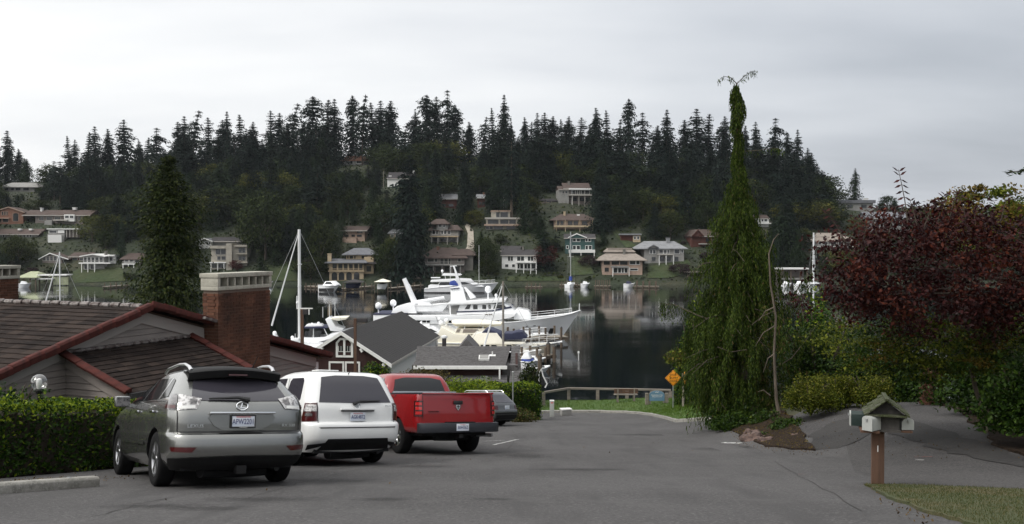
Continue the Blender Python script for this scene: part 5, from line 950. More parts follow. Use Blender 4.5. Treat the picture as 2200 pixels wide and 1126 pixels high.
MB().prism([(-hwid+.3, zg-1), (-hwid+.3, ze+.12), (0, zr-.12), (hwid-.3, ze+.12), (hwid-.3, zg-1)], 'y', .35, .5).build('gable_wall', M['barn'], bh)
MB().b2(hwid-.45, hwid-.3, .5, LB, zg-1, ze+.1).build('side_wall', M['barn'], bh); MB().b2(-hwid+.3, -hwid+.45, .5, LB, zg-1, ze+.1).build('side_wall', M['barn'], bh)
n = 46
for i in range(n): MB().b2(hwid-.29, hwid-.26, .7+i*(LB-1)/n, .7+(i+.9)*(LB-1)/n, zg-.8, ze-.25).build('plank', M['hwhite'], bh)
for s in (-1, 1): slope_courses('roof_shingles', (s*hwid*1.03, 0, ze-.02), (s*hwid*1.03, LB, ze-.02), (0, LB, zr), (0, 0, zr), 26, .025, M['asph_shingle'], bh)['kind'] = 'stuff'
for s in (-1, 1): MB().add([(s*(hwid*1.05), -.04, ze-.30), (0, -.04, zr-.25), (0, -.04, zr+.03), (s*(hwid*1.05), -.04, ze-.02), (s*(hwid*1.05), .05, ze-.30), (0, .05, zr-.25), (0, .05, zr+.03), (s*(hwid*1.05), .05, ze-.02)], [(0, 1, 2, 3), (7, 6, 5, 4), (0, 4, 5, 1), (3, 2, 6, 7), (0, 3, 7, 4)]).build('bargeboard', M['white_paint'], bh)
MB().b2(hwid*1.03, hwid*1.03+.06, 0, LB, ze-.22, ze-.03).build('gutter', M['trim_dim'], bh)
for x in (hwid*.42, hwid*.88, -hwid*.42): MB().box((x, .12, zr-(zr-ze)*abs(x)/hwid-.38), (.14, .5, .3), ry=-.57*(1 if x > 0 else -1)).build('bracket', M['white_paint'], bh)
lx = lambda px: (px-733)*k; lz = lambda py: zr-(py-713)*k
x0, x1, z0, z1 = lx(719), lx(757), lz(769), lz(727)
fr = MB(); t = .16
fr.prism([(x0, z0), (x0, z1-.35), (x0+.3, z1), (x1-.3, z1), (x1, z1-.35), (x1, z0), (x1-t, z0+t), (x1-t, z1-.4), (x1-.36, z1-t), (x0+.36, z1-t), (x0+t, z1-.4), (x0+t, z0+t), (x1-t, z0+t), (x1, z0)], 'y', .24, .345)
lf = fr.build('loft_door_frame', M['white_paint'], bh)
for s in (0, 1):
    a = x0+t+.02+s*((x1-x0)/2-t); c = a+(x1-x0)/2-t-.04; sh = MB().b2(a, c, .26, .34, z0+t, z1-.42).build('shutter', M['barn'], bh)
    g = MB(); xm = (a+c)/2; g.b2(xm-.22, xm+.22, .22, .255, z0+.42, z1-.62); g.build('window_frame', M['white_paint'], sh)
    for q in range(3):
        for r_ in range(2): zz_ = z0+.47+q*(z1-z0-1.15)/3; MB().b2(xm-.17+r_*.19, xm-.02+r_*.19, .205, .222, zz_, zz_+.2).build('pane', M['window'], sh)
MB().b2((x0+x1)/2-.08, (x0+x1)/2+.08, .2, .34, z0+t, z1-t).build('centre_post', M['white_paint'], bh)
for a, c in ((703, 737), (739, 772)):
    x0, x1, z1 = lx(a), lx(c), lz(778); dd = MB().b2(x0+.13, x1-.13, .29, .345, zg, z1-.13).build('door', M['barn'], bh)
    g = MB(); g.b2(x0, x1, .25, .34, z1-.13, z1); g.b2(x0, x0+.13, .25, .34, zg, z1-.13); g.b2(x1-.13, x1, .25, .34, zg, z1-.13); g.build('door_frame', M['white_paint'], dd)
MB().box((lx(797), .3, lz(789)), (.3, .1, .25)).build('lamp', M['black'], bh)
# grey shingled building
D1 = 60.0; k = D1/F; c0 = at(1000, 788, D1-3.5)
sh = thing('shingled_house', 'grey shingle-roofed waterside building with white eave and skylight', 'building', (0, 0, 0)); ridge_z = at(1000, 744, D1).z
xl_, xr_ = at(896, 760, D1).x, at(1117, 744, D1).x; ye, yr_ = D1-3.8, D1; ez = at(1000, 787, ye).z; exr = at(1086, 787, ye).x; exl = at(892, 787, ye).x
slope_courses('roof_shingles', (exl, ye, ez), (exr, ye, ez), (at(1098, 744, yr_).x, yr_, ridge_z), (xl_, yr_, ridge_z), 22, .03, M['shake'], sh, split=40)['kind'] = 'stuff'
slope_courses('roof_shingles', (at(1090, 812, ye-1).x+.1, ye-1.2, ez-1.15), (at(1090, 812, ye-1).x+.75, ye-1.2, ez-1.15), (xr_, yr_, ridge_z+.03), (at(1098, 744, yr_).x+.02, yr_, ridge_z+.03), 26, .03, M['shake'], sh, split=6)['kind'] = 'stuff'
slope_courses('back_roof', (xl_, yr_+4, ez), (xr_, yr_+4, ez), (xr_, yr_, ridge_z), (xl_, yr_, ridge_z), 12, .03, M['shake'], sh)
MB().b2(exl-.1, exr+.1, ye-.16, ye-.02, ez-.16, ez+.03).build('gutter', M['white_paint'], sh); MB().tube([(exr-.35, ye-.2, ez-.1), (exr-.35, ye-.15, ez-.9)], .06, 6).build('downpipe', M['white_paint'], sh)
MB().b2(exl+.4, exr-.2, ye+.5, ye+.7, 0, ez+.05).build('wall', M['barn'], sh); MB().b2(xl_, xr_-.15, ye+.75, yr_+3.7, 0, ez-.02).build('wall', M['shake'], sh)
slope_courses('lower_roof', (exl, ye-2.2, ez-1.35), (exr+.1, ye-2.2, ez-1.35), (exr+.1, ye+.45, ez-.62), (exl, ye+.45, ez-.62), 12, .03, M['shake'], sh, split=40)
MB().prism([(ye+.7, ez-.1), (yr_, ridge_z-.08), (yr_+3.7, ez-.1)], 'x', xr_-.3, xr_-.15).build('gable_wall', M['barn'], sh); MB().add([(xr_+.02, yr_, ridge_z+.06), (xr_+.02, yr_+4.2, ez-.05), (xr_+.02, yr_+4.2, ez-.25), (xr_+.02, yr_, ridge_z-.16), (xr_-.08, yr_, ridge_z+.06), (xr_-.08, yr_+4.2, ez-.05), (xr_-.08, yr_+4.2, ez-.25), (xr_-.08, yr_, ridge_z-.16)], [(0, 1, 2, 3), (7, 6, 5, 4), (0, 4, 5, 1), (1, 5, 6, 2), (2, 6, 7, 3)]).build('bargeboard', M['trim'], sh)
def on_roof(px, py):  # point on the front slope
    for i in range(400):
        Yq = ye + (yr_-ye)*i/400; p = at(px, py, Yq); zq = ez+(ridge_z-ez)*i/400
        if p.z <= zq: return Vector((p.x, Yq, zq))
    return p
ang = atan2(ridge_z-ez, yr_-ye); p = on_roof(1040, 771); s_ = MB().box(p+Vector((0, 0, .06)), (.66, .75, .14), rx=ang).build('skylight', M['trim'], sh); MB().box(p+Vector((0, -.02, .145)), (.54, .62, .03), rx=ang).build('pane', M['hgrey'], s_)
p = on_roof(1058, 765); MB().tube([p, p+Vector((0, 0, .28))], .045, 6).build('vent_pipe', M['trim'], sh); MB().box(p+Vector((0, 0, .03)), (.4, .3, .04), rx=ang).build('flashing', M['trim'], sh)
MB().prism([(at(985, 742, D1+2).x, ridge_z-.3), (at(1004, 729, D1+2).x, ridge_z+.42), (at(1026, 743, D1+2).x, ridge_z-.3)], 'y', D1+.6, D1+4).build('dormer', M['shake'], sh)
MB().b2(at(949, 740, D1).x, at(957, 740, D1).x, D1+.3, D1+.8, ridge_z-.4, at(950, 728, D1).z).build('chimney_pipe', M['r_dark'], sh); MB().lathe([(.22, at(950, 728, D1).z), (.22, at(950, 724, D1).z), (.03, at(950, 722, D1).z)], 8, (at(953, 740, D1).x, D1+.55, 0)).build('chimney_cap', M['steel_white'], sh)
# dark wooden lamp posts
def lamp_post(px, yt, Yd, label, arm):
    t = at(px, yt, Yd); z0 = float(gz(t.x, Yd)); e = thing('lamp_post', label, 'lamp post', (t.x, Yd, z0)); h_ = t.z-z0; MB().b2(-.085, .085, -.085, .085, -.3, h_).build('post', M['wood_brown'], e)
    return e, h_
e, h_ = lamp_post(763, 684, 58, 'dark post with box lamp in front of the boathouse roof', 1); MB().box((.45, 0, h_-.12), (.62, .4, .26)).build('lamp_head', M['r_dark'], e, bevel=.03); MB().b2(.1, .2, -.05, .05, h_-.2, h_-.1).build('arm', M['wood_brown'], e)
e, h_ = lamp_post(649, 664, 52, 'brown timber post with white bracket beside the tall mast', 1); MB().b2(-.3, .6, -.05, .05, h_+.0, h_+.06).build('arm', M['white_paint'], e); MB().b2(.36, .42, -.04, .04, h_-.32, h_).build('bracket', M['white_paint'], e); MB().box((.18, 0, h_-.15), (.25, .2, .3)).build('lamp_head', M['r_dark'], e)
# ---------------------------------------------------------------- tiled house at left
M['tile'] = mat('tile', (.027, .021, .019), .95, spec=.06, noise=[(1.2, (.015, .0125, .012), .4, .65), (5, (.055, .042, .036), .56, .72)], bump=(18, .5, .02), island=((.046, .035, .030), 2.5))
M['tile_red'] = mat('tile_red', (.078, .024, .020), .8, spec=.12, noise=[(6, (.042, .017, .015), .45, .7)], bump=(20, .3, .01))
M['siding'] = mat('siding', (.25, .22, .20), .8, noise=[((1, 1, 8), (.17, .15, .14), .4, .7)], bump=((3, 3, 40), .3, .01))
M['siding_trim'] = mat('siding_trim', (.30, .275, .255), .7)
M['brick'] = mat('brick', (.135, .064, .042), .95, spec=.1, noise=[((1.2, 1.2, .5), (.034, .021, .017), .46, .63), (12, (.145, .078, .053), .5, .75)], bump=(30, .5, .01), island=((.075, .038, .027), 1.3))
M['mortar'] = mat('mortar', (.16, .12, .095), .95)
M['siding_shade'] = mat('siding_shade', (.03, .026, .024), .9)  # dark tone for the painted shade between siding boards
M['lead'] = mat('lead', (.22, .20, .19), .6, metal=.3, noise=(9, (.07, .05, .045), .4, .6))
d0 = 20.0; PH = R(67); ap = at(300, 661, d0)
hs = thing('tiled_house', 'low grey-sided house with dark tiled gable roof and red edge tiles', 'house', (ap.x, d0, ap.z), PH)
SL, HW = .27, 6.44; base = -3.6
for s in (-1, 1):
    slope_courses('roof_tiles', (s*(HW+.35), -.28, -SL*(HW+.35)), (s*(HW+.35), 17, -SL*(HW+.35)), (0, 17, 0), (0, -.28, 0), 30, .024, M['tile'], hs, split=58)['kind'] = 'stuff'
    MB().add([(s*(HW+.3), -.2, -SL*(HW+.3)-.06), (0, -.2, -.06), (0, 16.9, -.06), (s*(HW+.3), 16.9, -SL*(HW+.3)-.06)], [(0, 1, 2, 3)]).build('roof_deck', M['wood_brown'], hs)
def edge_tiles(p0, p1, n, parent, r=.12):
    p0, p1 = Vector(p0), Vector(p1); d = (p1-p0)/n
    g = MB(); L_ = d.length*1.04; g.prism([(-.07, -.11), (-.085, .01), (-.045, .05), (.05, .055), (.09, .035), (.09, -.02), (.02, 0), (-.035, -.11)], 'x', 0, L_*.965); o0 = g.build('edge_tile', M['tile_red'], parent, bevel=.008)
    q = Vector((1, 0, 0)).rotation_difference(d.normalized())
    for i in range(n):
        o = o0 if i == 0 else o0.copy()
        if i: COL.objects.link(o)
        o.rotation_mode = 'QUATERNION'; o.rotation_quaternion = q @ Matrix.Rotation(random.uniform(-.04, .04), 3, 'X').to_quaternion(); o.location = p0 + d*i + Vector((0, 0, random.uniform(-.006, .012)))
edge_tiles((-HW-.35, -.30, -SL*(HW+.35)+.03), (0, -.30, .05), 20, hs); edge_tiles((HW+.35, -.30, -SL*(HW+.35)+.03), (0, -.30, .05), 20, hs)
g = MB()
for i in range(56): g.lathe([(.05, -.15), (.065, -.14), (.06, .10), (.05, .12)], 8, (0, .1+i*.3, .025+.006*(i % 3)), 'y')
o = g.build('ridge_tiles', M['lead'], hs); o['kind'] = 'stuff'
for i in range(3): MB().lathe([(.08, -.15), (.09, 0), (.08, .15)], 8, (0, 5.5+.32*i, .04), 'y').build('replaced_ridge_tile', M['pink'], hs)
MB().prism([(-HW, base), (-HW, -SL*HW-.15), (0, -.15), (HW, -SL*HW-.15), (HW, base)], 'y', -.004, .008).build('wall_backing', M['siding_shade'], hs)  # dark sheet behind the boards paints the shadow line under each lap
zrow = base; hb = .125; i = 0
while zrow < -.25:
    zt = zrow+hb; xm = (-zt-.16)/SL; xm = min(xm, HW)
    if xm > .1: MB().prism([(-.036, zrow+.009), (-.012, zt), (-.005, zt), (-.005, zrow+.009)], 'x', -xm, xm).build('siding_board', M['siding'], hs)
    zrow = zt; i += 1
MB().prism([(-HW, base), (-HW, -SL*HW-.15), (0, -.15), (HW, -SL*HW-.15), (HW, base)], 'y', .012, .2).build('gable_wall', M['siding'], hs)
for s in (-1, 1): MB().add([(s*HW, -.06, -SL*HW-.34), (0, -.06, -.34), (0, -.06, -.08), (s*HW, -.06, -SL*HW-.08), (s*HW, -.02, -SL*HW-.34), (0, -.02, -.34), (0, -.02, -.08), (s*HW, -.02, -SL*HW-.08)], [(0, 1, 2, 3), (0, 4, 5, 1), (3, 2, 6, 7)]).build('frieze_board', M['siding_trim'], hs)
MB().b2(HW-.02, HW+.10, -.06, .1, base, -SL*HW-.2).build('corner_board', M['trim'], hs); MB().b2(-HW-.02, HW, 12, 16, base, -SL*HW-.2).build('side_wall', M['siding'], hs)
# lean-to
x0, x1, zt, ze_, yo = -2.05, 1.5, at(135, 760, 18.17).z-ap.z, at(280, 846, 17.49).z-ap.z, -1.78
slope_courses('lean_to_tiles', (x0, yo, ze_), (x1, yo, ze_), (x1, -.03, zt), (x0, -.03, zt), 11, .022, M['tile'], hs, split=13)['kind'] = 'stuff'
edge_tiles((x0-.02, yo, ze_+.05), (x0-.02, -.04, zt+.05), 7, hs); edge_tiles((x1+.02, yo, ze_+.05), (x1+.02, -.04, zt+.05), 7, hs)
for i in range(14): MB().lathe([(.035, -.13), (.05, 0), (.035, .11)], 7, (x0+.15+i*.25, -.07, zt+.035), 'x').build('flashing_tile', M['lead'], hs)
zrow = base
while zrow < zt-.12:
    z2 = zrow+hb; f = (zt-z2-.08)/(zt-ze_); yy_ = yo+.12 if z2 < ze_-.08 else -max(0, min(1, f))*(-yo-.12)
    if yy_ < -.05: MB().prism([(x0+.12-.036, zrow+.009), (x0+.12-.012, z2), (x0+.12-.006, z2), (x0+.12-.006, zrow+.009)], 'y', yy_, -.035).build('siding_board', M['siding'], hs)
    zrow = z2
MB().add([(x0+.06, yo+.1, ze_-.26), (x0+.06, -.045, zt-.26), (x0+.06, -.045, zt-.02), (x0+.06, yo+.1, ze_-.02), (x0+.085, yo+.1, ze_-.26), (x0+.085, -.045, zt-.26), (x0+.085, -.045, zt-.02), (x0+.085, yo+.1, ze_-.02)], [(0, 1, 2, 3), (7, 6, 5, 4), (0, 4, 5, 1), (0, 3, 7, 4)]).build('frieze_board', M['siding'], hs)
MB().b2(x0+.12, x1-.12, yo+.12, -.04, base, ze_-.06).build('lean_to_wall', M['siding'], hs); MB().b2(x0-.05, x1+.05, yo-.1, yo-.02, ze_-.12, ze_+.02).build('gutter', M['black'], hs)
def chimney(parent, x0, x1, y0, y1, zb, zt, caph, nop, face='y'):
    c = None; g = MB(); bh_, bl = .075, .215; nz = int((zt-caph-zb)/bh_)
    MB().b2(x0+.012, x1-.012, y0+.012, y1-.012, zb, zt-caph+.01).build('mortar_core', M['mortar'], parent)
    for r_ in range(nz):
        z0 = zb+r_*bh_; off = (r_ % 2)*bl/2; top = r_ > nz-5
        e = .012 if top else 0
        x = x0-off
        while x < x1:
            a, b_ = max(x, x0)+.004, min(x+bl, x1)-.004
            if b_-a > .03:
                for yy0, yy1 in ((y0-e, y0+.1), (y1-.1, y1+e)): g.b2(a, b_, yy0-random.uniform(0, .003), yy1, z0, z0+bh_-.009)
            x += bl
        y = y0+.104-off*.4
        while y < y1-.104:
            a, b_ = y+.004, min(y+bl, y1-.104)-.004
            if b_-a > .03:
                for xx0, xx1 in ((x0-e, x0+.1), (x1-.1, x1+e)): g.b2(xx0-random.uniform(0, .003), xx1, a, b_, z0, z0+bh_-.009)
            y += bl
    o = g.build('brickwork', M['brick'], parent, fix=False); o['kind'] = 'stuff'
    zc = zt-caph; g = MB(); o_ = .035; g.b2(x0-o_, x1+o_, y0-o_, y1+o_, zc, zc+.09); g.b2(x0-o_-.02, x1+o_+.02, y0-o_-.02, y1+o_+.02, zt-.10, zt)
    g.b2(x0-o_, x0+.06, y0-o_, y1+o_, zc+.09, zt-.10); g.b2(x1-.06, x1+o_, y0-o_, y1+o_, zc+.09, zt-.10); g.b2(x0, x1, y1-.05, y1+.02, zc+.09, zt-.1)
    cp = g.build('chimney_cap', M['concrete'], parent, bevel=.01); w = (x1-x0-.12)/nop
    for i in range(nop-1): x = x0+.06+(i+1)*w; MB().b2(x-.02, x+.02, y0-o_+.005, y1-.05, zc+.092, zt-.102).build('flue_divider', M['concrete'], cp)
    MB().b2(x0+.06, x1-.06, y1-.16, y1-.06, zc+.092, zt-.102).build('flue', M['black'], cp)
chimney(hs, 1.93, 3.86, -.47, -.03, base-.3, at(500, 584, 23).z-ap.z, .40, 7)
MB().box((1.72, -.22, -SL*1.75+.10), (.42, .5, .06), ry=.26).build('chimney_flashing', M['lead'], hs)
p = hs.matrix_world  # far-left chimney on the other slope of the same roof
Minv = (Matrix.Translation((ap.x, d0, ap.z)) @ Matrix.Rotation(PH, 4, 'Z')).inverted(); q = Minv @ at(-32, 600, 27.5)
chimney(hs, q.x-1.0, q.x+.88, q.y-.3, q.y+.35, -2.0, (Minv @ at(-32, 571, 27.5)).z, .40, 7)
MB().b2(-1.55, -1.25, 3.4, 3.7, -.36, -.28).build('roof_vent', M['white_paint'], hs)
# ---------------------------------------------------------------- hedge, lamp, conifer, kerb block
M['hedge'] = leafmat('hedge', (.009, .026, .004), (.050, .105, .010), 1.9, .22, .35, rough=.5)
M['hedge_new'] = leafmat('hedge_new', (.075, .125, .008), (.25, .31, .02), 1.2, .35, .35, rough=.5)
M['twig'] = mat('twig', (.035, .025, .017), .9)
def hedge(label, line, width, hgt, n, leaf, m='hedge', m2='hedge_new', new=.25, name='hedge', cat='hedge', bump=.10):
    g = np.random.default_rng(len(line)*7+n); L_ = [Vector((*p, 0)) for p in line]; seg = [(L_[i+1]-L_[i]).length for i in range(len(L_)-1)]; tot = sum(seg)
    s = g.uniform(0, tot, n); acc = np.concatenate([[0], np.cumsum(seg)]); idx = np.clip(np.searchsorted(acc, s)-1, 0, len(seg)-1); t = (s-acc[idx])/np.array(seg)[idx]
    A = np.array([p[:2] for p in L_]); P = A[idx]+(A[idx+1]-A[idx])*t[:, None]; d = A[idx+1]-A[idx]; d /= np.linalg.norm(d, axis=1)[:, None]; nr = np.column_stack([-d[:, 1], d[:, 0]])
    peri = 2*hgt+width; a = g.uniform(0, peri, n); w = np.where(a < hgt, 0, np.where(a > hgt+width, width, a-hgt)); z = np.where(a < hgt, a, np.where(a > hgt+width, hgt-(a-hgt-width), hgt))
    lump = bump*(np.sin(s*2.3+1)+np.sin(s*5.1+z*4)+np.sin(w*5+s*3.3))*.5; dep = np.abs(g.normal(0, .07, n))
    w = w + np.where(a < hgt, -lump+dep, np.where(a > hgt+width, lump-dep, 0)); z = z + np.where((a > hgt) & (a < hgt+width), lump*.8-dep, 0)
    ne = n//14; ke = np.arange(ne*2); P[ke[:ne]] = A[0]+d[0]*g.normal(0, .06, (ne, 1)) if True else 0; P[ke[ne:]] = A[-1]+(A[-1]-A[-2])/np.linalg.norm(A[-1]-A[-2])*g.normal(0, .06, (ne, 1)); nr[ke[:ne]] = np.array([-(A[1]-A[0])[1], (A[1]-A[0])[0]])/np.linalg.norm(A[1]-A[0]); nr[ke[ne:]] = np.array([-(A[-1]-A[-2])[1], (A[-1]-A[-2])[0]])/np.linalg.norm(A[-1]-A[-2]); w[ke] = g.uniform(0, width, 2*ne); z[ke] = g.uniform(0, hgt, 2*ne)
    rnd = np.clip((z-hgt+.25)/.25, 0, 1); w = width/2+(w-width/2)*(1-.22*rnd**2)
    C = np.column_stack([P+nr*w[:, None], gz(P[:, 0], P[:, 1])+np.maximum(z, .02)]); top = np.clip((z/hgt-.62)/.38, 0, 1)**1.5; isnew = g.random(n) < new*(.25+top*2.0)
    e = thing(name, label, cat, (*line[0], float(gz(*line[0])))); o = -np.array([line[0][0], line[0][1], float(gz(*line[0]))])
    V = leaves(C+o, leaf*g.uniform(.6, 1.3, n), .6, .4, g)
    link_mesh('foliage', quads_mesh('foliage', V[~isnew], M[m]), e); link_mesh('new_growth', quads_mesh('new_growth', V[isnew], M[m2]), e)
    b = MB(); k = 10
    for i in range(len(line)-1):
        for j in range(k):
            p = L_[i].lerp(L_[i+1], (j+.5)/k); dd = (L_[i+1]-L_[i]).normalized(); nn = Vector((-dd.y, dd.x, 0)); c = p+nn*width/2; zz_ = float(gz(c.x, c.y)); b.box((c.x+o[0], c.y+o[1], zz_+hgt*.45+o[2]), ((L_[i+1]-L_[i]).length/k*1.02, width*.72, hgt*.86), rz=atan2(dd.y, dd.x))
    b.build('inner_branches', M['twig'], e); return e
hedge('thick clipped green hedge behind the wheel stop at left', [(-11.2, 6.0), (-8.15, 12.9), (-7.0, 15.8), (-5.8, 18.6)], 1.3, 1.12, 60000, .07, new=.26)
def shrub(label, c, r, n, leaf, m, m2=None, new=.2, name='shrub', cat='shrub', clumps=26, flat=1.0, base=True, lobes=.42):
    g = np.random.default_rng(int(abs(c[0])*91+n)); C = []
    for i in range(clumps):
        d = g.normal(size=3); d[2] = abs(d[2])*.9; d /= np.linalg.norm(d); k = g.uniform(.45, .85); cc = d*k*np.array(r)
        q = g.normal(size=(n//clumps, 3)); q /= np.linalg.norm(q, axis=1)[:, None]; q *= (g.random((len(q), 1))**.35); C.append(cc+q*np.array(r)*lobes)
    C = np.concatenate(C); C = C[C[:, 2] > .02]; e = thing(name, label, cat, c); isnew = g.random(len(C)) < new*(C[:, 2]/r[2]).clip(0, 1.3)
    V = leaves(C, leaf*g.uniform(.6, 1.35, len(C)), .62, .5, g); link_mesh('foliage', quads_mesh('foliage', V[~isnew], M[m]), e)
    if m2: link_mesh('new_growth', quads_mesh('new_growth', V[isnew], M[m2]), e)
    b = MB()
    for i in range(6): a = i*1.05; b.tube([(0, 0, -.1), (cos(a)*r[0]*.35, sin(a)*r[1]*.35, r[2]*.5), (cos(a)*r[0]*.6, sin(a)*r[1]*.6, r[2]*.8)], [.03*r[2], .02*r[2], .008], 5)
    b.build('branches', M['bark'], e); return e
zg_ = lambda x, y: float(gz(x, y))
shrub('dark loose bush above the hedge at the left edge', (-9.0, 15.8, zg_(-9, 15.8)), (1.3, 1.0, 1.75), 7000, .08, 'hedge', 'hedge_new', .25)
t = at(84, 822, 16.2); e = thing('globe_lamp', 'clear globe lamp on a dark post behind the hedge', 'lamp', (t.x, 16.2, zg_(t.x, 16.2))); hz_ = t.z-e.location.z
M['globe'] = mat('globe', (1, 1, 1), .02); t_ = M['globe'].node_tree; tr_ = t_.nodes.new('ShaderNodeBsdfTransparent'); gl_ = t_.nodes.new('ShaderNodeBsdfGlossy'); gl_.inputs['Roughness'].default_value = .03; lw_ = t_.nodes.new('ShaderNodeLayerWeight'); lw_.inputs[0].default_value = .22; mr_ = t_.nodes.new('ShaderNodeMath'); mr_.operation = 'MULTIPLY_ADD'; mr_.inputs[1].default_value = .7; mr_.inputs[2].default_value = .10; t_.links.new(lw_.outputs[1], mr_.inputs[0]); mm_ = t_.nodes.new('ShaderNodeMixShader'); t_.links.new(mr_.outputs[0], mm_.inputs[0]); t_.links.new(tr_.outputs[0], mm_.inputs[1]); t_.links.new(gl_.outputs[0], mm_.inputs[2]); t_.links.new(mm_.outputs[0], t_.nodes['Material Output'].inputs[0])
MB().tube([(0, 0, 0), (0, 0, hz_-.17)], .035, 10).build('post', M['black'], e); MB().lathe([(.05, hz_-.19), (.07, hz_-.14), (.06, hz_-.11)], 12).build('collar', M['black'], e)
MB().ball((0, 0, hz_), .148, 24, 16).build('globe', M['globe'], e, smooth=True, auto=R(80)); MB().lathe([(.035, hz_-.12), (.045, hz_-.06), (.05, hz_+.02), (.045, hz_+.06), (.01, hz_+.075)], 12).build('bulb', M['trim'], e, smooth=True)
# wheel stop
a = road_hit(-60, 1066); b_ = road_hit(204, 1046); d = b_-a; e = thing('wheel_stop', 'weathered concrete wheel stop on the asphalt in front of the hedge', 'wheel stop', (b_.x, b_.y, b_.z), atan2(d.y, d.x)); MB().prism([(-.10, 0), (-.09, .11), (-.06, .14), (.06, .14), (.09, .11), (.10, 0)], 'x', -2.0, 0).build('block', M['kerb'], e, bevel=.012); e.rotation_euler.y = -atan2(d.z, sqrt(d.x**2+d.y**2))
for x in (-.4, -1.6): MB().lathe([(.03, .139), (.03, .147), (.005, .149)], 8, (x, 0, 0)).build('anchor_pin', M['steel'], e)
# conifer rising behind the tiled house
M['conifer'] = leafmat('conifer', (.010, .019, .006), (.050, .060, .015), 1.6, .15)
p = at(366, 700, 60); z0 = 1.5; H = at(360, 336, 60).z-z0; e = thing('conifer', 'dense dark conifer rising behind the tiled roof left of the chimney', 'tree', (p.x, 60, z0)); e.scale = (H, H, H)
tr_, cr_ = fir_proto('crown', 3400, .33, .02, 77, .5, 'conifer', .5, 15, .80, tiers=30, lmax=.017, lk=.2); link_mesh('trunk', tr_, e); link_mesh('crown', cr_, e)
# shrubs behind the vehicles
def sp(label, px, py, Yd, r, n, leaf, m, m2=None, new=.2, **k):
    p = at(px, py, Yd); return shrub(label, (p.x, Yd, p.z), r, n, leaf, m, m2, new, **k)
M['shrub_brown'] = leafmat('shrub_brown', (.035, .036, .014), (.11, .085, .03), 1.5, .2)
sp('green feathery shrub in front of the brown boathouse wall', 812, 815, 50, (.9, .8, .9), 3000, .14, 'hedge', 'hedge_new', .3)
sp('brownish shrub behind the red pickup cab', 912, 822, 47, (1.35, 1.0, .75), 4000, .13, 'shrub_brown')
sp('bright green mound of shrubs right of the red pickup cab', 1005, 858, 41, (1.7, 1.2, .95), 9000, .10, 'hedge_new', 'hedge', .3)
p0, p1 = road_hit(1040, 884), road_hit(1166, 890)
hedge('clipped hedge at the end of the road left of the lawn', [(-4.4, 46.3), (-1.2, 46.8), (1.45, 47.3)], 1.7, 1.75, 30000, .11, new=.22)
sp('low brownish juniper at the road edge beside the hedge', 1110, 905, 44, (1.0, .8, .55), 3500, .10, 'shrub_brown', 'hedge', .4)
sp('narrow dark conifer shrub behind the clipped hedge', 1140, 838, 56, (.75, .7, 1.6), 3500, .14, 'conifer')
# ---------------------------------------------------------------- vehicles
def paint(name, c, metal=.5, rough=.32): return mat(name, c, rough, metal=metal, coat=.9, noise=(1.5, tuple(k*.93 for k in c), .4, .7))
M['pewter'] = paint('pewter', (.27, .273, .262), .85, .26); M['car_white'] = paint('car_white', (.76, .765, .755), 0, .35); M['car_red'] = paint('car_red', (.26, .007, .010), .05, .22); M['car_grey'] = paint('car_grey', (.075, .078, .08), .4, .35)
M['valance'] = mat('valance', (.009, .009, .0095), .65, spec=.25); M['bumper_black'] = mat('bumper_black', (.022, .024, .03), .38, coat=.3)
M['lens_red'] = mat('lens_red', (.055, .005, .006), .16, coat=.8); M['lens_bright'] = mat('lens_bright', (.42, .015, .015), .12, coat=.8); M['lens_clear'] = mat('lens_clear', (.55, .54, .53), .15, metal=.35, coat=1, noise=(22, (.16, .15, .15), .45, .6)); M['lens_smoke'] = mat('lens_smoke', (.16, .15, .15), .14, metal=.3, coat=1, noise=(20, (.04, .04, .04), .45, .6))
M['plate'] = mat('plate', (.62, .64, .68), .4, noise=((1, 1, 9), (.5, .56, .68), .45, .7)); M['plate_blue'] = mat('plate_blue', (.02, .03, .13), .5); M['plate_red'] = mat('plate_red', (.5, .05, .05), .5); M['tint'] = mat('tint', (.035, .033, .042), .07, spec=.7); M['seat'] = mat('seat', (.10, .10, .105), .8)
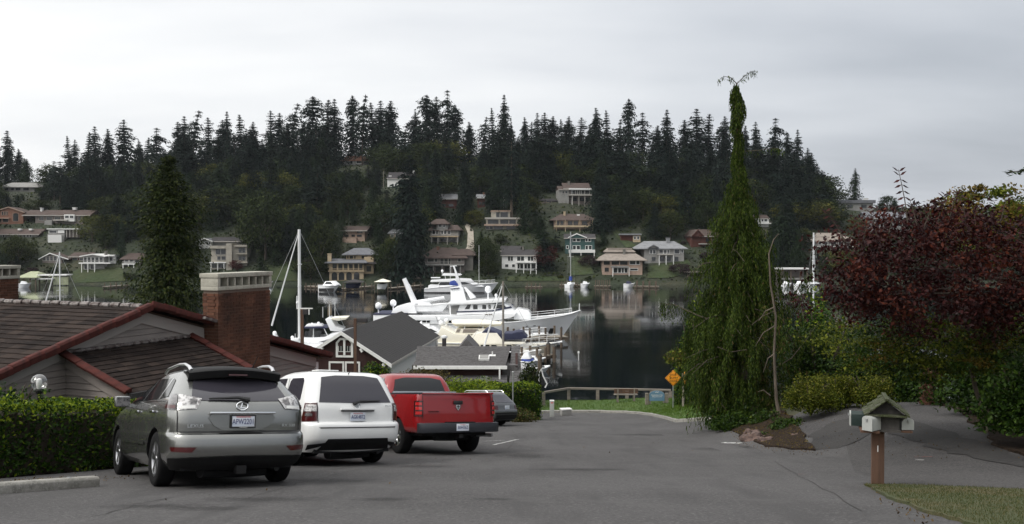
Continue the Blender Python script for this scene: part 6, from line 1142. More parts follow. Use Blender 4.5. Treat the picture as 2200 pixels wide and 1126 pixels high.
class Car:
    def __init__(s, z, yr, yf, hw, rc=.22, rcf=.4, crown=.05, fcrown=.12, barrel=.03):
        s.z, s.t = np.array(z, float), [np.array(a, float)*np.ones(len(z)) for a in (yr, yf, hw, rc, rcf)]; s.cw, s.fc, s.bl = crown, fcrown, barrel
    def par(s, z): return [float(hermite(z, s.z, a)) for a in s.t]
    def pt(s, q, z, sd=1):
        yr, yf, hw, rc, rcf = s.par(z); rc = min(rc, hw*.8); rcf = min(rcf, hw*.8); a = hw-rc; arc = pi/2*rc; L_ = max(.01, yf-yr-rc-rcf); arf = pi/2*rcf
        if q <= a: x, y = q, yr
        elif q <= a+arc: th = (q-a)/rc; x, y = a+rc*sin(th), yr+rc-rc*cos(th)
        elif q <= a+arc+L_: x, y = hw, yr+rc+q-a-arc
        elif q <= a+arc+L_+arf: th = (q-a-arc-L_)/rcf; x, y = hw-rcf+rcf*cos(th), yf-rcf+rcf*sin(th)
        else: x, y = hw-rcf-(q-a-arc-L_-arf), yf
        ym, h = (yr+yf)/2, max(.05, (yf-yr)/2); t = (y-ym)/h
        y += s.cw*(x/hw)**2*max(0, -t) - s.fc*(x/hw)**2*max(0, t); x *= 1-s.bl*t*t
        return Vector((sd*x, y, z))
    def qs(s, y, z): yr, yf, hw, rc, rcf = s.par(z); return hw-rc+pi/2*rc+(y-yr-rc)
    def loop(s, z):
        yr, yf, hw, rc, rcf = s.par(z); rc = min(rc, hw*.8); rcf = min(rcf, hw*.8); a = hw-rc; b = a+pi/2*rc; c = b+max(.01, yf-yr-rc-rcf); d = c+pi/2*rcf; e = d+hw-rcf
        qs = list(np.linspace(0, a, 6))[:-1]+list(np.linspace(a, b, 7))[:-1]+list(np.linspace(b, c, 28))[:-1]+list(np.linspace(c, d, 6))[:-1]+list(np.linspace(d, e, 5))
        r = [s.pt(q, z, 1) for q in qs]; l = [s.pt(q, z, -1) for q in qs]
        return r + l[1:-1][::-1]
    def mesh(s, name, levels, mats, parent, wheels=(), wr=.4, skip=None):
        g = MB(); P = [s.loop(z) for z in levels]; g.grid(P, close=True); n = len(P[0]); g.f += [tuple(range(n))[::-1], tuple(range((len(P)-1)*n, len(P)*n))]; g.m += [0, 0]
        o = g.build(name, mats, None, smooth=True, auto=R(50))
        if wheels:
            c = MB()
            for x, y, r in wheels: c.lathe([(r, -.32), (r, .32)], 32, (x, y, wr), 'x')
            co = c.build('cut', M['black']); md = o.modifiers.new('b', 'BOOLEAN'); md.object = co; md.operation = 'DIFFERENCE'; md.solver = 'EXACT'
            dg = bpy.context.evaluated_depsgraph_get(); me = bpy.data.meshes.new_from_object(o.evaluated_get(dg)); o.modifiers.clear(); old = o.data; o.data = me; bpy.data.meshes.remove(old); bpy.data.objects.remove(co)
            for p in me.polygons:
                cc = p.center
                if any(abs(cc.x-x) < .325 and (cc.y-y)**2+(cc.z-wr)**2 < (r+.004)**2 for x, y, r in wheels): p.material_index = 1; p.use_smooth = False
                else: p.use_smooth = True
            me.set_sharp_from_angle(angle=R(40))
        o.parent = parent; return o
    def patch(s, name, bot, top, sd, m, parent, off=.006, nu=10, nv=5, thick=0):
        def lp(pl, t):
            k = t*(len(pl)-1); i = min(int(k), len(pl)-2); f = k-i; return (pl[i][0]+(pl[i+1][0]-pl[i][0])*f, pl[i][1]+(pl[i+1][1]-pl[i][1])*f)
        P = []
        for j in range(nv+1):
            row = []
            for i in range(nu+1):
                b, t = lp(bot, i/nu), lp(top, i/nu); f = j/nv; q, z = b[0]+(t[0]-b[0])*f, b[1]+(t[1]-b[1])*f; q0 = abs(q); s_ = sd if q >= 0 else -sd; p = s.pt(q0, z, s_); e = .012
                n = (s.pt(q0+e, z, s_)-s.pt(max(0, q0-e), z, s_)).cross(s.pt(q0, z+e, s_)-s.pt(q0, z-e, s_))
                n = n*(1 if s_ > 0 else -1); n.normalize(); row.append(p+n*off)
            P.append(row)
        g = MB(); g.grid(P); g2 = g
        return g.build(name, m, parent, smooth=True, fix=False)
def wheel(parent, x, y, r, w, style, rim='alloy', rr=.64):
    sd = 1 if x > 0 else -1; hw = w/2
    t = MB().lathe([(r*rr, -hw*.9), (r*.80, -hw), (r*.93, -hw*.96), (r*.985, -hw*.8), (r, -hw*.5), (r, hw*.5), (r*.985, hw*.8), (r*.93, hw*.96), (r*.80, hw), (r*rr, hw*.9)], 32, axis='x', cap=False).build('wheel', M['rubber'], parent, smooth=True, auto=R(50)); t.location = (x, y, r)
    g = MB(); f = sd*hw*.82; R_ = r*rr
    g.lathe([(R_*.86, f*.5), (R_*.9, f), (R_*1.0, f*1.06), (R_*1.03, f*.98), (R_*1.0, f*.5)], 32, axis='x'); g.lathe([(.001, f*.95), (R_*.16, f*.95), (R_*.2, f*.7), (R_*.2, f*.4)], 16, axis='x')
    for k in range(style):
        a = 2*pi*k/style+.2
        for da in (-.14, .14) if style == 5 else (0,):
            c, s_ = cos(a+da), sin(a+da); wd = R_*(.10 if style == 5 else .13); p = lambda rad, o_, dx: (f*dx, c*rad-s_*o_, s_*rad+c*o_)
            g.add([p(R_*.12, -wd, .9), p(R_*.12, wd, .9), p(R_*.92, wd*1.0, .98), p(R_*.92, -wd*1.0, .98), p(R_*.12, -wd, .55), p(R_*.12, wd, .55), p(R_*.92, wd, .6), p(R_*.92, -wd, .6)], [(0, 1, 2, 3), (0, 4, 5, 1), (1, 5, 6, 2), (3, 2, 6, 7), (0, 3, 7, 4)])
    g.build('rim', M[rim], t, smooth=True, auto=R(35)); MB().lathe([(.001, f*.3), (R_*.98, f*.3), (R_*.98, f*.1)], 20, axis='x').build('brake_disc', M['valance'], t)
def place(root, rear, head, wb, track=1.6):
    x, y = rear; fx, fy = x-sin(head)*wb, y+cos(head)*wb; zr, zf = zg_(x, y), zg_(fx, fy); rx, ry = cos(head)*track/2, sin(head)*track/2; zl, zr2 = zg_(x-rx, y-ry), zg_(x+rx, y+ry)
    root.location = (x, y, (zr+zl+zr2)/3+.006); root.rotation_euler = (math.atan((zf-zr)/wb), -math.atan((zr2-zl)/track), head)
def strip(car, name, pts, w, sd, m, parent, off=.004):
    """thin line following the body: list of (q, z)"""
    g = MB()
    for (q0, z0), (q1, z1) in zip(pts[:-1], pts[1:]):
        n = max(1, int(max(abs(q1-q0), abs(z1-z0))/.08)); P = []
        for i in range(n+1):
            f = i/n; q, z = q0+(q1-q0)*f, z0+(z1-z0)*f; hor = abs(q1-q0) > abs(z1-z0); a = car.pt(abs(q-(0 if hor else w/2)), z-(w/2 if hor else 0), sd if q >= 0 else -sd); b = car.pt(abs(q+(0 if hor else w/2)), z+(w/2 if hor else 0), sd if q >= 0 else -sd)
            c = Vector((a.x, a.y-.5, 0)); out = Vector((a.x*.6, (a.y-1.2)*.6 if a.y < 0 else 0, 0)).normalized()*off; P.append([a+out, b+out])
        g.grid(P)
    return g.build(name, m, parent, fix=False)
def plate(parent, x, y, z, txt=None, tilt=0, frame='black', low=None, top='WASHINGTON'):
    p = MB().box((0, 0, 0), (.305, .012, .155)).build('number_plate', M['plate'], parent, bevel=.004); p.location = (x, y, z); p.rotation_euler.x = tilt
    if txt: text_part(txt, .098, M['plate_blue'], p, (0, -.009, -.004), (pi/2, 0, 0), 'plate_characters', .001, sx=.70)
    if txt: text_part(top, .028, M['plate_red'], p, (0, -.009, .058), (pi/2, 0, 0), 'plate_heading', .001)
    if frame: MB().b2(-.162, .162, -.01, .006, .070, .085).b2(-.162, .162, -.01, .006, -.085, -.066).b2(-.162, -.148, -.01, .006, -.066, .070).b2(.148, .162, -.01, .006, -.066, .070).build('plate_frame', M[frame], p)
    if low: text_part(low, .020, M['trim'], p, (0, -.012, -.0755), (pi/2, 0, 0), 'frame_lettering', .001)
def underbody(parent, y0, y1, w, z0, z1):
    MB().b2(-w, w, y0, y1, z0, z1).build('underbody', M['valance'], parent); MB().tube([(-.45, y0+.1, z0-.02), (.1, y0+.3, z0-.04), (.45, y0+.2, z0-.02)], .09, 8).build('silencer', M['valance'], parent); MB().tube([(-.7, .0, .34), (.7, 0, .34)], .06, 8).build('rear_axle', M['valance'], parent); MB().tube([(.52, y0-.02, z0-.01), (.52, y0+.25, z0)], .035, 8).build('tailpipe', M['valance'], parent)
def mirror(parent, x, y, z, m, s=1.0):
    sd = -1 if x < 0 else 1; o = MB().box((0, 0, 0), (.20*s, .12*s, .15*s)).build('door_mirror', m, parent, bevel=.035*s); o.location = (x+sd*.11, y, z); MB().box((0, -.062*s, 0), (.165*s, .006, .115*s)).build('mirror_glass', M['lens_smoke'], o); MB().box((-sd*.12*s, .02, -.05*s), (.10, .06, .05)).build('mirror_stalk', m, o)
def handles(car, ys, z, parent, m='chrome'):
    for y in ys:
        for sd in (-1, 1): p = car.pt(car.qs(y, z), z, sd); MB().box((0, 0, 0), (.03, .19, .035)).build('door_handle', M[m], parent, bevel=.01).location = p+Vector((sd*.02, 0, 0))
# --- pewter luxury SUV
c1 = Car([.24, .34, .46, .62, .69, .72, .90, 1.05, 1.13, 1.275, 1.415, 1.495, 1.54, 1.575, 1.59],
         [-.80, -.93, -1.0, -1.0, -.975, -.905, -.91, -.87, -.82, -.64, -.46, -.34, -.22, .1, .5], [3.45, 3.62, 3.70, 3.68, 3.64, 3.62, 3.42, 2.75, 2.30, 1.85, 1.42, 1.15, .95, .75, .65],
         [.80, .88, .92, .925, .925, .92, .92, .90, .875, .79, .705, .655, .60, .42, .2], [.2, .24, .26, .26, .26, .25, .24, .22, .20, .17, .15, .14, .14, .12, .08], .42)
v = thing('suv', 'pewter green-grey SUV with spoiler shaded dark, nose against the hedge, nearest vehicle', 'car'); K = M['pewter']
lv = [.24, .29, .34, .40, .46, .54, .62, .66, .69, .705, .72, .80, .90, .98, 1.05, 1.09, 1.13, 1.20, 1.275, 1.35, 1.415, 1.46, 1.495, 1.52, 1.54, 1.56, 1.575, 1.585, 1.59]
c1.mesh('body', lv, [K, M['valance']], v, [(s*.80, y, .415) for s in (-1, 1) for y in (0, 2.715)], .36)
for s in (-1, 1):
    for y in (0, 2.715): wheel(v, s*.785, y, .362, .225, 5)
c1.patch('rear_window', [(-.66, 1.125), (0, 1.115), (.66, 1.125)], [(-.56, 1.41), (0, 1.425), (.56, 1.41)], 1, M['tint'], v, .006, 16, 6)
for s in (-1, 1):
    q = lambda y, z: (c1.qs(y, z), z)
    c1.patch('side_window', [q(.05, 1.15), q(.98, 1.13)], [q(.02, 1.43), q(.92, 1.44)], s, M['dark_glass'], v); c1.patch('side_window', [q(1.05, 1.13), q(2.02, 1.12)], [q(.99, 1.44), q(1.38, 1.425)], s, M['dark_glass'], v); c1.patch('quarter_window', [q(-.42, 1.18), q(-.03, 1.155)], [q(-.20, 1.40), q(-.05, 1.43)], s, M['dark_glass'], v)
    c1.patch('window_strip', [q(-.02, 1.15), q(.045, 1.15)], [q(-.045, 1.43), q(.015, 1.43)], s, M['chrome'], v, .008, 2, 4); c1.patch('window_strip', [q(.985, 1.13), q(1.045, 1.13)], [q(.925, 1.44), q(.985, 1.44)], s, M['valance'], v, .008, 2, 4); c1.patch('window_strip', [q(-.42, 1.12), q(2.1, 1.095)], [q(-.42, 1.135), q(2.1, 1.11)], s, M['chrome'], v, .007, 16, 1)
    tl = c1.patch('tail_lamp', [(.60, 1.015), (.84, 1.0)], [(.52, 1.145), (.80, 1.205)], s, M['lens_clear'], v, .012, 8, 5); c1.patch('reversing_lens', [(.62, 1.02), (.83, 1.012)], [(.62, 1.055), (.83, 1.055)], s, M['trim'], tl, .016, 6, 2); c1.patch('indicator_lens', [(.60, 1.07), (.68, 1.07)], [(.58, 1.13), (.67, 1.14)], s, M['lens_smoke'], tl, .016, 4, 3)
    t2 = c1.patch('tail_lamp', [(.855, 1.0), (1.20, 1.02)], [(.815, 1.205), (.98, 1.215)], s, M['lens_smoke'], v, .010, 8, 5); c1.patch('brake_lens', [(.86, 1.02), (1.14, 1.03)], [(.86, 1.065), (1.12, 1.075)], s, M['lens_red'], t2, .014, 6, 2)
    c1.patch('reflector', [(.66, .47), (.93, .485)], [(.60, .535), (.95, .54)], s, M['lens_red'], v, .008, 6, 3)
    strip(c1, 'tailgate_seam', [(.835, .72), (.845, 1.0)], .014, s, M['black'], v); strip(c1, 'door_seam', [q(.02, .75), q(.02, 1.13)], .012, s, M['black'], v); strip(c1, 'door_seam', [q(1.02, .40), q(1.02, 1.12)], .012, s, M['black'], v)
    strip(c1, 'side_moulding', [q(.5, .56), q(2.2, .56)], .05, s, M['pewter'], v, .02); MB().tube([(s*.60, .95, 1.53), (s*.595, .80, 1.59), (s*.585, .2, 1.63), (s*.58, -.12, 1.62), (s*.57, -.30, 1.58), (s*.56, -.38, 1.53)], [.02, .02, .018, .02, .024, .026], 8).build('roof_rail', M['alloy'], v, smooth=True)
c1.patch('lower_trim', [(-.80, .695), (.80, .695)], [(-.84, .735), (.84, .735)], 1, M['black'], v, .02, 14, 1)
MB().grid([[(x, -.90-.035*(1-(x/.47)**2)*0-.0+.05*(x/.9)**2, z) for x in np.linspace(-a, a, 9)] for a, z in ((.40, .95), (.44, .90), (.36, .80), (.26, .745))]).build('plate_recess', K, v, smooth=True, fix=False).location = (0, -.022, 0)
MB().box((0, -.935, .965), (.86, .045, .032)).build('chrome_strip', M['chrome'], v, bevel=.01); plate(v, 0, -.955, .855, 'APW2201', 0, 'black', 'CHEVROLET')
MB().grid([[(x, yy + .10*(x/.62)**2, zz_-.05*(x/.62)**2) for x in np.linspace(-.62, .62, 13)] for yy, zz_ in ((-.18, 1.605), (-.38, 1.59), (-.60, 1.555), (-.625, 1.535), (-.58, 1.44), (-.46, 1.465), (-.40, 1.50), (-.18, 1.58))]).build('spoiler', M['valance'], v, smooth=True, auto=R(45))  # body-coloured part, painted black for the dark reflection on it
MB().box((0, -.618, 1.47), (.25, .02, .02)).build('high_brake_lamp', M['lens_red'], v)
MB().tube([(.10, -.865, 1.135), (-.05, -.845, 1.165), (-.42, -.825, 1.15)], [.035, .022, .012], 6).build('wiper', M['black'], v)
e_ = MB(); e_.tube([(.075*cos(a), 0, .053*sin(a)) for a in np.linspace(0, 2*pi, 25)], .010, 6); o = e_.build('emblem', M['chrome'], v, smooth=True); o.location = (0, -.885, 1.055); o.rotation_euler.x = -.25; MB().box((-.012, 0, .004), (.014, .012, .075), ry=.35).box((.012, 0, -.026), (.06, .012, .013)).build('emblem_letter', M['chrome'], o)
text_part('LEXUS', .055, M['chrome'], v, (-.60, -.925, .80), (pi/2, 0, -.06), 'badge_lettering', .004, sx=1.3); text_part('RX 330', .055, M['chrome'], v, (.62, -.925, .80), (pi/2, 0, .06), 'badge_lettering', .004, sx=1.1)
mirror(v, -.93, 1.72, 1.13, K, 1.1); mirror(v, .93, 1.72, 1.13, K, 1.1); handles(c1, (.12, 1.12), .985, v); c1.patch('lower_valance', [(-1.0, .245), (1.0, .245)], [(-1.0, .40), (0, .42), (1.0, .40)], 1, M['valance'], v, .010, 18, 4); underbody(v, -.78, 3.2, .72, .24, .33); MB().tube([(.30, -.20, 1.55), (.33, -.38, 1.74)], [.010, .004], 6).build('antenna', M['black'], v)
MB().box((0, .35, 1.61), (1.12, .04, .02)).build('roof_bar', M['black'], v); MB().box((0, -.9, .24), (.12, .16, .10)).build('tow_bracket', M['valance'], v)
place(v, (-4.03, 12.69), R(32), 2.715)
# --- white SUV
c2 = Car([.26, .40, .50, .72, .775, .80, 1.0, 1.12, 1.35, 1.58, 1.66, 1.71, 1.735, 1.745], [-.80, -.95, -1.04, -1.05, -1.02, -.955, -.95, -.92, -.80, -.66, -.57, -.38, 0, .5], [3.4, 3.6, 3.72, 3.7, 3.68, 3.66, 3.36, 2.6, 1.9, 1.25, 1.0, .8, .7, .6],
         [.86, .94, .965, .978, .975, .965, .955, .935, .865, .795, .75, .66, .45, .2], [.2, .22, .24, .24, .24, .22, .2, .18, .16, .14, .14, .14, .12, .08], .40)
v = thing('suv', 'white SUV parked between the pewter SUV and the red pickup', 'car'); K = M['car_white']
lv = [.26, .33, .40, .45, .50, .60, .72, .75, .775, .79, .80, .90, 1.0, 1.06, 1.12, 1.2, 1.35, 1.48, 1.58, 1.62, 1.66, 1.69, 1.71, 1.725, 1.735, 1.742, 1.745]
c2.mesh('body', lv, [K, M['valance']], v, [(s*.84, y, .43) for s in (-1, 1) for y in (0, 2.70)], .37)
for s in (-1, 1):
    for y in (0, 2.70): wheel(v, s*.83, y, .37, .235, 5)
c2.patch('rear_window', [(-.755, 1.145), (0, 1.13), (.755, 1.145)], [(-.60, 1.60), (-.3, 1.635), (.3, 1.635), (.60, 1.60)], 1, M['tint'], v, .006, 18, 6)
for s in (-1, 1):
    q = lambda y, z: (c2.qs(y, z), z)
    c2.patch('quarter_window', [q(-.50, 1.20), q(-.44, 1.15), q(.14, 1.15), q(.18, 1.20)], [q(-.42, 1.54), q(-.36, 1.59), q(.10, 1.59), q(.16, 1.54)], s, M['tint'], v, .006, 12, 6); c2.patch('side_window', [q(.36, 1.15), q(1.05, 1.14)], [q(.36, 1.59), q(.98, 1.59)], s, M['tint'], v); c2.patch('side_window', [q(1.15, 1.14), q(2.0, 1.13)], [q(1.08, 1.59), q(1.35, 1.56)], s, M['dark_glass'], v)
    tl = c2.patch('tail_lamp', [(.80, .815), (1.16, .80)], [(.80, 1.13), (1.03, 1.13)], s, M['lens_red'], v, .012, 8, 6); c2.patch('clear_lens', [(.81, .985), (1.06, .985)], [(.81, 1.10), (.99, 1.10)], s, M['lens_clear'], tl, .018, 6, 3); c2.patch('brake_lens', [(.88, .90), (1.02, .90)], [(.88, .955), (1.02, .955)], s, M['lens_smoke'], tl, .018, 4, 2)
    strip(c2, 'tailgate_seam', [(.79, .70), (.79, 1.14)], .014, s, M['black'], v); strip(c2, 'door_seam', [q(.27, .8), q(.27, 1.6)], .012, s, M['valance'], v); c2.patch('lower_cladding', [(.62, .40), (.95, .30)], [(.50, .46), (.95, .40)], s, M['valance'], v, .01, 6, 3)
c2.patch('lower_valance', [(-.75, .30), (.75, .30)], [(-.62, .50), (.62, .50)], 1, M['valance'], v, .014, 14, 4); strip(c2, 'tailgate_seam', [(-.78, .695), (.78, .695)], .02, 1, M['black'], v, .012)
MB().box((0, -.985, 1.02), (.70, .05, .035)).build('tailgate_handle', M['car_white'], v, bevel=.012); MB().box((0, -.978, .992), (.66, .035, .026)).build('handle_shade_strip', M['black'], v); plate(v, 0, -.985, .885, 'AGK4872', 0, None)  # black strip below the handle is its painted shadow
MB().tube([(-.08, -.955, 1.115), (.05, -.945, 1.165), (.48, -.915, 1.175)], [.035, .024, .012], 6).build('wiper', M['black'], v)
o = MB().tube([(.05*cos(a), 0, .05*sin(a)) for a in np.linspace(0, 2*pi, 21)], .008, 6).box((-.014, 0, -.008), (.010, .012, .07), ry=.25).box((.014, 0, -.008), (.010, .012, .07), ry=-.25).build('emblem', M['chrome'], v); o.location = (0, -.955, 1.085)
text_part('MDX', .045, M['chrome'], v, (.64, -.955, 1.08), (pi/2, 0, .05), 'badge_lettering', .004, sx=1.3); mirror(v, -.97, 1.75, 1.16, K, 1.15); mirror(v, .97, 1.75, 1.16, K, 1.15); handles(c2, (.42, 1.22), 1.02, v, 'car_white'); underbody(v, -.80, 3.2, .76, .24, .34); MB().box((-.15, .1, 1.752), (.42, .3, .02)).build('roof_hatch', M['car_white'], v, bevel=.008); MB().tube([(0, -.56, 1.665), (0, -.60, 1.70)], .01, 6).build('antenna', M['black'], v)
RR = at(797, 995, 17.9); al = R(37); place(v, (RR.x-.83*cos(al), 17.9-.83*sin(al)), al, 2.70)
# --- red pickup
c3 = Car([.50, .56, .72, .80, 1.0, 1.12, 1.22, 1.30, 1.345, 1.358, 1.372, 1.55, 1.72, 1.80, 1.85, 1.875, 1.885], [-1.12, -1.14, -1.15, -1.15, -1.15, -1.14, -1.14, -1.135, -1.13, .70, .88, .95, 1.04, 1.12, 1.25, 1.45, 1.6], [4.4, 4.45, 4.5, 4.5, 4.48, 4.40, 4.15, 3.55, 3.25, 3.15, 3.10, 2.75, 2.38, 2.20, 2.05, 1.95, 1.9],
         [.93, .98, 1.0, 1.005, 1.005, 1.0, .995, .985, .97, .945, .935, .87, .80, .755, .67, .45, .2], [.10, .11, .12, .12, .12, .12, .12, .12, .12, .14, .14, .14, .15, .16, .16, .14, .08], .30, .02, .10, .012)
v = thing('pickup_truck', 'red pickup truck with black bumper parked beyond the white SUV', 'pickup'); K = M['car_red']
lv = [.50, .56, .64, .72, .80, .90, 1.0, 1.12, 1.22, 1.30, 1.345, 1.352, 1.358, 1.372, 1.45, 1.55, 1.64, 1.72, 1.77, 1.80, 1.83, 1.85, 1.865, 1.875, 1.885]
c3.mesh('body', lv, [K, M['valance']], v, [(s*.86, y, .46) for s in (-1, 1) for y in (0, 3.57)], .40)
for s in (-1, 1):
    for y in (0, 3.57): wheel(v, s*.86, y, .40, .265, 6, 'chrome', .58)
c3.patch('rear_window', [(-.70, 1.42), (0, 1.40), (.70, 1.42)], [(-.62, 1.70), (-.35, 1.755), (.35, 1.755), (.62, 1.70)], 1, M['dark_glass'], v, .008, 16, 6)
for s in (-1, 1):
    q = lambda y, z: (c3.qs(y, z), z)
    c3.patch('side_window', [q(1.15, 1.40), q(1.85, 1.40)], [q(1.22, 1.74), q(1.80, 1.75)], s, M['lens_smoke'], v); c3.patch('side_window', [q(1.95, 1.40), q(2.75, 1.40)], [q(1.90, 1.75), q(2.15, 1.73)], s, M['dark_glass'], v)
    tl = c3.patch('tail_lamp', [(.875, .86), (1.10, .86)], [(.875, 1.20), (1.10, 1.20)], s, M['lens_red'], v, .016, 8, 6)
    for zz_ in (.93, 1.03, 1.13): c3.patch('brake_lens' if zz_ > 1 else 'reversing_lens', [(.89, zz_-.03), (1.02, zz_-.03)], [(.89, zz_+.035), (1.02, zz_+.035)], s, M['lens_bright'], tl, .024, 5, 3)
    strip(c3, 'tailgate_seam', [(.865, .80), (.865, 1.34)], .014, s, M['black'], v); strip(c3, 'cab_gap', [q(.80, .56), q(.80, 1.33)], .03, s, M['black'], v); strip(c3, 'door_seam', [q(1.9, .6), q(1.9, 1.36)], .012, s, M['black'], v); MB().b2(s*.90-.05, s*.90+.05, -1.10, .75, 1.343, 1.385).build('bed_rail', M['car_red'] if s > 0 else M['bumper_black'], v, bevel=.01)
    strip(c3, 'body_crease', [q(-.95, .84), q(-.5, .84)], .02, s, M['car_red'], v, .012)
    MB().box((s*.30, 1.55, 1.50), (.42, .12, .35)).build('seat_back', M['seat'], v)
MB().b2(-.84, .84, -1.05, .80, 1.349, 1.356).build('bed_liner', M['bumper_black'], v); MB().b2(-.86, .86, -1.15, -1.09, 1.345, 1.372).build('tailgate_cap', M['car_red'], v, bevel=.01); MB().b2(-.84, .84, .60, .64, 1.356, 1.42).build('bed_front_rail', M['chrome'], v)
c3.patch('tailgate_crease', [(-.80, 1.245), (.80, 1.245)], [(-.80, 1.258), (.80, 1.258)], 1, M['car_red'], v, .012, 10, 1)
bp = MB(); bp.prism([(-1.0, -1.14), (-1.0, -1.26), (-.90, -1.33), (-.45, -1.36), (.45, -1.36), (.90, -1.33), (1.0, -1.26), (1.0, -1.14)], 'z', .50, .715); o = bp.build('rear_bumper', M['bumper_black'], v, bevel=.02); MB().b2(-.35, .35, -1.35, -1.2, .70, .735).build('bumper_step', M['valance'], o)
plate(v, .02, -1.372, .615, 'B04436Z', 0, None, None, 'Washington'); MB().box((0, -1.165, 1.16), (.23, .03, .085)).build('tailgate_handle', M['black'], v, bevel=.025); o = MB().prism([(-.05, .06), (.05, .06), (.055, .0), (0, -.07), (-.055, 0)], 'y', -.012, .012).build('emblem', M['chrome'], v); o.location = (0, -1.162, 1.05); MB().box((0, -.014, .01), (.015, .008, .09)).box((0, -.0145, .02), (.07, .008, .014)).build('emblem_cross', M['valance'], o)
text_part('DODGE RAM', .05, M['valance'], v, (-.60, -1.156, .96), (pi/2, 0, 0), 'badge_lettering', .004, sx=.9); mirror(v, -1.0, 2.55, 1.45, M['bumper_black'], 1.5); mirror(v, 1.0, 2.55, 1.45, M['bumper_black'], 1.5); handles(c3, (1.0, 2.0), 1.22, v, 'car_red'); underbody(v, -1.0, 3.9, .80, .42, .52)
for x in (-.07, 0, .07): MB().box((x, 1.175, 1.812), (.045, .03, .022)).build('cab_lamp', M['lens_red'] if x == 0 else M['lens_smoke'], v, bevel=.006)
MB().box((0, -1.22, .42), (.10, .25, .08)).build('tow_hitch', M['valance'], v); MB().tube([(.62, -.7, .42), (.92, -1.1, .42)], .04, 8).build('tailpipe', M['steel'], v)
RR = at(1005, 972, 22.0); al = R(30); place(v, (RR.x-.865*cos(al), 22.0-.865*sin(al)), al, 3.57, 1.73)
# --- dark grey estate car
c4 = Car([.24, .36, .50, .62, .68, .80, .92, 1.10, 1.28, 1.36, 1.40, 1.415], [-.78, -.88, -.92, -.92, -.88, -.86, -.80, -.62, -.44, -.34, -.15, .3], [3.4, 3.55, 3.6, 3.55, 3.4, 2.9, 2.25, 1.7, 1.25, 1.05, .9, .8], [.76, .82, .845, .85, .85, .845, .82, .745, .67, .63, .52, .25], .16, .35)
v = thing('estate_car', 'dark grey estate car half hidden behind the red pickup tailgate', 'car'); c4.mesh('body', [.24, .30, .36, .50, .56, .62, .65, .68, .80, .86, .92, 1.0, 1.10, 1.2, 1.28, 1.33, 1.36, 1.385, 1.40, 1.41, 1.415], [M['car_grey'], M['valance']], v, [(s*.72, y, .36) for s in (-1, 1) for y in (0, 2.65)], .31)
for s in (-1, 1):
    for y in (0, 2.65): wheel(v, s*.72, y, .31, .19, 5)
    q = lambda y, z: (c4.qs(y, z), z); c4.patch('side_window', [q(-.35, .95), q(.35, .94)], [q(-.15, 1.28), q(.30, 1.29)], s, M['tint'], v); c4.patch('side_window', [q(.42, .94), q(1.1, .93)], [q(.38, 1.29), q(.95, 1.29)], s, M['tint'], v); c4.patch('side_window', [q(1.18, .93), q(1.95, .93)], [q(1.03, 1.29), q(1.2, 1.27)], s, M['tint'], v)
    c4.patch('tail_lamp', [(.60, .66), (.93, .66)], [(.60, .84), (.93, .84)], s, M['lens_red'], v, .01, 6, 4); MB().tube([(s*.56, .9, 1.38), (s*.56, .8, 1.44), (s*.55, -.2, 1.44), (s*.55, -.3, 1.36)], .018, 6).build('roof_rail', M['alloy'], v); strip(c4, 'bumper_strip', [(-.8, .52), (.8, .52)], .06, s, M['valance'], v, .02)
c4.patch('rear_window', [(-.60, .95), (.60, .95)], [(-.50, 1.27), (.50, 1.27)], 1, M['tint'], v, .006, 12, 5); plate(v, 0, -.885, .76, None, 0, None); c4.patch('lower_bumper', [(-.72, .28), (.72, .28)], [(-.74, .46), (.74, .46)], 1, M['valance'], v, .012, 10, 3); mirror(v, -.86, 1.75, .98, M['car_grey'], .9); underbody(v, -.6, 3, .62, .2, .28)
RR = at(1075, 915, 38.7); al = R(54); place(v, (RR.x-.72*cos(al), 38.7-.72*sin(al)), al, 2.65, 1.45)
# ---------------------------------------------------------------- weeping conifer and right-hand garden
M['weep'] = leafmat('weep', (.012, .026, .005), (.082, .115, .019), 1.65, .24); M['weep_dry'] = leafmat('weep_dry', (.07, .05, .022), (.13, .10, .04), 1.4, .2)
M['purple'] = leafmat('purple', (.013, .0042, .0046), (.055, .014, .013), 1.8, .2, .4, rough=.45); M['purple_red'] = leafmat('purple_red', (.032, .008, .007), (.10, .026, .014), 1.6, .25, .4)
M['gold'] = leafmat('gold', (.06, .055, .012), (.19, .125, .028), 1.4, .3); M['maple_green'] = leafmat('maple_green', (.030, .048, .008), (.18, .20, .026), 1.5, .35); M['dark_leaf'] = leafmat('dark_leaf', (.009, .024, .004), (.050, .088, .012), 1.7, .2, .4, rough=.45)
M['mound'] = leafmat('mound', (.022, .036, .005), (.10, .115, .012), 1.5, .25); M['mound_new'] = leafmat('mound_new', (.075, .085, .014), (.19, .18, .03), 1.2, .3)
YW = 30.0; wp = lambda px, py: at(px, py, YW)
b0 = wp(1600, 915); b0.z = zg_(b0.x, YW); wt = thing('weeping_conifer', 'tall weeping conifer with bare two-horned tip, hanging foliage and thin spire', 'tree', b0)
tr = [wp(*p)-b0 for p in ((1600, 930), (1598, 800), (1592, 650), (1588, 520), (1585, 400), (1583, 290), (1582, 200), (1583, 178))]
MB().tube(tr, [.22, .19, .15, .11, .08, .05, .03, .02], 10).build('trunk', M['bark'], wt, smooth=True)
g = np.random.default_rng(3); prof_y = [180, 195, 215, 255, 300, 340, 385, 425, 465, 505, 550, 600, 650, 700, 800, 860, 905]; prof_w = [2, 10, 14, 12, 9, 11, 17, 29, 47, 62, 78, 92, 106, 114, 110, 88, 48]; prof_c = [1582, 1582, 1584, 1584, 1585, 1586, 1586, 1585, 1584, 1590, 1592, 1592, 1584, 1578, 1580, 1600, 1620]
C, D = [], []
k_ = YW/F
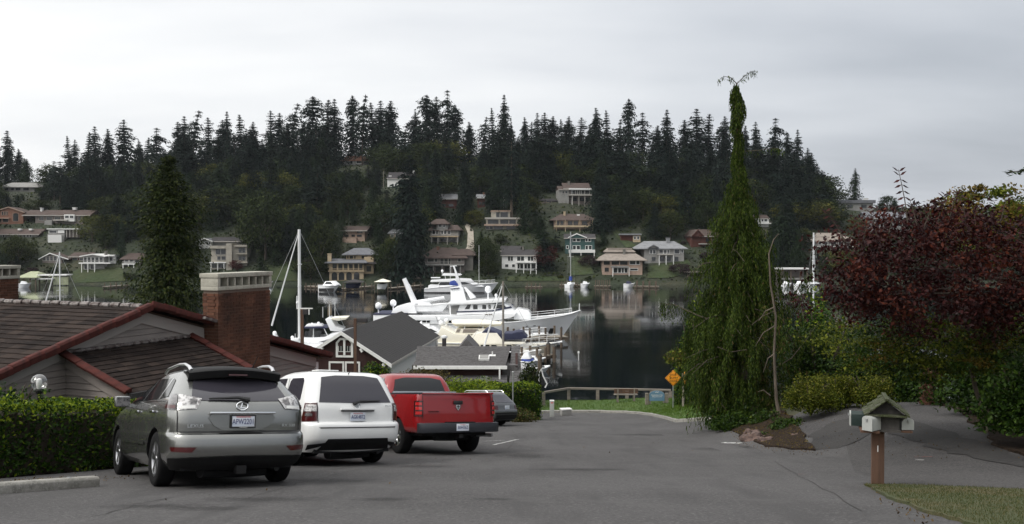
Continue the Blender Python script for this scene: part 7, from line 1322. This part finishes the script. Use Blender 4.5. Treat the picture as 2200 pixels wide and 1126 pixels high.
def strand(x, y, z, Ls, a):
    ph = g.uniform(0, 6); m = int(Ls/.06)+2
    for j in range(m): t = j/m; C.append((x+cos(a)*.05*t+.02*sin(ph+j*.9), y+sin(a)*.05*t+.02*cos(ph+j), z-Ls*t)); D.append((.25*cos(a), .25*sin(a), -1))
for i in range(2100):
    yy_ = 183+320*g.random(); wv = np.interp(yy_, prof_y, prof_w); p = wp(np.interp(yy_, prof_y, prof_c), yy_)-b0; a = g.uniform(0, 2*pi); rr = wv*k_*sqrt(g.random())*(1+.3*sin(yy_*.09+a)); strand(p.x+cos(a)*rr, sin(a)*rr*.9, p.z, g.uniform(.18, .5), a)
for i in range(240):   # arching boughs, each hung with its own curtain of foliage
    yb = 375+495*g.random()**.82; wv = float(np.interp(yb, prof_y, prof_w)); a = g.uniform(0, 2*pi); Rb = wv*k_*(g.uniform(.55, 1.15) if i % 6 else g.uniform(1.15, 1.5)); p = wp(float(np.interp(yb, prof_y, prof_c)), yb)-b0; rise = g.uniform(.1, .5)*min(1, wv/70)
    pts = [Vector((p.x+cos(a)*Rb*t, sin(a)*Rb*t*.9, p.z+rise*(1-(2*t-1)**2)-.25*t)) for t in (0, .33, .66, 1)]
    if i % 5 == 0: MB().tube(pts, [.03, .022, .014, .006], 5).build('bough', M['bark'], wt)
    for q in range(int(16+Rb*14)):
        t = g.random()**.6*2.999; v_ = pts[int(t)].lerp(pts[int(t)+1], t % 1); strand(v_.x+g.normal()*.06, v_.y+g.normal()*.06, v_.z, g.uniform(.25, .95)*(.5+wv/130), a)
C, D = np.array(C), np.array(D); V = leaves(C, g.uniform(.06, .13, len(C)), .30, .1, g, D); dry = g.random(len(C)) < np.where((C[:, 2] < 4) & (C[:, 0] > .2), .16, .03)
link_mesh('foliage', quads_mesh('foliage', V[~dry], M['weep']), wt); link_mesh('dry_foliage', quads_mesh('dry_foliage', V[dry], M['weep_dry']), wt)
def bough(parent, pts, n, mname, hang=.35, r=.02, mt='bark_pale', name='bough', leafw=.3):
    P = [wp(*q)-b0 for q in pts]; MB().tube(P, [r, r*.8, r*.5, r*.3][:len(P)] if len(P) <= 4 else list(np.linspace(r, r*.3, len(P))), 6).build(name, M[mt], parent); C = []; D = []
    for i in range(n):
        t = g.random()*(len(P)-1)*.999; q = P[int(t)].lerp(P[int(t)+1], t % 1); L_ = hang*g.uniform(.3, 1.1)
        for j in range(int(L_/.05)+1): C.append((q.x+g.normal()*.03, q.y+g.normal()*.06, q.z-j*.05)); D.append((g.normal()*.2, g.normal()*.2, -1))
    link_mesh(name+'_foliage', quads_mesh('f', leaves(np.array(C), g.uniform(.05, .12, len(C)), leafw, .1, g, np.array(D)), M[mname]), parent)
bough(wt, [(1583, 180), (1570, 167), (1556, 164), (1545, 172)], 26, 'weep', .22, .015, 'bark'); bough(wt, [(1583, 180), (1597, 166), (1611, 155), (1625, 153)], 26, 'weep', .24, .015, 'bark')
bough(wt, [(1586, 326), (1630, 323), (1662, 318), (1684, 322)], 40, 'weep', .28, .012); bough(wt, [(1560, 700), (1500, 678), (1450, 655), (1416, 652)], 110, 'weep', .62, .03); bough(wt, [(1640, 700), (1690, 660), (1720, 610), (1745, 585)], 120, 'weep', .6, .03); bough(wt, [(1650, 800), (1700, 770), (1740, 720), (1760, 690)], 60, 'weep', .5, .02)
for pts in (((1580, 740), (1548, 745), (1520, 735)), ((1545, 700), (1552, 690), (1570, 712)), ((1590, 690), (1612, 672), (1640, 660)), ((1575, 560), (1560, 540), (1552, 535))):
    q = [wp(*p)-b0+Vector((0, -1.45, 0)) for p in pts]; MB().tube(q, .009, 5).build('bare_twig', M['bark_pale'], wt)
q0 = at(1682, 930, 28); q0.z = zg_(q0.x, 28); e = thing('pale_stem_tree', 'thin pale bare-stemmed trunk beside the weeping conifer', 'tree', q0); pts = [at(px, py, 28)-q0 for px, py in ((1683, 935), (1668, 860), (1663, 760), (1667, 680), (1655, 610), (1652, 545), (1662, 515), (1673, 502))]; MB().tube(pts, [.07, .05, .038, .032, .028, .022, .015, .008], 8).build('trunk', M['bark_pale'], e, smooth=True)
for pts in (((1665, 700), (1640, 715), (1622, 745)), ((1664, 660), (1645, 668), (1630, 690)), ((1664, 760), (1650, 770), (1640, 800)), ((1655, 850), (1640, 838), (1628, 842))): MB().tube([at(*p, 27.8)-q0 for p in pts], [.022, .014, .006], 5).build('bare_branch', M['bark_pale'], e)
# shrubs on and around the planting bed
sp('tall bright green leafy bush left of the weeping conifer', 1500, 886, 52, (1.5, 1.4, 6.6), 18000, .19, 'hedge', 'hedge_new', .28, clumps=60, lobes=.26)
sp('dark broad shrub at the foot of the tall bright bush', 1518, 890, 46, (1.1, 1.0, 2.3), 8000, .14, 'dark_leaf', 'hedge', .3, clumps=30, lobes=.35)
sp('yellowish leaf sprays poking out towards the water above the diamond sign', 1458, 790, 51, (.9, .6, 1.0), 700, .18, 'maple_green', 'gold', .4, clumps=14)
sp('dark trailing juniper spilling over the bed under the weeping conifer', 1590, 924, 29, (1.0, .8, 1.05), 9000, .085, 'dark_leaf', 'weep', .4, clumps=30, lobes=.38)
sp('small trailing juniper at the right of the weeping conifer base', 1640, 930, 27.6, (.55, .5, .7), 4000, .08, 'dark_leaf', 'weep', .3)
sp('low dark groundcover along the front of the planting bed', 1665, 955, 24.5, (.8, .7, .28), 3500, .07, 'dark_leaf', 'weep', .2, clumps=20); sp('low dark groundcover at the driveway side of the planting bed', 1700, 925, 25.2, (.6, .9, .35), 3500, .07, 'dark_leaf', 'weep', .2, clumps=20); sp('dark fern clump at the road edge left of the rocks', 1575, 925, 28.2, (.6, .5, .5), 3000, .08, 'dark_leaf', 'weep', .2, clumps=16)
for px, py, r, lab in ((1622, 945, .30, 'reddish rock at the edge of the planting bed'), (1645, 950, .20, 'smaller reddish rock in the planting bed'), (1612, 934, .22, 'rock half under the trailing juniper'), (1708, 938, .10, 'small pale stone on the planting bed')):
    p = road_hit(px, py); e = thing('rock', lab, 'rock', p); bm = bmesh.new(); bmesh.ops.create_icosphere(bm, subdivisions=3, radius=r)
    for v_ in bm.verts: v_.co *= 1+.22*sin(v_.co.x*19/r*.3+px)+.16*sin(v_.co.y*13/r*.4+v_.co.z*9/r*.4); v_.co.z *= .7
    me = bpy.data.meshes.new('stone'); bm.to_mesh(me); bm.free(); M.setdefault('rock', mat('rock', (.13, .085, .07), .9, noise=(8, (.07, .05, .045), .4, .65), bump=(20, .8, .03))); me.materials.append(M['rock']); link_mesh('stone', me, e)
n = 9000; P = RNG.uniform((5.2, 18.5), (10, 28), (n, 2)); P = P[inside([pt(*q) for q in [(1545, 914), (1590, 936), (1640, 958), (1700, 967), (1750, 969), (1720, 927), (1690, 890), (1640, 882)]], P)]
o = link_mesh('leaf_litter', quads_mesh('leaf_litter', leaves(np.column_stack([P, gz(P[:, 0], P[:, 1])+.045]), RNG.uniform(.03, .08, len(P)), .6, 3), M['gold'])); tag(o, 'fallen yellow-brown leaves on the planting bed', 'leaf litter', kind='stuff')
for px, py, Yd, r, lab in ((1742, 884, 25.5, (.85, .8, 1.0), 'rounded yellow-green clipped mound nearest the weeping conifer'), (1800, 872, 26.5, (.75, .7, 1.05), 'middle rounded yellow-green clipped mound'), (1868, 874, 26.0, (.8, .75, 1.05), 'right-hand rounded yellow-green mound behind the mailbox')): sp(lab, px, py, Yd, r, 9000, .06, 'mound', 'mound_new', .45, clumps=34, lobes=.34)
sp('tall dark shrub mass behind the rounded mounds', 1760, 870, 32, (2.0, 1.5, 3.4), 16000, .12, 'dark_leaf', 'hedge', .25, clumps=60, lobes=.3); sp('dark glossy shrub behind the mailbox shelter', 1900, 872, 31, (1.9, 1.4, 2.5), 14000, .12, 'dark_leaf', 'hedge', .2, clumps=50, lobes=.3); sp('light green shrub tops left of the purple tree', 1755, 800, 36, (1.5, 1.2, 3.2), 7000, .15, 'hedge', 'hedge_new', .4, clumps=40, lobes=.28); sp('dark shrub right of the brick pillar', 2080, 880, 27, (1.6, 1.2, 2.3), 9000, .11, 'dark_leaf', 'hedge', .15, clumps=40, lobes=.32); sp('dark leafy bush at the right edge beyond the driveway', 2215, 930, 17, (.9, .8, 1.5), 8000, .09, 'dark_leaf', 'hedge', .2, clumps=34); sp('dark shrub wall behind the tree trunks at right', 2190, 890, 23, (2.0, 1.2, 2.6), 12000, .12, 'dark_leaf', None, 0, clumps=50, lobes=.32)
def crown_tree(name, label, base, centre, r, nclump, per, leaf, mats, stems, flat=1.0, lob=.20, sparse=None, seed=1, up=.4):
    g = np.random.default_rng(seed); e = thing(name, label, 'tree', base); c = Vector(centre)-Vector(base); groups = [[] for _ in mats]
    cents = []
    for i in range(nclump):
        d = g.normal(size=3); d /= np.linalg.norm(d); k = g.uniform(.35, 1.0)**.5*.92; cc = np.array(c)+d*k*np.array(r)*(1+.12*g.normal()); cents.append(cc)
        q = g.normal(size=(per, 3)); q /= np.linalg.norm(q, axis=1)[:, None]; q *= g.random((per, 1))**.5; q *= np.array([lob, lob, lob*flat])*max(r)*g.uniform(.5, 1.45); j = g.choice(len(mats), p=[m_[1] for m_ in mats]); groups[j].append(cc+q)
    for (mn, pr), gr in zip(mats, groups):
        if gr: cc = np.concatenate(gr); link_mesh('foliage', quads_mesh('foliage', leaves(cc, leaf*g.uniform(.65, 1.3, len(cc)), .58, up, g), M[mn]), e)
    for i, (tx, ty, tz, rad) in enumerate(stems):
        top = Vector((tx, ty, tz)); mid = top*.5+Vector((g.normal()*.08, g.normal()*.08, 0)); s0 = Vector((.12*cos(i*2.1), .12*sin(i*2.1), -.1)); MB().tube([s0, mid, top], [rad, rad*.8, rad*.5], 8).build('stem', M['bark_pale'], e, smooth=True)
        for j in range(4): q = cents[int(g.integers(len(cents)))]; MB().tube([top, top.lerp(Vector(q), .5)+Vector((0, 0, .15)), q], [rad*.45, rad*.25, rad*.1], 5).build('branch', M['bark'], e)
    return e
pb = (10.4, 17.6, zg_(10.4, 17.6)); pc = at(2050, 585, 17.6)
crown_tree('purple_leaf_tree', 'purple-red leaved tree with shaggy crown overhanging the driveway', pb, pc, (2.9, 2.0, 1.28), 330, 72, .088, [('purple', .74), ('purple_red', .26)], [(-.5, 0, 2.6, .07), (.3, .2, 2.8, .08), (.6, -.3, 2.6, .06)], .8, .135, seed=4)
def shoot(parent_name, label, pts, Yd, n, leaf, m, cat='shoot'):
    P = [at(*p, Yd) for p in pts]; e = thing(parent_name, label, cat, P[0]); Q = [p-P[0] for p in P]; MB().tube(Q, list(np.linspace(.012, .004, len(Q))), 5).build('stalk', M['bark'], e); V = []
    for i in range(n):
        t = (i+.5)/n*(len(Q)-1)*.999; p = Q[int(t)].lerp(Q[int(t)+1], t % 1)
        for s in (-1, 1): d = Vector((s*.8, .1*s, -.35 if i < n-2 else .5)); d.normalize(); a = np.array(p); w = np.array((0, .25, .3))*leaf*.8; dd = np.array(d)*leaf; V.append([a, a+dd*.45+w*.6, a+dd, a+dd*.45-w*.6])
    link_mesh('leaves', quads_mesh('leaves', np.array(V), M[m]), e)
shoot('upright_shoot', 'tall upright leafy shoot rising above the purple tree', [(1950, 480), (1944, 430), (1936, 390), (1930, 364)], 17, 9, .16, 'purple'); shoot('upright_shoot', 'arching leafy shoot right of the tallest shoot', [(1985, 490), (2000, 450), (2020, 425), (2035, 418)], 17, 8, .13, 'purple'); shoot('upright_shoot', 'short reddish shoot at the top of the purple tree', [(2040, 470), (2050, 430), (2056, 412)], 17, 7, .12, 'purple_red')
for i_, (x_, y_) in enumerate(((1850, 505), (1885, 480), (1910, 470), (1970, 455), (2015, 448), (2075, 440), (2150, 446))): shoot('upright_shoot', 'thin leafy sprig on the purple tree top, %s from the left' % ORD[i_], [(x_, y_+30), (x_+(-1)**i_*7, y_), (x_+(-1)**i_*16, y_-28)], 17, 6, .11, 'purple')
shoot('upright_shoot', 'sparse shoot at the left rim of the purple tree', [(1815, 520), (1800, 490), (1782, 465), (1772, 452)], 17, 8, .13, 'purple')
crown_tree('golden_maple', 'yellow-orange maple top behind the purple tree at right', (13.5, 24, zg_(13.5, 24)), at(2112, 462, 24), (1.45, 1.1, .9), 55, 120, .10, [('gold', .55), ('maple_green', .45)], [(0, 0, 3.8, .07)], .5, .24, seed=6)
crown_tree('green_maple', 'dark green tree at the right edge behind the purple tree', (15.5, 26, zg_(15.5, 26)), at(2200, 505, 26), (1.7, 1.3, 1.0), 60, 130, .10, [('maple_green', .6), ('dark_leaf', .4)], [(0, 0, 3.6, .08)], .5, .22, seed=7)
crown_tree('japanese_maple', 'green layered maple with slender grey trunks right of the driveway', (10.1, 19.6, zg_(10.1, 19.6)), at(2010, 742, 19.0), (2.8, 1.8, .62), 130, 170, .075, [('maple_green', .62), ('dark_leaf', .30), ('gold', .08)], [(-.5, -.1, 1.9, .06), (.15, 0, 2.0, .075), (.55, .1, 1.9, .065), (.9, -.2, 1.8, .06)], .28, .20, seed=9, up=.8)
# conifer at the right edge whose boughs reach into the picture
cb = Vector((9.9, 15.2, zg_(9.9, 15.2))); e = thing('edge_conifer', 'conifer boughs reaching in from the right edge against the sky', 'tree', cb); MB().tube([(0, 0, -.2), (0, 0, 6.2), (0, 0, 8.0)], [.16, .07, .01], 8).build('trunk', M['bark'], e); CC = []; DD_ = []
for i in range(64):
    h_ = 2.6+5.2*i/64; a = i*2.4; L_ = 1.3*(1-.75*i/64)*(.8 if cos(a) < -.5 and h_ < 5.6 else 1); tip = Vector((cos(a)*L_, sin(a)*L_, h_-.12)); MB().tube([(0, 0, h_), tip], [.02, .006], 5).build('bough', M['bark'], e)
    for j in range(60): t = .25+.75*g.random(); CC.append((cos(a)*L_*t+g.normal()*.03, sin(a)*L_*t+g.normal()*.07, h_-.12*t+g.normal()*.02)); DD_.append((cos(a), sin(a)+g.normal()*.7, -.15))
for px, py in ((2168, 370), (2172, 429)):
    t_ = at(px, py, 15.2)-cb; r_ = Vector((0, 0, t_.z+.12)); MB().tube([r_, r_.lerp(t_, .6)+Vector((0, 0, .03)), t_], [.025, .015, .006], 5).build('bough', M['bark'], e)
    for j in range(160): q = r_.lerp(t_, .2+.8*g.random()); CC.append((q.x+g.normal()*.02, q.y+g.normal()*.08, q.z+g.normal()*.025)); DD_.append((-1, g.normal()*.7, .1))
link_mesh('foliage', quads_mesh('foliage', leaves(np.array(CC), g.uniform(.06, .14, len(CC)), .3, .5, g, np.array(DD_)), M['dark_leaf']), e)
# brick gate pillar
p = at(2005, 862, 27.5); e = thing('brick_pillar', 'square brick gate pillar at the far end of the driveway', 'pillar', (p.x, 27.5, zg_(p.x, 27.5)), .3); gq = MB(); hh = at(2005, 772, 27.5).z-e.location.z; w_ = .23; nr = int(hh/.075)
for r_ in range(nr):
    for sx, sy in ((1, 0), (-1, 0), (0, 1), (0, -1)):
        for j in range(3): o_ = (j-1)*.155+(.04 if r_ % 2 else -.04); gq.box((sx*w_+sy*o_, sy*w_+sx*o_, r_*.075+.033), (.10 if sx else .147, .147 if sx else .10, .066))
gq.build('brickwork', M['brick'], e, fix=False)['kind'] = 'stuff'; MB().b2(-w_, w_, -w_, w_, -.1, hh).build('mortar_core', M['mortar'], e); MB().b2(-.34, .34, -.34, .34, hh, hh+.08).build('capstone', M['concrete'], e, bevel=.01)
# dark slatted fence at right
p = at(2165, 936, 19); e = thing('slat_fence', 'dark weathered slat fence behind the trunks at the right edge', 'fence', (p.x+.5, 19.9, zg_(p.x+.5, 19.9)), -.15)
for i in range(12): MB().b2(i*.17, i*.17+.12, 0, .025, .05, .95+.02*(i % 3)).build('slat', M['wood_grey'], e)
for z in (.2, .8): MB().b2(-.05, 2.05, .026, .075, z, z+.09).build('rail', M['wood_grey'], e)
for x in (0, 2.0): MB().b2(x-.05, x+.05, .08, .18, -.2, 1.1).build('post', M['wood_grey'], e)
# ---------------------------------------------------------------- mailbox shelter
p = road_hit(1885, 1046); e = thing('mailbox_post', 'wooden post with mossy shingled roof over three mailboxes', 'mailbox', p, R(-17)); k_ = p.y/F
M['moss'] = mat('moss', (.035, .042, .014), .95, noise=[(9, (.085, .08, .068), .5, .68), (30, (.035, .045, .012), .5, .7)], bump=(40, 1, .02)); M['board_dark'] = mat('board_dark', (.065, .06, .055), .9, noise=((6, 6, 2), (.035, .032, .03), .4, .65), bump=(30, .5, .01)); M['box_white'] = mat('box_white', (.36, .37, .35), .5, noise=(8, (.38, .39, .37), .5, .75)); M['box_green'] = mat('box_green', (.008, .02, .017), .5)
MB().prism([(-.078, -.078), (.078, -.078), (.078, .078), (-.078, .078)], 'z', -.15, .80).build('post', M['wood_brown'], e, bevel=.008)
hb = MB(); hb.b2(-.22, .20, -.20, .24, .77, .80); hb.b2(-.20, .18, -.17, -.14, .80, 1.0); hb.b2(-.20, .18, .18, .21, .80, 1.0); hb.b2(-.20, -.17, -.14, .18, .80, 1.0); hb.b2(.15, .18, -.14, .18, .80, 1.0); hb.build('shelter_box', M['board_dark'], e)
MB().prism([(-.25, 1.0), (.25, 1.0), (0, 1.17)], 'y', -.16, -.14).build('gable_board', M['board_dark'], e); MB().b2(-.27, .27, -.30, -.17, .985, 1.005).build('gable_ledge', M['moss'], e)
for s in (-1, 1):
    for r_ in range(4):
        for j in range(4):
            t0, t1 = r_/4, (r_+1.15)/4; a = Vector((s*.30*(1-t0), -.30+j*.15, .985+.215*t0)); b_ = Vector((s*.30*(1-min(1, t1)), -.30+j*.15, .985+.215*min(1, t1))); w_ = Vector((0, .143, 0)); up = Vector((s*.3, 0, .45))*.04*random.uniform(.8, 1.3)
            MB().add([a, a+w_, b_+w_, b_, a+up, a+w_+up, b_+w_+up*.3, b_+up*.3], [(4, 5, 6, 7), (0, 1, 5, 4), (1, 2, 6, 5), (3, 0, 4, 7), (0, 3, 2, 1), (2, 3, 7, 6)]).build('roof_shingle', M['moss'], e)
MB().b2(-.03, .03, -.31, .31, 1.195, 1.225).build('ridge_cap', M['moss'], e, bevel=.008)
def mailbox(x, y, z, L_, w, h_, rz_, m, m2, nm):
    n = 8; prof = [(-w/2, 0), (w/2, 0)]+[(w/2*cos(pi*i/n), h_-w/2*.6+w/2*.6*sin(pi*i/n)) for i in range(n+1)]; o = MB().prism(prof, 'y', -L_/2, L_/2).build('mailbox', M[m], e, smooth=True); o.location = (x, y, z); o.rotation_euler.z = rz_
    MB().prism([(a*1.06, b*1.03) for a, b in prof], 'y', -L_/2-.018, -L_/2-.001).build('mailbox_door', M[m2], o); MB().box((0, -L_/2-.03, h_*.75), (.02, .02, .03)).build('latch', M['steel'], o); return o
mailbox(-.30, .06, .80, .34, .15, .19, R(-90), 'box_green', 'box_white', 0); mailbox(-.20, -.22, .80, .22, .15, .19, R(-35), 'box_white', 'box_white', 0); mailbox(.26, .0, .80, .20, .17, .15, R(20), 'box_white', 'box_white', 0)
MB().b2(-.36, -.10, -.30, .25, .765, .79).b2(.16, .36, -.14, .14, .765, .79).build('shelf', M['wood_brown'], e); SHX = .09
for c_ in e.children:
    if c_.name.split('.')[0] != 'post': c_.location.x = c_.location.x*.9 + SHX; c_.scale = (.9, .92, 1)
text_part('1', .12, M['trim'], e, (-.005, -.082, .52), (pi/2, 0, 0), 'house_number', .003)
# ---------------------------------------------------------------- street end: signs, bench, rail
M['sign_orange'] = mat('sign_orange', (.72, .27, .01), .5); M['sign_blue'] = mat('sign_blue', (.10, .20, .30), .6, noise=(4, (.14, .25, .35), .4, .7))
def ground_at(px, Yd): x = (px-1100)/F*Yd*1.0; return Vector((x, Yd, zg_(x, Yd)+.1))
p = ground_at(1447, 48.5); e = thing('warning_sign', 'orange-yellow diamond warning sign on a thin steel pole', 'sign', p); zc = at(1447, 812, 48.5).z-p.z; MB().b2(-.03, .03, -.02, .02, -.3, zc+.2).build('pole', M['steel'], e); s_ = .43
d_ = MB().prism([(-s_, zc), (0, zc-s_), (s_, zc), (0, zc+s_)], 'y', -.045, -.025).build('sign_panel', M['sign_orange'], e, bevel=.004); bo = MB(); a, b_ = s_*.93, s_*.885
for q in range(4): ang = [(-1, 0), (0, -1), (1, 0), (0, 1)]; u, v_ = ang[q], ang[(q+1) % 4]; bo.quad((u[0]*a, -.0475, zc+u[1]*a), (v_[0]*a, -.0475, zc+v_[1]*a), (v_[0]*b_, -.0475, zc+v_[1]*b_), (u[0]*b_, -.0475, zc+u[1]*b_))
bo.build('sign_border', M['black'], d_, fix=False)
for t_, dz in (('SPEED', .16), ('BUMP', 0), ('AHEAD', -.16)): text_part(t_, .155, M['black'], d_, (0, -.0475, zc+dz), (pi/2, 0, 0), 'sign_lettering', .002, sx=.82)
p = ground_at(1469, 47.0); e = thing('warning_sign', 'second orange-yellow sign turned edge-on on a grey timber post', 'sign', p, R(62)); zc = at(1469, 812, 47.0).z-p.z; MB().b2(-.05, .05, -.05, .05, -.3, zc+.25).build('post', M['wood_grey'], e); MB().prism([(-.32, zc), (0, zc-.32), (.32, zc), (0, zc+.32)], 'y', -.085, -.06).build('sign_panel', M['sign_orange'], e); MB().box((0, -.095, zc), (.3, .01, .08)).build('sign_arrow', M['black'], e)
p = ground_at(1412, 55.5); e = thing('park_sign', 'pale blue arched park sign between grey timber posts', 'sign', p, .04); k_ = 55.5/F; zt_, zb_ = at(1412, 839, 55.5).z-p.z, at(1412, 861, 55.5).z-p.z; w_ = .46; n = 10; dz = (zt_-zb_)*.42
arch = [(-w_, zb_), (w_, zb_)]+[(w_*cos(pi*i/n), zt_-dz+dz*sin(pi*i/n)) for i in range(n+1)]; pn = MB().prism(arch, 'y', -.05, .02).build('sign_panel', M['sign_blue'], e); MB().prism([(a*1.06, (b-zb_)*1.05+zb_-.02) for a, b in arch], 'y', -.03, .03).build('sign_frame', M['wood_grey'], e)
for s in (-1, 1): MB().b2(s*.60-.09, s*.60+.09, -.09, .09, -.2, zt_-.16).build('post', M['wood_grey'], e); MB().b2(s*.42-.05, s*.42+.05, -.04, .04, -.2, zb_).build('leg', M['wood_grey'], e)
for t_, z_, s_ in (('Meydenbauer Bay', .56, .105), ('Waterfront Pk', .40, .105)): text_part(t_, s_, M['trim'], pn, (0, -.053, zb_+(zt_-zb_)*z_), (pi/2, 0, 0), 'sign_lettering', .002, sx=.95)
MB().tube([(-.10, -.055, zt_-.12), (-.03, -.055, zt_-.08), (.02, -.055, zt_-.12), (.10, -.055, zt_-.07)], .014, 5).build('sign_emblem', M['trim'], pn)
p = ground_at(1346, 58.3); e = thing('park_bench', 'weathered timber bench facing the water behind the rail', 'bench', p, 0)
for i in range(3): MB().b2(-.75, .75, .10+i*.13, .21+i*.13, .42, .46).build('seat_slat', M['wood_grey'], e)
for i in range(2): MB().b2(-.75, .75, .02, .06, .55+i*.16, .68+i*.16).build('backrest_slat', M['wood_brown'], e)
for x in (-.52, .52): MB().b2(x-.04, x+.04, .0, .09, -.1, .88).b2(x-.04, x+.04, .40, .48, -.1, .42).b2(x-.04, x+.04, .09, .40, .36, .41).build('leg', M['wood_grey'], e)
p = ground_at(1186, 51.5); e = thing('utility_bollard', 'white utility marker post on the lawn', 'bollard', p); MB().b2(-.12, .12, -.10, .10, -.1, .78).build('body', M['box_white'], e, bevel=.012); MB().b2(-.125, .125, -.105, .105, .785, .83).build('cap', M['trim'], e); MB().box((0, -.105, .70), (.14, .008, .05)).build('label_plate', M['plate_red'], e)
p = ground_at(1216, 52.5); e = thing('utility_box', 'low white-topped utility cabinet on the lawn', 'box', p, .25); MB().b2(-.28, .28, -.2, .2, -.1, .24).build('cabinet', M['hgrey'], e, bevel=.01); MB().b2(-.31, .31, -.23, .23, .24, .31).build('lid', M['trim'], e, bevel=.01)
pts = [Vector((at(px, 840, Yq).x, Yq, 0)) for px, Yq in ((1168, 57.5), (1222, 61.0), (1284, 61.1), (1347, 61.2), (1400, 61.3), (1440, 61.4))]; e = thing('rail_fence', 'low weathered timber rail fence above the water', 'fence', pts[1]); zt_ = [at(px, py, q.y).z for px, py, q in zip((1168, 1222, 1284, 1347, 1400, 1440), (845, 836, 837, 838, 839, 840), pts)]
for i, q in enumerate(pts): d = q-pts[1]; MB().b2(d.x-.10, d.x+.10, d.y-.10, d.y+.10, .5, zt_[i]-.02).build('post', M['wood_grey'], e)
for i in range(5):
    a, b_ = pts[i]-pts[1], pts[i+1]-pts[1]; a.z, b_.z = zt_[i], zt_[i+1]; d = b_-a; MB().box((a+b_)/2+Vector((0, -.02, .05)), (d.length+.05, .16, .13), rz=atan2(d.y, d.x), ry=-math.asin(d.z/d.length)).build('rail', M['wood_grey'], e, bevel=.015)
p = at(1452, 853, 62); b = Boat('upturned_dinghy', 'pale yellow-green upturned dinghy at the water edge beside the park sign', 1435, 860, 62.5, 'boat', .1); b.e.location.z = 1.3; b.pyw = 860; b.hull(1432, 1474, 1.2, [(1432, 853), (1450, 852), (1474, 854)], 'cream', .5, .8, .1)
p = ground_at(1459, 56.5); e = thing('short_post', 'short pale post on the lawn right of the park sign', 'post', p); MB().b2(-.05, .05, -.05, .05, -.2, .72).build('shaft', M['wood_grey'], e); MB().b2(-.055, .055, -.055, .055, .72, .75).build('cap', M['trim'], e)
p = ground_at(1040, 43.5); e = thing('road_sign', 'grey sign seen from behind on a post in front of the bright shrubs', 'sign', p); zt_ = at(1040, 808, 43.5).z-p.z; MB().b2(-.03, .03, .0, .05, -.2, zt_-.05).build('post', M['steel'], e); MB().b2(-.17, .17, -.02, -.002, zt_-.58, zt_).build('panel', M['steel'], e); MB().b2(-.015, .015, -.03, -.021, zt_-.5, zt_-.1).build('stiffener', M['r_dark'], e)
p = ground_at(1102, 46.5); e = thing('thin_pole', 'thin pale pole standing in the clipped hedge', 'pole', p); zt_ = at(1102, 800, 46.5).z-p.z; MB().tube([(0, 0, -.2), (0, 0, zt_)], .035, 8).build('shaft', M['steel'], e); MB().ball((0, 0, zt_), .05, 8, 6).build('cap', M['steel'], e)
# ---------------------------------------------------------------- haze
m = bpy.data.materials.new('haze'); m.use_nodes = True; t = m.node_tree; t.nodes.clear(); o_ = t.nodes.new('ShaderNodeOutputMaterial'); pv = t.nodes.new('ShaderNodeVolumePrincipled')
pv.inputs['Color'].default_value = (.86, .92, 1.0, 1); pv.inputs['Density'].default_value = 0.00006; pv.inputs['Anisotropy'].default_value = .2; t.links.new(pv.outputs[0], o_.inputs['Volume'])
hzb = MB().b2(-680, 680, -80, 690, -12, 130).build('haze', m); tag(hzb, 'thin pale haze over the bay', 'haze', kind='stuff')
